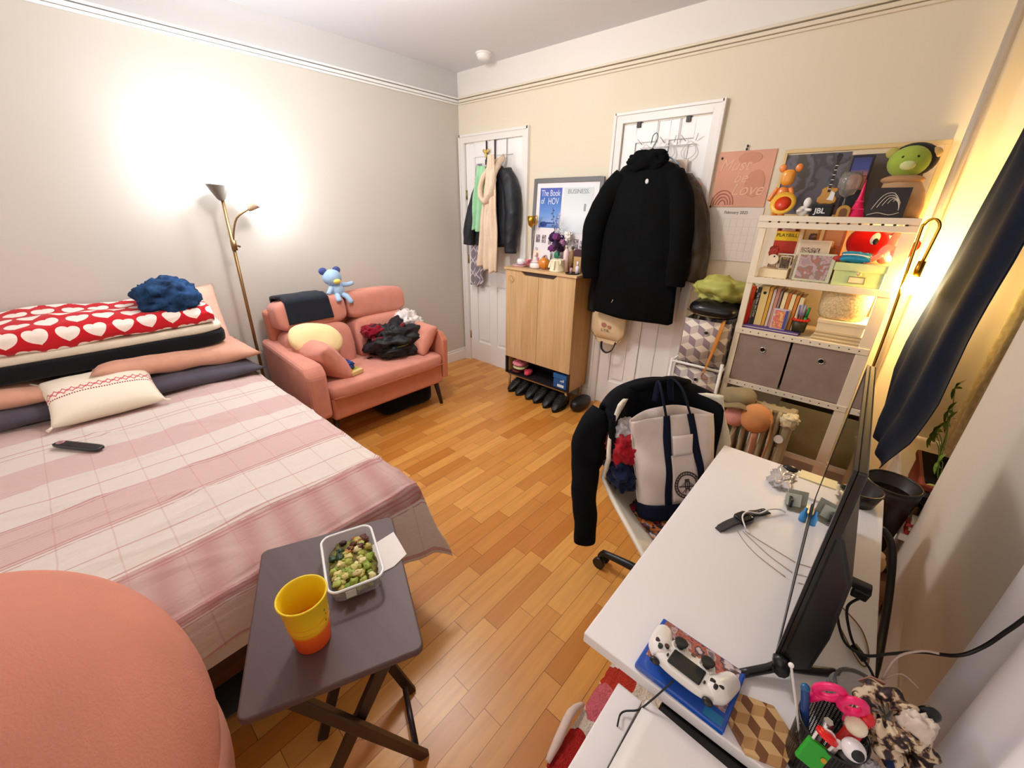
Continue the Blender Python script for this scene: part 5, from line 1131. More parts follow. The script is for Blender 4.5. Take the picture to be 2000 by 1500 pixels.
# ================================================================== CURTAINS AND WINDOW SIDE
def curt(y0, y1, xf, z0f, z1, nf, amp, ph=0.):
    def fn(u, v):
        y = y0+(y1-y0)*u; z0 = z0f(u); z = z0+(z1-z0)*v
        x = xf(u, z)+amp*math.sin(u*nf*2*PI+ph+.5*math.sin(v*2))*(1-.25*v)+.008*noise.noise(Vector((u*5, v*4, ph)))
        return (x, y, z)
    return fn
def xl(z): 
    P = [(.5, 3.352), (.56, 3.352), (.86, 3.318), (1.0, 3.318), (1.14, 3.328), (1.36, 3.352), (1.64, 3.372), (1.83, 3.385), (2.3, 3.405)]
    for (a, b), (c, d) in zip(P, P[1:]):
        if z <= c: return b+(d-b)*max(0, (z-a)/(c-a))
    return P[-1][1]
def xr(z):
    P = [(.5, 3.33), (.67, 3.34), (.79, 3.385), (.94, 3.405), (1.16, 3.408), (1.4, 3.42), (2.3, 3.425)]
    for (a, b), (c, d) in zip(P, P[1:]):
        if z <= c: return b+(d-b)*max(0, (z-a)/(c-a))
    return P[-1][1]
NV = M('#141C2E', .9, var=.2, vs=10, bump=.3, bs=200)
t = thing('navy_curtain', 'dark navy curtain hanging at the far side of the window in the right wall', 'curtain', (3.38, -.66, .56))
part('curtain_panel', S().grid(curt(-.33, -1.0, lambda u, z: xl(z)*(1-u)+xr(z)*u, lambda u: .55+.11*u, 2.30, 2.5, .012), 110, 40), NV, t, solid=.003)
for k in range(9): part('curtain_ring', S().tube([(3.41+.018*math.cos(a), -.34-.08*k, 2.325+.018*math.sin(a)) for a in [2*PI*j/12 for j in range(12)]], .002, 6, closed=True, smooth=1), CHROME, t)
t = thing('curtain_rod', 'thin metal curtain rod above the window', 'curtain rod', (3.41, -1.6, 2.34))
part('rod', S().cyl((3.41, -.26, 2.33), (3.41, -3.0, 2.33), .009, n=14), CHROME, t); 
for y in (-.27, -1.6, -2.95): part('bracket', S().cyl((3.41, y, 2.33), (3.45, y, 2.33), .006).cyl((3.443, y, 2.33), (3.45, y, 2.33), .018), CHROME, t)
solo('lace_curtain', S().grid(curt(-.285, -1.185, lambda u, z: 3.585, lambda u: .548, 2.245, 9, .012, 1.), 140, 30), lace_mat(), 'white lace curtain inside the window recess behind the plants', 'curtain', solid=.002)
solo('white_curtain', S().grid(curt(-1.99, -3.0, lambda u, z: 3.41+.012*u, lambda u: .05, 2.30, 9, .010, 2.), 140, 20), M('#EFEAEC', .9), 'plain white curtain along the right wall at the near right edge of the photo', 'curtain', solid=.003)
# plants on the sill
def leaf(s, p, d, up, L, wd):
    d = Vector(d).normalized(); n = Vector(up).normalized(); sd = d.cross(n).normalized(); p = Vector(p)
    def fn(u, v):
        w_ = wd*math.sin(PI*min(.98, v*.9+.06))**.8; return p+d*L*v+sd*(u-.5)*2*w_-n*L*.35*v*v
    s.grid(fn, 2, 6)
LF = M('#7E9A34', .6, var=.3, vs=30)
def frond(s, base, d, L, k_=7):
    P = [Vector(base)+Vector(d)*L*q+Vector((0, 0, -.35*L*q*q)) for q in (0, .25, .5, .75, 1)]
    s.tube(P, .0014, 5)
    for j in range(k_):
        q = .3+.7*j/(k_-1); p = Vector(base)+Vector(d)*L*q+Vector((0, 0, -.35*L*q*q))
        for sg in (-1, 1): leaf(s, p, Vector(d)*.6+Vector((.3*sg, .8*sg*-1, .1)), (-.3, -.3, 1), .06*(1.15-.45*q), .0085)
def pot(c, r, h, m, rimw=.006, soil=True): 
    return S().lathe([(0, 0), (r*.72, 0), (r*.97, h*.82), (r*1.02, h*.84), (r*1.04, h), (r*.95, h), (r*.9, h*.84), (0, h*.82)], c, n=32)
SO = M('#1A100C', .95)
t = thing('terracotta_planter', 'long terracotta planter with lacy green leaves on the window sill', 'potted plant', (3.51, -.86, .545))
s = S(); s.bb(3.455, 3.555, -1.02, -.74, .545, .64); s.bb(3.448, 3.562, -1.027, -.733, .64, .665)
part('planter', s, M('#9A4028', .7), t, bev=.006); part('soil', S().bb(3.46, 3.55, -1.015, -.745, .66, .668), SO, t)
s = S()
for k, (e_, n_l) in enumerate((((3.455, -.80, .955), 6), ((3.455, -.86, .885), 7), ((3.46, -.89, .86), 6), ((3.455, -.84, .80), 8), ((3.45, -.83, .765), 9), ((3.455, -.80, .775), 8), ((3.47, -.98, .74), 5))):
    e_ = Vector(e_); b0 = Vector((3.495, -.86-.02*k, .66)); s.tube([b0, b0.lerp(e_, .5)+Vector((.0, 0, .04)), e_], .0013, 5, smooth=4)
    for j_ in range(n_l):
        a = 2*PI*j_/n_l+k*.7; leaf(s, e_, (.35*math.cos(a), math.cos(a), math.sin(a)*.8-.15), (-1, -.6, .5), .042, .0060)
part('foliage', s, LF, t)
t = thing('potted_seedling', 'small black pot with a thin trailing seedling beside the big dark pot', 'potted plant', (3.47, -1.08, .545))
part('pot', pot((3.492, -1.085, .545), .055, .095, BLKPL), BLKPL, t); part('soil', S().cyl((3.492, -1.085, .62), (3.492, -1.085, .628), .045), SO, t)
s = S(); s.tube([(3.492, -1.085, .625), (3.47, -1.11, .68), (3.46, -1.145, .70), (3.465, -1.165, .735)], .0022, 6)
for q in range(4): leaf(s, (3.465, -1.165, .735), (math.cos(q*1.6), math.sin(q*1.6), .4), (0, 0, 1), .03, .007)
part('seedling', s, M('#93A03C', .6), t)
t = thing('dark_flower_pot', 'large dark red black-rimmed pot standing behind the desk corner', 'flower pot', (3.37, -1.14, .42))
part('pot', pot((3.372, -1.14, .42), .072, .27, M('#1C0908', .35)), M('#1C0908', .35), t)
part('rim', S().tube([(3.372+.073*math.cos(a), -1.14+.073*math.sin(a), .69) for a in [2*PI*k/24 for k in range(24)]], .0045, 8, closed=True, smooth=1), M('#0B090A', .3), t); part('soil', S().cyl((3.372, -1.14, .64), (3.372, -1.14, .648), .064), SO, t)
t = thing('plant_stand', 'low dark wooden stand behind the desk carrying the big dark pot', 'stand', (3.36, -1.14, 0))
part('top', S().bb(3.275, 3.445, -1.23, -1.03, .40, .42), M('#3A2016', .5), t, bev=.003)
for x in (3.285, 3.435):
    for y in (-1.22, -1.04): part('leg', S().bb(x-.01, x+.01, y-.01, y+.01, 0, .40), M('#3A2016', .5), t)
for k, (z0, z1, col, dx, lab) in enumerate(((.545, .562, '#B8322E', 0, 'red booklet at the bottom of the small stack on the window sill'), (.562, .576, '#F1E6CC', .006, 'cream booklet above the red one on the window sill'), (.576, .588, '#C44A50', -.004, 'pinkish red booklet third from the bottom on the window sill'), (.588, .602, '#EFE4D4', .004, 'white booklet on top of the stack on the window sill'))):
    t = thing('booklet', lab, 'booklet', (3.50, -1.15, z0), 'booklets on the window sill'); part('cover', S().bb(3.44+dx, 3.54+dx, -1.183, -1.142+.0, z0, z1), M(col, .6), t); part('pages', S().bb(3.442+dx, 3.5405+dx, -1.1825, -1.1425, z0+.002, z1-.002), M('#F4EAD8', .9), t)
t = thing('round_jar', 'small cream shell shaped jar near the foot of the dark pot', 'jar', (3.40, -1.262, .40))
part('jar', S().ell((3.395, -1.262, .445), (.03, .024, .042)), M('#D9A870', .4), t); part('lid', S().ell((3.395, -1.262, .482), (.02, .018, .012)), M('#E8C090', .4), t)
t = thing('wall_shelf', 'small brown wooden ledge behind the desk under the window', 'shelf', (3.395, -1.27, .38)); part('board', S().bb(3.345, 3.447, -1.36, -1.232, .386, .403), M('#7A4A28', .6), t, bev=.002); part('support', S().bb(3.36, 3.375, -1.35, -1.24, 0, .386), M('#7A4A28', .6), t); part('support', S().bb(3.425, 3.44, -1.35, -1.24, 0, .386), M('#7A4A28', .6), t)

# ================================================================== DESK
ZD = .74; DX0, DX1, DY0, DY1 = 2.893, 3.337, -2.312, -1.365
DK = M('#F0ECEC', .38)
t = thing('desk', 'white rectangular desk along the right wall', 'desk', (3.115, -1.84, 0))
part('desktop', S().bb(DX0, DX1, DY0, DY1, ZD-.026, ZD), DK, t, bev=.003)
for x in (DX0+.22, DX1-.03):
    for y in (DY0+.14, DY1-.06): part('leg', S().bb(x-.02, x+.02, y-.02, y+.02, 0, ZD-.026), DK, t, bev=.002)
part('apron', S().bb(DX0+.05, DX1-.05, DY1-.04, DY1-.024, ZD-.10, ZD-.026).bb(DX0+.02, DX0+.035, DY0+.05, DY1-.05, ZD-.07, ZD-.026), DK, t)
# low side table with the console
t = thing('side_table', 'low white side table with a raised edge in front of the desk', 'side table', (3.18, -2.55, 0))
part('tabletop', S().bb(3.03, 3.42, -2.84, -2.325, .585, .60), DK, t); part('side_board', S().bb(2.982, 3.03, -2.84, -2.325, .56, .70), DK, t, bev=.002)
for x, y in ((2.995, -2.83), (2.995, -2.34), (3.41, -2.83), (3.41, -2.34)): part('leg', S().bb(x-.01, x+.01, y-.01, y+.01, 0, .585), DK, t)
t = thing('game_console', 'large white and black game console lying flat beside the desk', 'game console', (3.2, -2.5, .60))
cx = X((0, 0, 0), (0, 0, -.015))
cs = Matrix.Translation((3.045, -2.297, .036)) @ cx
part('core', S(cs).bb(.012, .37, -.26, -.004, .607, .675), M('#08080A', .2), t, bev=.006)
part('lower_shell', S(cs).grid(lambda u, v: (u*.375, -.265+v*.265, .606-.004*math.sin(v*PI)), 8, 8), WHITE, t, solid=.006)
part('upper_shell', S(cs).grid(lambda u, v: (-.008+u*.38, -.272+v*(.240-.016*u), .681+.008*math.sin(v*PI)+.006*u), 16, 12), M('#E9E2DE', .45), t, solid=.005)
# rug under desk
t = thing('heart_rug', 'fluffy cream rug with red and pink hearts on the floor under the desk', 'rug', (3.05, -2.3, 0))
m_, nt_, b_ = base('fluffy_heart_pile', 1.); _v, x_, y_, z_ = coords(nt_)
def nheart(cx, cy, s_, a):
    X_ = (x_-cx)*(math.cos(a)/s_)+(y_-cy)*(math.sin(a)/s_); Y_ = (y_-cy)*(math.cos(a)/s_)-(x_-cx)*(math.sin(a)/s_)
    q = X_*X_+Y_*Y_-1; return (q*q*q-X_*X_*Y_*Y_*Y_).lt(0)
col = lin('#EFE2D2')
for a in ((2.86, -1.93, .055, .5, '#C63A22'), (2.85, -2.03, .06, -.3, '#E2707A'), (2.84, -2.215, .065, .8, '#B8201C'), (2.96, -2.12, .06, .2, '#D8606A'), (2.93, -2.30, .065, -.5, '#C02A20'), (2.98, -2.42, .06, .6, '#E58A90'), (2.86, -2.46, .055, 0, '#C63A22')): col = mixc(nt_, nheart(*a[:4]), col, lin(a[4]))
nt_.links.new(col, b_.inputs['Base Color']); bumpn(nt_, b_, noisen(nt_, _v, 160, 3), 1., .012)
s = S(); s.grid(lambda u, v: (2.805+u*.5+.004*noise.noise(Vector((v*40, 1, 1))), -2.75+v*.93, .018+.006*noise.noise(Vector((u*30, v*60, 0)))-.014*(max(0, abs(2*u-1)-.94)/.06+max(0, abs(2*v-1)-.96)/.04 > 0)), 80, 150); part('pile', s, m_, t, solid=.004)
solo('fur_strap', S().tube([(2.80, -2.06, .02), (2.792, -2.12, .05), (2.80, -2.20, .035), (2.806, -2.26, .03)], [.008, .014, .014, .008], 8), F('#F0D8CC'), 'pale pink fluffy strap lying at the edge of the heart rug', 'strap')
# TV
t = thing('television', 'slim black television on the desk seen almost edge-on, screen facing the chair', 'television', (3.20, -1.87, ZD))
TX = Matrix.Translation((3.187, -2.150, 0)) @ Euler((0, 0, .015)).to_matrix().to_4x4()
part('panel', S(TX).bb(.0035, .016, 0, .555, .795, 1.19), M('#1B1713', .25), t, bev=.003)
part('screen', S(TX).bb(.0, .0035, .008, .547, .808, 1.182), M('#050506', .04, coat=1.), t)
part('bezel', S(TX).bb(-.001, .0035, 0, .555, .790, .809).bb(-.001, .0035, 0, .555, 1.181, 1.191).bb(-.001, .0035, 0, .009, .809, 1.181).bb(-.001, .0035, .546, .555, .809, 1.181), BLKPL, t, bev=.001)
part('rear_housing', S(TX).prism([(.004, .782), (.030, .778), (.050, .80), (.055, .88), (.050, 1.0), (.020, 1.075), (.004, 1.08)], .0, .552, 'y'), BLKPL, t, bev=.006)
part('lower_edge', S(TX).tube([(.010, .004, .79), (.014, .01, .775), (.012, .27, .772), (.010, .55, .775)], .014, 10), BLKPL, t)
for y in (-2.135,):
    part('foot', S().tube([(3.150, y-.055, .7465), (3.185, y-.02, .757), (3.203, y-.002, .764), (3.235, y+.022, .757), (3.278, y+.062, .7465)], [.0075, .008, .010, .008, .0075], 12, smooth=3), BLKPL, t)
part('foot', S().tube([(3.205, -1.70, .775), (3.235, -1.68, .757), (3.278, -1.64, .7465)], [.010, .008, .0075], 12, smooth=3).cyl((3.20, -1.64, .7475), (3.20, -1.64, .785), .012), BLKPL, t)
part('power_plug', S().bb(3.262, 3.286, -2.0, -1.985, .865, .885).bb(3.240, 3.286, -2.0, -1.985, .885, .90), BLKPL, t, bev=.003)
# cables
CB = M('#0E0D10', .5)
solo('power_cable', S().tube([(3.278, -1.992, .866), (3.268, -1.99, .83), (3.285, -1.99, .78), (3.305, -2.0, .752), (3.33, -2.03, .748), (3.355, -2.05, .70), (3.36, -2.06, .60), (3.38, -2.1, .4), (3.40, -2.15, .02)], .0024, 8, smooth=5).cyl((3.298, -1.996, .757), (3.318, -2.012, .751), .0065), CB, 'thin black power cable from the television plug over the back edge of the desk', 'cable')
solo('black_cable', S().tube([(3.25, -1.93, .82), (3.262, -1.965, .785), (3.285, -2.0, .757), (3.312, -2.025, .775), (3.332, -2.05, .83), (3.352, -2.075, .885), (3.375, -2.10, .93), (3.39, -2.10, .965), (3.396, -2.11, 1.02), (3.395, -2.14, 1.08), (3.39, -2.22, 1.10), (3.40, -2.36, .9), (3.40, -2.45, .5)], .0026, 8, smooth=5), CB, 'long black cable running from the television towards the white curtain', 'cable')
solo('thick_black_cable', S().tube([(3.352, -1.40, .66), (3.360, -1.41, .665), (3.385, -1.44, .64), (3.405, -1.50, .56), (3.41, -1.62, .50), (3.40, -1.76, .48), (3.385, -1.86, .40), (3.38, -1.95, .2), (3.37, -2.0, .02)], .0095, 10, smooth=5), CB, 'thick black cable bundle hanging between the desk and the right wall', 'cable')
solo('beige_cable', S().tube([(3.248, -1.90, .755), (3.28, -1.96, .7445), (3.315, -2.02, .7445), (3.325, -1.99, .7445), (3.31, -1.93, .7445), (3.27, -1.89, .7445)], .0014, 6, smooth=6), M('#8A6A3E', .5), 'thin brownish cable looped on the desk behind the television', 'cable')
solo('ceramic_cup', S().lathe([(0, 0), (.04, 0), (.052, .05), (.048, .05), (.038, .006), (0, .006)], (3.275, -1.43, ZD)), M('#1A0E0C', .3), 'dark brown round bowl on the far right corner of the desk behind the television', 'bowl')
# things on the desk
t = thing('smartwatch', 'black smartwatch with its strap laid open on the desk', 'watch', (3.047, -1.745, ZD))
a_ = math.atan2(.17, .08)
wx = X((3.047, -1.748, ZD), (0, 0, a_))
part('watch_case', S(wx).ell((0, 0, .010), (.022, .019, .008), e1=.4, e2=.4), M('#0E0E12', .15), t)
part('strap', S(wx).grid(lambda u, v: (-.02-.075*v, (u-.5)*.024*(1-.1*v)*(1 if v < .9 else .8), .010-.008*v+.004*math.sin(v*3)), 6, 14), M('#3A3638', .7), t, solid=.003)
part('strap', S(wx).grid(lambda u, v: (.02+.072*v, (u-.5)*.022+.004*math.sin(v*4), .010-.006*v+.002*math.sin(v*8)), 6, 14), M('#2E2A2C', .7), t, solid=.003)
for k in range(4): part('strap_hole', S(wx).cyl((.045+.012*k, .003, .006), (.045+.012*k, .003, .0115), .0016, n=8), M('#8A8486', .6), t)
solo('charging_cable', S().tube([(3.062, -1.79, .752), (3.045, -1.765, .764), (3.05, -1.735, .764), (3.075, -1.70, .752), (3.092, -1.67, .756), (3.112, -1.645, .752), (3.128, -1.638, .746)], .0022, 6, smooth=5), M('#E9E4E2', .4), 'white charging cable crossing over the smartwatch', 'cable')
for k, (P, lab) in enumerate((([(3.062, -1.79, .7435), (3.10, -1.80, .7425), (3.14, -1.81, .7425), (3.18, -1.82, .7425)], 'grey lead running from the smartwatch to the television, nearest the wall'), ([(3.058, -1.795, .7435), (3.09, -1.815, .7425), (3.13, -1.84, .7425), (3.18, -1.86, .7425)], 'grey lead in the middle of the three running to the television'), ([(3.045, -1.80, .7435), (3.07, -1.83, .7425), (3.11, -1.86, .7425), (3.17, -1.885, .7425)], 'grey lead nearest the camera running to the television'))):
    solo('thin_lead', S().tube(P, .0010, 6, smooth=5), M('#A8928C', .5), lab, 'cable')
t = thing('card_stand', 'small silver metal holder with pale cards on the desk before the television', 'holder', (3.155, -1.59, ZD))
sx_ = X((3.150, -1.585, ZD), (0, 0, .35))
part('base_plate', S(sx_).bb(-.03, .028, -.022, .022, 0, .005), M('#9A968C', .3, .8), t, bev=.001); part('back_plate', S(sx_ @ X((0, .012, .0), (-.35, 0, 0))).bb(-.026, .024, -.002, .002, 0, .045), M('#C8CDBE', .35, .3), t); part('clip', S(sx_).bb(-.024, -.018, -.01, .012, .005, .03), M('#2A2A2C', .4), t)
part('card', S(sx_ @ X((-.006, -.002, .0), (-.42, 0, 0))).bb(-.028, .012, -.001, .001, .004, .040), M('#DDE2D4', .5), t)
solo('eye_drops', S().lathe([(0, 0), (.009, 0), (.009, .022), (.004, .032), (.004, .042), (0, .045)], (3.168, -1.635, ZD)), M('#3A8FD0', .25), 'tiny blue capped bottle beside the silver card holder', 'bottle')
solo('envelope', S().bb(3.128, 3.245, -1.425, -1.375, ZD, ZD+.012), M('#F2E3B0', .6), 'cream narrow box at the far edge of the desk', 'box', bev=.001)
solo('paper_stack', S(X((3.165, -1.475, ZD+.003), (0, 0, -.08))).bb(-.06, .062, -.045, .045, -.003, .006), M('#EFE8E0', .7), 'stack of white papers on the far end of the desk', 'papers')
solo('clear_plastic_wrap', S().pile((3.09, -1.47, ZD+.008), (.03, .055, .008), 7, .5, 2.5, flat=ZD+.001), M('#F2ECEE', .1, trans=.5), 'thin crumpled clear plastic wrap left of the papers', 'plastic wrap')
solo('black_mouse', S().ell((3.10, -1.392, ZD+.010), (.022, .014, .010)), BLKPL, 'small black round object at the far edge of the desk', 'mouse')
# game case
t = thing('game_case', 'blue video game case with a colourful cover lying under the white controller', 'game case', (3.075, -2.245, ZD))
BLU = M('#1450B4', .2, coat=.5)
part('case', S(X((3.078, -2.247, 0), (0, 0, -.03))).bb(-.078, .078, -.062, .062, ZD, ZD+.013), BLU, t, bev=.003)
cv = part('cover_print', S(X((3.078, -2.240, 0), (0, 0, -.03))).bb(-.070, .070, -.040, .052, ZD+.013, ZD+.0136), photo_mat('cover_art', ['#7A6A72', '#C8A8A8', '#8A5A4A', '#C46A5A', '#4A3C46', '#D8C8C8'], 34, 6), t)
part('teal_corner', S(X((3.078, -2.247, 0), (0, 0, -.03))).bb(.042, .072, -.058, -.042, ZD+.013, ZD+.0136), M('#1E7AB0', .2), t)
# controller
t = thing('game_controller', 'white wireless game controller lying on the blue game case', 'game controller', (3.078, -2.265, ZD+.013))
G = X((3.076, -2.272, ZD+.040), (-.18, 0, -.06))
WC = M('#ECE8E2', .3, coat=.3)
s = S(G); s.ell((0, .0, 0), (.060, .031, .0145), e1=.6, e2=.7, n=48, m=18)
for sg in (-1, 1): s.tube([(sg*.040, -.016, -.001), (sg*.050, .002, 0), (sg*.057, .026, -.003), (sg*.062, .048, -.008), (sg*.064, .058, -.010)], [.014, .0215, .0185, .0155, .009], 18, smooth=5)
part('body', s, WC, t)
part('touchpad', S(G).bb(-.028, .028, -.029, .006, .0115, .0165), M('#17181A', .55), t, bev=.003)
for sg in (-1, 1):
    st = part('thumbstick', S(G).lathe([(.006, .010), (.006, .02), (.0105, .022), (.0115, .026), (.009, .0265), (.006, .0255), (0, .0255)], (sg*.0235, .018, 0), n=24), M('#141618', .6), t)
    part('stick_collar', S(G).lathe([(.0145, .009), (.0145, .0145), (.012, .0165), (.010, .014)], (sg*.0235, .018, 0), n=24), WC, st)
part('home_button', S(G).cyl((0, .022, .011), (0, .022, .0145), .004), M('#6A5048', .5), t)
for k, (dx, dy, col) in enumerate(((-.0085, 0, '#7A4A78'), (.0085, 0, '#A04038'), (0, -.0085, '#3E6A6A'), (0, .0085, '#3E4A78'))):
    part('face_button', S(G).cyl((-.048+dx, -.004+dy, .013), (-.048+dx, -.004+dy, .0195), .0042), M('#26262A', .3), t); part('button_ring', S(G).tube([(-.048+dx+.0022*math.cos(a), -.004+dy+.0022*math.sin(a), .0196) for a in [2*PI*j/10 for j in range(10)]], .0004, 5, closed=True, smooth=1), M(col, .4), t)
for dx, dy in ((-.0065, 0), (.0065, 0), (0, -.0065), (0, .0065)): part('direction_button', S(G).ell((.048+dx, -.004+dy, .0165), (.0048 if dx else .0034, .0034 if dx else .0048, .003), e1=.5, e2=.7), M('#161214', .4), t)
for sg in (-1, 1): part('option_button', S(G).ell((sg*.032, -.016, .0145), (.0018, .0038, .002)), M('#26211F', .4), t); part('trigger', S(G).ell((sg*.046, -.030, -.002), (.009, .006, .006)), M('#141416', .3), t)
part('cable', S().tube([(3.065, -2.302, .772), (3.055, -2.318, .752), (3.045, -2.335, .735), (3.032, -2.352, .715), (3.012, -2.368, .706), (3.014, -2.39, .703), (3.022, -2.40, .60), (3.03, -2.40, .602), (3.05, -2.42, .603)], .0016, 6, smooth=4), CB, t)
# hexagonal coaster
hx = [(3.197+.052*math.cos(PI/3*k+.35), -2.262+.052*math.sin(PI/3*k+.35)) for k in range(6)]
s = S(); s.prism(hx, ZD, ZD+.009, 'z'); s.mi = 0
solo('hexagonal_coaster', s, rhomb_mat('cube_parquet_wood', ['#7A4E30', '#B98C58', '#D3AC78'], .020, .5, uv=False), 'hexagonal wooden coaster with a three-tone cube inlay on the desk', 'coaster', bev=.001)
# pen cup and contents
t = thing('pen_cup', 'black mesh pen cup at the near right corner of the desk', 'pen cup', (3.268, -2.25, ZD)); px_, py_ = 3.268, -2.255
m_, nt_, b_ = base('black_wire_mesh', .4); _v, U_, V_, Z_ = coords(nt_, 'UV'); b_.inputs['Base Color'].default_value = lin('#0B0B0C')
hole = (((U_*60).frac()-.5).abs().lt(.30))*(((V_*26).frac()-.5).abs().lt(.30)); nt_.links.new((1-hole*.75).s, b_.inputs['Alpha'])
part('mesh_wall', S().grid(lambda u, v: (px_+(.037+.004*v)*math.cos(u*2*PI), py_+(.037+.004*v)*math.sin(u*2*PI), ZD+.003+.095*v), 32, 6, cu=True), m_, t)
for z, r_ in ((.003, .037), (.098, .041)): part('ring', S().tube([(px_+r_*math.cos(a), py_+r_*math.sin(a), ZD+z) for a in [2*PI*k/24 for k in range(24)]], .002, 8, closed=True, smooth=1), BLKPL, t)
part('bottom', S().cyl((px_, py_, ZD), (px_, py_, ZD+.003), .037, n=32), BLKPL, t)
t = thing('scissors', 'hot pink scissors standing handles up in the mesh pen cup', 'scissors', (3.262, -2.262, ZD+.01)); HP = M('#E81A6A', .4)
for dx, rot in ((-.012, .25), (.014, -.2)):
    q = X((3.258+dx, -2.262, ZD+.165), (.3, rot, .3)); part('handle_loop', S(q).tube([(.013*math.cos(a), 0, .021*math.sin(a)) for a in [2*PI*k/14 for k in range(14)]], .0052, 10, closed=True, smooth=2), HP, t); part('handle_shank', S(q).tube([(0, 0, -.02), (.002, 0, -.045), (0, 0, -.06)], [.007, .006, .004], 8), HP, t)
part('blade', S().cyl((3.262, -2.258, ZD+.012), (3.26, -2.26, ZD+.11), .0035, .006, n=6), CHROME, t)
def pen(lab, name, a, b, r_, col, cap=None, kind='pen'):
    t = thing(name, lab, kind, a); part('barrel', S().cyl(a, b, r_, n=12), M(col, .35), t)
    if cap: d = (Vector(b)-Vector(a)).normalized(); part('cap', S().ell(Vector(b), (r_*cap[1],)*3), M(cap[0], .35), t)
    return t
pen('white cotton-tipped stick leaning left out of the mesh pen cup', 'swab_stick', (3.252, -2.268, ZD+.02), (3.195, -2.292, ZD+.205), .0016, '#D8D0CC', ('#EFEAE6', 2.2), 'stick')
pen('dark blue pen at the left of the mesh pen cup', 'pen', (3.255, -2.25, ZD+.01), (3.222, -2.265, ZD+.15), .0055, '#123A78', ('#1A5A8A', 1.1))
pen('red marker with a cream dome cap behind the pink scissors', 'marker', (3.272, -2.268, ZD+.01), (3.284, -2.262, ZD+.135), .0085, '#C8140E', ('#E9DCC0', 1.5), 'marker')
pen('bright red marker at the right of the mesh pen cup', 'marker', (3.285, -2.258, ZD+.01), (3.292, -2.25, ZD+.145), .0075, '#D81020', ('#D0101C', 1.25), 'marker')
t = thing('white_black_marker', 'white and black glossy dome-topped marker at the front of the mesh pen cup', 'marker', (3.282, -2.285, ZD+.02)); part('barrel', S().cyl((3.275, -2.27, ZD+.015), (3.286, -2.285, ZD+.115), .010), BLKPL, t); part('dome', S().ell((3.287, -2.286, ZD+.12), .0135), M('#E9E6E8', .25), t); part('dark_patch', S().ell((3.290, -2.293, ZD+.124), (.008, .008, .008)), BLACK, t)
pen('silver clicker pen between the red and the white markers', 'pen', (3.27, -2.275, ZD+.01), (3.272, -2.288, ZD+.115), .0035, '#B8A8A0', ('#D8D0CC', 1.6))
t = thing('padlock', 'green padlock with a white shackle hooked on the rim of the mesh pen cup', 'padlock', (3.252, -2.302, ZD+.07))
q = X((3.253, -2.302, ZD+.085), (-.45, .28, .1)); part('lock_body', S(q).bb(-.015, .015, -.004, .004, -.018, .018), M('#1EA01E', .35), t, bev=.002); part('shackle', S(q).tube([(-.010, 0, .016), (-.010, 0, .034), (0, 0, .042), (.010, 0, .034), (.010, 0, .016)], .0018, 8), M('#E8E4DC', .3), t); part('brass_pin', S(q).cyl((.010, -.004, .004), (.010, -.0055, .004), .0035), GOLD, t)
solo('red_button_lid', S(X((3.258, -2.292, ZD+.118), (-.5, .2, 0))).lathe([(0, 0), (.013, 0), (.013, .004), (.008, .006), (0, .007)]), M('#E01818', .3), 'small bright red disc behind the shackle of the green padlock', 'button')
# glass jar and scrunchies
t = thing('glass_jar', 'clear glass jar with hair ties at the near right edge of the desk', 'jar', (3.298, -2.175, ZD)); jx, jy = 3.292, -2.165
part('jar_wall', S().lathe([(0, 0), (.036, 0), (.04, .01), (.04, .08), (.036, .09), (.036, .098), (.033, .098), (.033, .09), (.037, .078), (.037, .012), (0, .004)], (jx+.005, jy, ZD), n=36), M('#F4F4F4', .04, trans=.92), t)
m_, nt_, b_ = base('leopard_satin', .5); _v = coords(nt_)[0]; f1 = N(nt_, noisen(nt_, _v, 75, 2)); col = mixc(nt_, f1.gt(.53), lin('#D8C4A6'), lin('#2C1C20')); col = mixc(nt_, f1.gt(.47)*f1.lt(.53), col, lin('#8E6E4E')); nt_.links.new(col, b_.inputs['Base Color']); LEO = m_; b_.inputs['Roughness'].default_value = .6
def scrunch(c, R_, r_, rot, seed, m, lab):
    q = X(c, rot)
    def fn(u, v):
        a = u*2*PI; b_2 = v*2*PI; rr = r_*(1+.22*math.sin(a*9+seed+2.5*math.sin(b_2+a))+.22*noise.noise(Vector((math.cos(a)*3, math.sin(a)*3, math.cos(b_2)*1.5+seed)))); return ((R_+rr*math.cos(b_2))*math.cos(a), (R_+rr*math.cos(b_2))*math.sin(a), rr*math.sin(b_2)*1.1)
    solo('scrunchie', S(q).grid(fn, 110, 16, cu=True, cv=True), m, lab, 'hair tie')
scrunch((3.318, -2.205, ZD+.125), .024, .0135, (.5, -.2, 0), 0, LEO, 'leopard print scrunchie topmost on the glass jar')
scrunch((3.345, -2.222, ZD+.100), .022, .013, (.9, .9, 0), 2, LEO, 'leopard print scrunchie hanging off the right side of the jar')
scrunch((3.300, -2.222, ZD+.100), .014, .011, (1.3, .2, .4), 4, LEO, 'small leopard print scrunchie between the pen cup and the jar')
solo('satin_bow', S().pile((3.345, -2.212, ZD+.140), (.017, .011, .022), 2, .3, 2.5, n=30, m=18), M('#D9C8B8', .35), 'cream satin knot on the right of the leopard scrunchies', 'hair tie')
solo('hair_clip', S().ell((3.360, -2.175, ZD+.135), (.016, .008, .012), rot=(0, .5, .5)), M('#10161C', .3), 'dark plastic hair clip sticking up behind the satin knot', 'hair clip')
solo('blue_band', S().tube([(3.322, -2.215, ZD+.11), (3.330, -2.245, ZD+.095), (3.345, -2.262, ZD+.075), (3.362, -2.262, ZD+.07)], .0045, 8, smooth=4), F('#16284C'), 'navy blue elastic band hanging in front of the jar', 'hair tie')
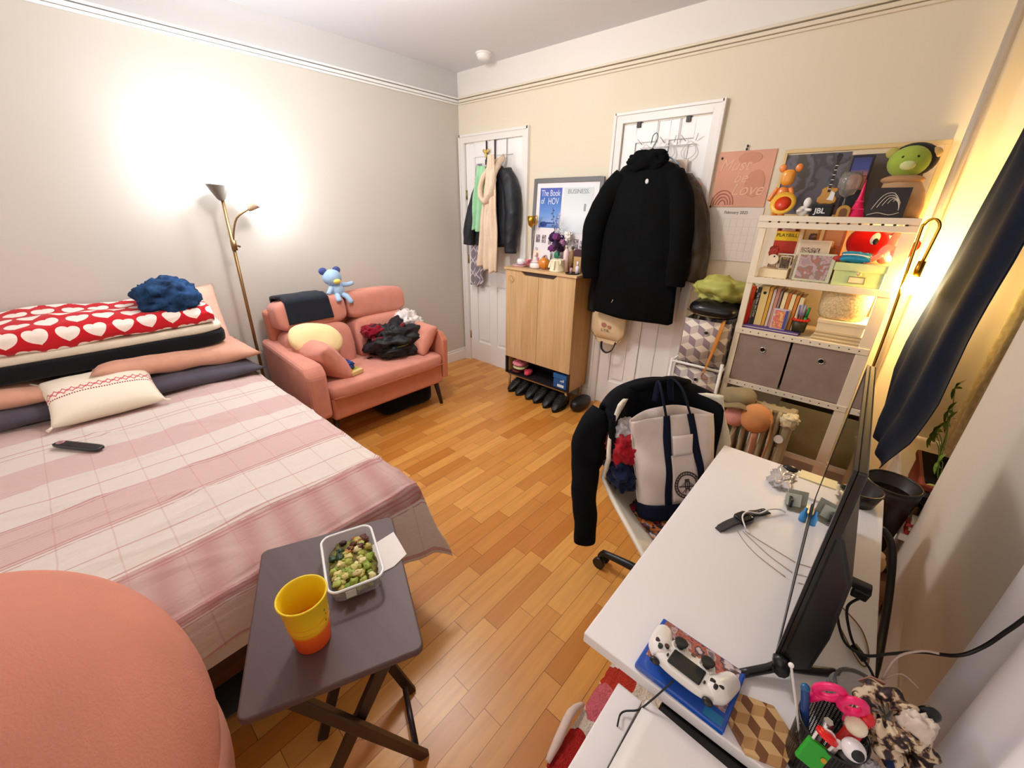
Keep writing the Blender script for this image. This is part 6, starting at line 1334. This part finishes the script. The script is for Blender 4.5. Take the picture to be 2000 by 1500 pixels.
solo('pink_paper_tag', S(X((3.300, -2.165, ZD+.125), (.3, .2, .3))).bb(-.010, .010, -.001, .001, -.015, .015), M('#C49080', .6), 'dusty pink paper tag standing in the jar beside the scrunchies', 'tag')
solo('plastic_bag_corner', S().pile((3.318, -2.262, ZD+.05), (.016, .010, .035), 3, .5, 3, n=30, m=20), M('#E6E0DE', .1, trans=.6), 'crumpled clear plastic packet beside the mesh pen cup', 'packet')
solo('white_wire', S().tube([(3.312, -2.15, ZD+.125), (3.318, -2.13, ZD+.16), (3.338, -2.12, ZD+.185), (3.352, -2.125, ZD+.20)], .0018, 6, smooth=5).tube([(3.312, -2.15, ZD+.125), (3.33, -2.135, ZD+.14), (3.35, -2.14, ZD+.135)], .0012, 6, smooth=4), M('#BCA79A', .5), 'thin pale wire curling up from the glass jar', 'wire')

# ================================================================== DESK CHAIR WITH BAG AND JACKET
CH = Matrix.Translation((2.80, -1.49, 0)) @ Matrix.Rotation(math.radians(-126.87), 4, 'Z')     # local +Y = facing direction
t = thing('desk_chair', 'white moulded swivel chair on black castors pushed under the desk', 'chair', (2.80, -1.49, 0))
def shell(u, v):
    a = u*2-1
    if v < .45: k = v/.45; y = .23-.40*k; z = .452-.012*math.sin(k*PI)+(.018*(1-k)**4*-1)
    else: k = (v-.45)/.55; y = -.17-.085*math.sin(k*PI/2); z = .452+.40*k**1.15
    w_ = (.225+.02*math.sin(v*PI)) if v < .45 else .245-.045*((v-.45)/.55)**2
    kk = abs(a)**2.4; bl_ = min(1, max(0, (v-.25)/.35))
    z += kk*(.05+.09*math.sin(min(1, v*1.6)*PI*.5)*(1 if v < .7 else max(0, 1-(v-.7)/.3)))*(1-.6*max(0, (v-.6)/.4))
    y += kk*bl_*.13
    x = a*w_*(1+.06*kk)
    return (x, y, z)
part('seat_shell', S(CH).grid(shell, 44, 60), M('#EEE6D4', .35), t, solid=.014)
part('gas_lift', S(CH).cyl((0, .02, .08), (0, .02, .42), .022).cyl((0, .02, .38), (0, .02, .44), .06, .10), BLKPL, t)
for k in range(5):
    a = 2*PI*k/5+.62; d = Vector((math.cos(a), math.sin(a), 0)); c0 = CH @ Vector((0, .02, 0)); e = c0+d*.27
    l = part('base_leg', S().tube([c0+Vector((0, 0, .10)), c0+d*.14+Vector((0, 0, .095)), e+Vector((0, 0, .075))], [.022, .018, .014], 10, sq=.7), BLKPL, t)
    part('castor', S().cyl(e+Vector((-d.y, d.x, 0))*.014+Vector((0, 0, .028)), e+Vector((-d.y, d.x, 0))*.030+Vector((0, 0, .028)), .028, n=20).cyl(e-Vector((-d.y, d.x, 0))*.014+Vector((0, 0, .028)), e-Vector((-d.y, d.x, 0))*.030+Vector((0, 0, .028)), .028, n=20).cyl(e+Vector((0, 0, .028)), e+Vector((0, 0, .075)), .010), M('#121214', .3), l)
# jacket over the back
BJ = M('#08090D', .85, var=.3, vs=10, h2='#11131A')
t = thing('black_jacket', 'black jacket draped over the chair back with one sleeve hanging down', 'jacket', (2.55, -1.45, .4))
def jack(u, v):
    a = (u*2-1); w_ = .215+.015*math.sin(v*3); a0 = a
    s_ = v
    if s_ < .38: k = s_/.38; y = -.19+.035*abs(a)**2-.045*k; z = .62+.262*k
    elif s_ < .5: k = (s_-.38)/.12; y = -.235-.055*k; z = .882+.016*math.sin(k*PI)
    else: k = (s_-.5)/.5; y = -.29-.03*k; z = .882-.34*k
    y += .09*abs(a)**2.5; z -= .05*abs(a)**2.2
    n_ = noise.noise(Vector((a*3, v*5, 2)))*.018
    return (a*w_+.015, y+n_, z+n_*.4)
part('jacket_body', S(CH).grid(jack, 50, 50), BJ, t, solid=.022)
part('collar', S(CH).tube([(.13, -.24, .88), (.06, -.22, .90), (-.06, -.22, .905), (-.13, -.24, .885)], [.02, .028, .028, .02], 12, sq=.7).rough(.006, 20), BJ, t)
part('sleeve', S().tube([(2.50, -1.56, .81), (2.485, -1.62, .73), (2.50, -1.66, .62), (2.53, -1.69, .48), (2.555, -1.705, .36), (2.56, -1.71, .31)], [.055, .062, .056, .05, .046, .043], 18, smooth=5, sq=.7).rough(.010, 13), BJ, t)
part('sleeve', S(CH).tube([(-.17, -.25, .80), (-.215, -.22, .68), (-.225, -.20, .52), (-.215, -.18, .42)], [.045, .05, .045, .04], 16, smooth=5, sq=.7).rough(.010, 13), BJ, t)
t = thing('striped_shirt', 'red, navy and white garment lying on the chair under the tote bag', 'garment', (2.62, -1.6, .5))
part('red_cloth', S(CH).pile((.19, -.11, .70), (.045, .075, .07), 3, .3, 2.5), F('#B01E2C'), t); part('navy_cloth', S(CH).pile((.20, -.08, .615), (.045, .08, .05), 5, .3, 2.5), F('#0F1A38'), t); part('white_cloth', S(CH).pile((.185, -.13, .765), (.04, .05, .04), 6, .3, 2.5), F('#C9C4C8'), t)
part('cloth_on_seat', S(CH).pile((.0, .06, .480), (.17, .12, .032), 8, .35, 2.5, flat=.47), photo_mat('print_cloth', ['#8E1220', '#0E1226', '#C8763A', '#10142A'], 18, 2), t)
# tote bag
t = thing('canvas_tote', 'large off-white canvas tote with navy straps and a round bridge emblem standing on the chair', 'bag', (2.72, -1.5, .49))
CV = M('#E2D4CC', .9, var=.1, vs=16, bump=.4, bs=160)
BG = CH @ Matrix.Translation((.022, .045, .505)) @ Euler((.36, 0, 0)).to_matrix().to_4x4()
def tote(sg):
    def fn(u, v):
        a = u*2-1; w_ = .145+.022*v; b = sg*(.055*(1-.45*v))*(1-abs(a)**4)**.5
        n_ = noise.noise(Vector((a*2.2, v*3.2, sg)))*.016
        z = v*.36+(.028*(1-a*a) if v > .98 and sg < 0 else 0)
        return (a*w_, b+n_, z*(1-.04*a*a))
    return fn
s = S(BG); s.grid(tote(1), 36, 34).grid(tote(-1), 36, 34); part('bag_body', s, CV, t, solid=.003)
part('navy_base', S(BG).grid(lambda u, v: ((u*2-1)*(.148+.003*v), .062*(1-abs(u*2-1)**4)**.5, v*.055-.004), 36, 4).grid(lambda u, v: ((u*2-1)*(.148+.003*v), -.062*(1-abs(u*2-1)**4)**.5, v*.055-.004), 36, 4).grid(lambda u, v: ((u*2-1)*.146, (v*2-1)*.06*(1-abs(u*2-1)**4)**.5, -.004), 30, 6), M('#11162A', .85), t, solid=.003)
def onbag(x, z, off=.004): 
    a = x/(.145+.022*z/.36); v = z/.36; b = (.055*(1-.45*v))*max(0, 1-abs(a)**4)**.5; return (x, b+noise.noise(Vector((a*2.2, v*3.2, 1)))*.016+off, z)
for x0, x1 in ((.062, .045), (-.085, -.05)):
    s = S(BG); s.grid(lambda u, v: onbag(x0+(x1-x0)*v+(u-.5)*.026, v*.36), 4, 26); part('strap', s, M('#141A2E', .85), t, solid=.003)
part('handle', S(BG).tube([(.045, .03, .36), (.04, .0, .44), (.02, -.05, .47), (.03, -.07, .40)], [.011, .012, .012, .011], 8, sq=.35, smooth=5).tube([(-.05, .03, .36), (-.04, .0, .45), (-.03, -.05, .48), (-.04, -.07, .40)], [.011, .012, .012, .011], 8, sq=.35, smooth=5), M('#141A2E', .85), t, label='navy webbing handles')
part('front_pocket', S(BG).grid(lambda u, v: onbag(-.048+.090*u, .055+v*.165, .0075), 10, 12), CV, t, solid=.003)
part('upper_pocket', S(BG).grid(lambda u, v: onbag(-.042+.078*u, .22+v*.07, .012+.004*v), 8, 6), M('#EADFD8', .9), t, solid=.003)
em = S(BG)
ex, ez, er = -.010, .112, .046
for r_ in (er, er*.80): em.tube([onbag(ex+r_*math.cos(a), ez+r_*1.0*math.sin(a), .0115) for a in [2*PI*k/28 for k in range(28)]], .0020, 6, closed=True, smooth=1)
for k in range(26):
    a = 2*PI*k/26; em.box(onbag(ex+er*.9*math.cos(a), ez+er*.9*math.sin(a), .0115), (.0035, .001, .0035), rot=(0, -a, 0))
for dx in (-.007, .0, .007): em.tube([onbag(ex+dx, ez-.012, .0115), onbag(ex+dx, ez+.020, .0115)], .0014, 5)
em.tube([onbag(ex-.007, ez+.020, .0115), onbag(ex+.007, ez+.020, .0115)], .0016, 5)
em.tube([onbag(ex-.030, ez-.006, .0115), onbag(ex+.030, ez-.004, .0115)], .0020, 5)
for dx in (-.026, -.016, .016, .026): em.tube([onbag(ex, ez+.018, .0115), onbag(ex+dx, ez-.005, .0115)], .0008, 5)
for dx in (-.02, -.01, .01, .02): em.tube([onbag(ex, ez-.008, .0115), onbag(ex+dx, ez-.026, .0115)], .0012, 5)
part('round_emblem', em, M('#3A2C2A', .8), t, label='round brown bridge emblem')

# ================================================================== FOLDING TRAY TABLE
ebx, eby, eax, eay, tcx, tcy = .911, -.412, .412, .911, 2.364, -2.583
TT = Matrix(((ebx, eax, 0, tcx), (eby, eay, 0, tcy), (0, 0, 1, 0), (0, 0, 0, 1)))     # local x along the long side
WN = wood_mat('dark_wenge', '#58403F', '#493434', 'x', .5, 40, .5); WNL = M('#241417', .4)
t = thing('tray_table', 'small dark brown folding tray table in the foreground', 'side table', (tcx, tcy, 0))
hw, hd = .218, .172; rc = .018; pl = []
for cxx, cyy, a0 in ((hw-rc, hd-rc, 0), (-hw+rc, hd-rc, PI/2), (-hw+rc, -hd+rc, PI), (hw-rc, -hd+rc, 1.5*PI)): pl += [(cxx+rc*math.cos(a0+PI/2*k/5), cyy+rc*math.sin(a0+PI/2*k/5)) for k in range(6)]
part('tabletop', S(TT).prism(pl, .642, .66, 'z'), WN, t, bev=.004)
def slat(a, b, w_, th):
    a = Vector(a); b = Vector(b); m = (a+b)/2; d = b-a
    z = d.normalized(); x = Vector((1, 0, 0)); x = (x-z*x.dot(z)).normalized(); y = z.cross(x)
    s = S(TT @ Matrix(((x.x, y.x, z.x, m.x), (x.y, y.y, z.y, m.y), (x.z, y.z, z.z, m.z), (0, 0, 0, 1)))); return s.box((0, 0, 0), (th, w_, d.length))
for sg in (1, -1):
    part('leg', slat((.20*sg, -.085, .640), (.095*sg, .150, .0), .030, .018), WNL, t, bev=.003); part('leg', slat((.178*sg, .105, .640), (.075*sg, -.130, .0), .030, .018), WNL, t, bev=.003)
    part('pivot', S(TT).cyl((.120*sg, .01, .33), (.155*sg, .01, .33), .006), CHROME, t)
part('cross_bar', S(TT).bb(-.19, .19, -.075, -.045, .622, .640).bb(-.19, .19, .085, .105, .622, .64), WNL, t, bev=.002); part('cross_bar', S(TT).cyl((-.085, .13, .05), (.085, .13, .05), .009), WNL, t)
t = thing('yellow_cup', 'yellow plastic cup with orange lower part holding a drink on the tray table', 'cup', (2.445, -2.665, .66)); ccx, ccy = 2.441, -2.664
m_, nt_, b_ = base('yellow_orange_cup', .25); c_ = coords(nt_, 'Object')
r_ = nt_.nodes.new('ShaderNodeValToRGB'); nt_.links.new(((c_[3]-.66)/.14).s, r_.inputs[0]); el = r_.color_ramp.elements
el[0].position = 0; el[0].color = lin('#FF5A22'); el[1].position = 1; el[1].color = lin('#FFE01A'); e = el.new(.34); e.color = lin('#FF7416'); e = el.new(.42); e.color = lin('#FFD21A')
nt_.links.new(r_.outputs[0], b_.inputs['Base Color']); b_.inputs['Transmission Weight'].default_value = .12; b_.inputs['Roughness'].default_value = .5
prof = [(0, 0), (.0325, 0), (.035, .003), (.0395, .062), (.0398, .0635), (.0405, .075), (.0408, .0765), (.0455, .133), (.0485, .1345), (.0485, .1375), (.0455, .1375), (.0435, .1335), (.0385, .07), (.0335, .006), (0, .005)]
part('cup_body', S().lathe(prof, (ccx, ccy, .66), n=56), m_, t)
part('moulded_ring', S().tube([(ccx+.0400*math.cos(a), ccy+.0400*math.sin(a), .66+.064) for a in [2*PI*k/36 for k in range(36)]], .0007, 6, closed=True, smooth=1).tube([(ccx+.0413*math.cos(a), ccy+.0413*math.sin(a), .66+.080) for a in [2*PI*k/36 for k in range(36)]], .0007, 6, closed=True, smooth=1), M('#D88A00', .4), t)
part('drink', S().cyl((ccx, ccy, .66+.05), (ccx, ccy, .66+.0505), .0375, n=40), M('#F2A800', .1), t)
sy = S(); a0 = .15
for q, (da, z0, z1) in enumerate(((0, .066, .078), (.0, .084, .110))):
    sy.grid(lambda u, v: (lambda a, z: (ccx+(.0385+z*.055)*math.cos(a), ccy+(.0385+z*.055)*math.sin(a), .66+z))(a0+da+(u-.5)*(.22 if q == 0 else .12), z0+(z1-z0)*v), 6, 4)
sy = S()
for k, (da, z, rz) in enumerate(((0, .072, .007), (.05, .088, .006), (-.02, .103, .008))):
    a = a0+.45+da; rr_ = .0335+z*.0815; sy.ell((ccx+rr_*math.cos(a), ccy+rr_*math.sin(a), .66+z), (.0012, .0022, rz), rot=(0, 0, a), n=10, m=6)
part('printed_mark', sy, M('#3A2A0A', .6), t, label='dark printed mark on the side')
# salad box
t = thing('food_container', 'clear takeaway container of chopped vegetables on the tray table', 'container', (2.335, -2.50, .66))
FX = Matrix.Translation((2.338, -2.515, .66)) @ Matrix.Rotation(math.radians(-20), 4, 'Z')
def rr(w_, d_, r_, n=6):
    o = []
    for cxx, cyy, a0 in ((w_-r_, d_-r_, 0), (-w_+r_, d_-r_, PI/2), (-w_+r_, -d_+r_, PI), (w_-r_, -d_+r_, 1.5*PI)): o += [(cxx+r_*math.cos(a0+PI/2*k/n), cyy+r_*math.sin(a0+PI/2*k/n)) for k in range(n+1)]
    return o
def tub(levels):
    s = S(FX); R_ = []
    for w_, d_, r2, z in levels: R_.append([s.v((x, y, z)) for x, y in rr(w_, d_, r2)])
    for A, B_ in zip(R_, R_[1:]):
        for k in range(len(A)): s.f([A[k], A[(k+1) % len(A)], B_[(k+1) % len(A)], B_[k]])
    s.f(R_[0]); return s
part('tub', tub([(.082, .050, .02, .001), (.086, .054, .02, .006), (.094, .061, .022, .048)]), M('#F4F8FA', .08, alpha=.28), t)
part('rim', S(FX).tube([(x, y, .049) for x, y in rr(.096, .063, .024)], .0032, 8, closed=True, smooth=1), M('#F1F6F8', .2), t)
part('ribs', (lambda s: [s.cyl((-.088-.003*(1), -.045+.009*k, .008), (-.0925, -.047+.0095*k, .044), .0012, n=6) for k in range(11)] and s)(S(FX)), M('#F0F2F4', .1, trans=.7), t) if False else None
part('side_label', S(FX).bb(.0915, .0925, -.028, -.005, .016, .036), M('#D8D4C8', .5), t)
part('chopped_base', S(FX).pile((0, 0, .018), (.080, .050, .014), 3, .3, 4), M('#8A8A3A', .8, var=.5, vs=70, h2='#5A4A20'), t)
rnd = random.Random(3); pals = ['#C9C070', '#A9B24A', '#7E9A2E', '#E0D49A', '#B8A850', '#93A63A', '#D8C880']
ng = 0
for k in range(74):
    x = rnd.uniform(-.076, .076); y = rnd.uniform(-.046, .046)
    if x < -.05 and y < .02 and rnd.random() < .3: continue
    far = x < -.035
    col = rnd.choice(['#5A2410', '#A86030', '#3A1408', '#C08048']) if far and y > -.02 and rnd.random() < .75 else rnd.choice(pals)
    if -.055 < x < -.01 and y < -.018: col = '#24401A'
    p = solo('vegetable_piece', S(FX).pile((x, y, .030+rnd.uniform(0, .008)), (rnd.uniform(.006, .011), rnd.uniform(.006, .010), rnd.uniform(.004, .007)), k, .5, 1.9, n=14, m=9), M(col, .5), 'chopped vegetable piece among the many in the clear container', 'vegetable', 'chopped vegetables in the container')
    del p['label']; del p['category']; del p['group']
    p.name = 'vegetable_piece'; w_ = p.location.copy(); p.parent = t; p.matrix_parent_inverse = Matrix.Translation(-Vector(t.location))
NP = Matrix.Translation((0, 0, 0))
s = S(); s.prism([(2.300, -2.372), (2.395, -2.394), (2.405, -2.44), (2.395, -2.49), (2.30, -2.44)], .6605, .6625, 'z')
solo('napkin', s, M('#EFE8E4', .9), 'white folded paper napkin beside the food container on the tray table', 'napkin')

# ================================================================== PINK TUB CHAIR (NEAR LEFT)
t = thing('pink_tub_chair', 'rounded pink upholstered chair filling the near left corner of the photo', 'chair', (2.36, -3.08, 0))
PC = M('#DA927E', .85, var=.12, vs=6, bump=.35, bs=260, bd=.003)
part('padded_back', S().ell((2.365, -3.07, .693), (.307, .235, .338), n=72, m=48), PC, t)
part('outer_rim', S().ell((2.375, -3.085, .56), (.305, .245, .28), n=64, m=36), M('#DE9C88', .85, var=.1, vs=6, bump=.3, bs=260), t)
part('seat', S().ell((2.37, -3.20, .40), (.28, .28, .09), e1=.5, n=48), PC, t)
for x in (2.16, 2.58):
    for y in (-3.36, -2.97): part('leg', S().cyl((x, y, 0), (x*.7+2.37*.3, y*.7-3.15*.3, .36), .012, .018), M('#2E1710', .4), t)
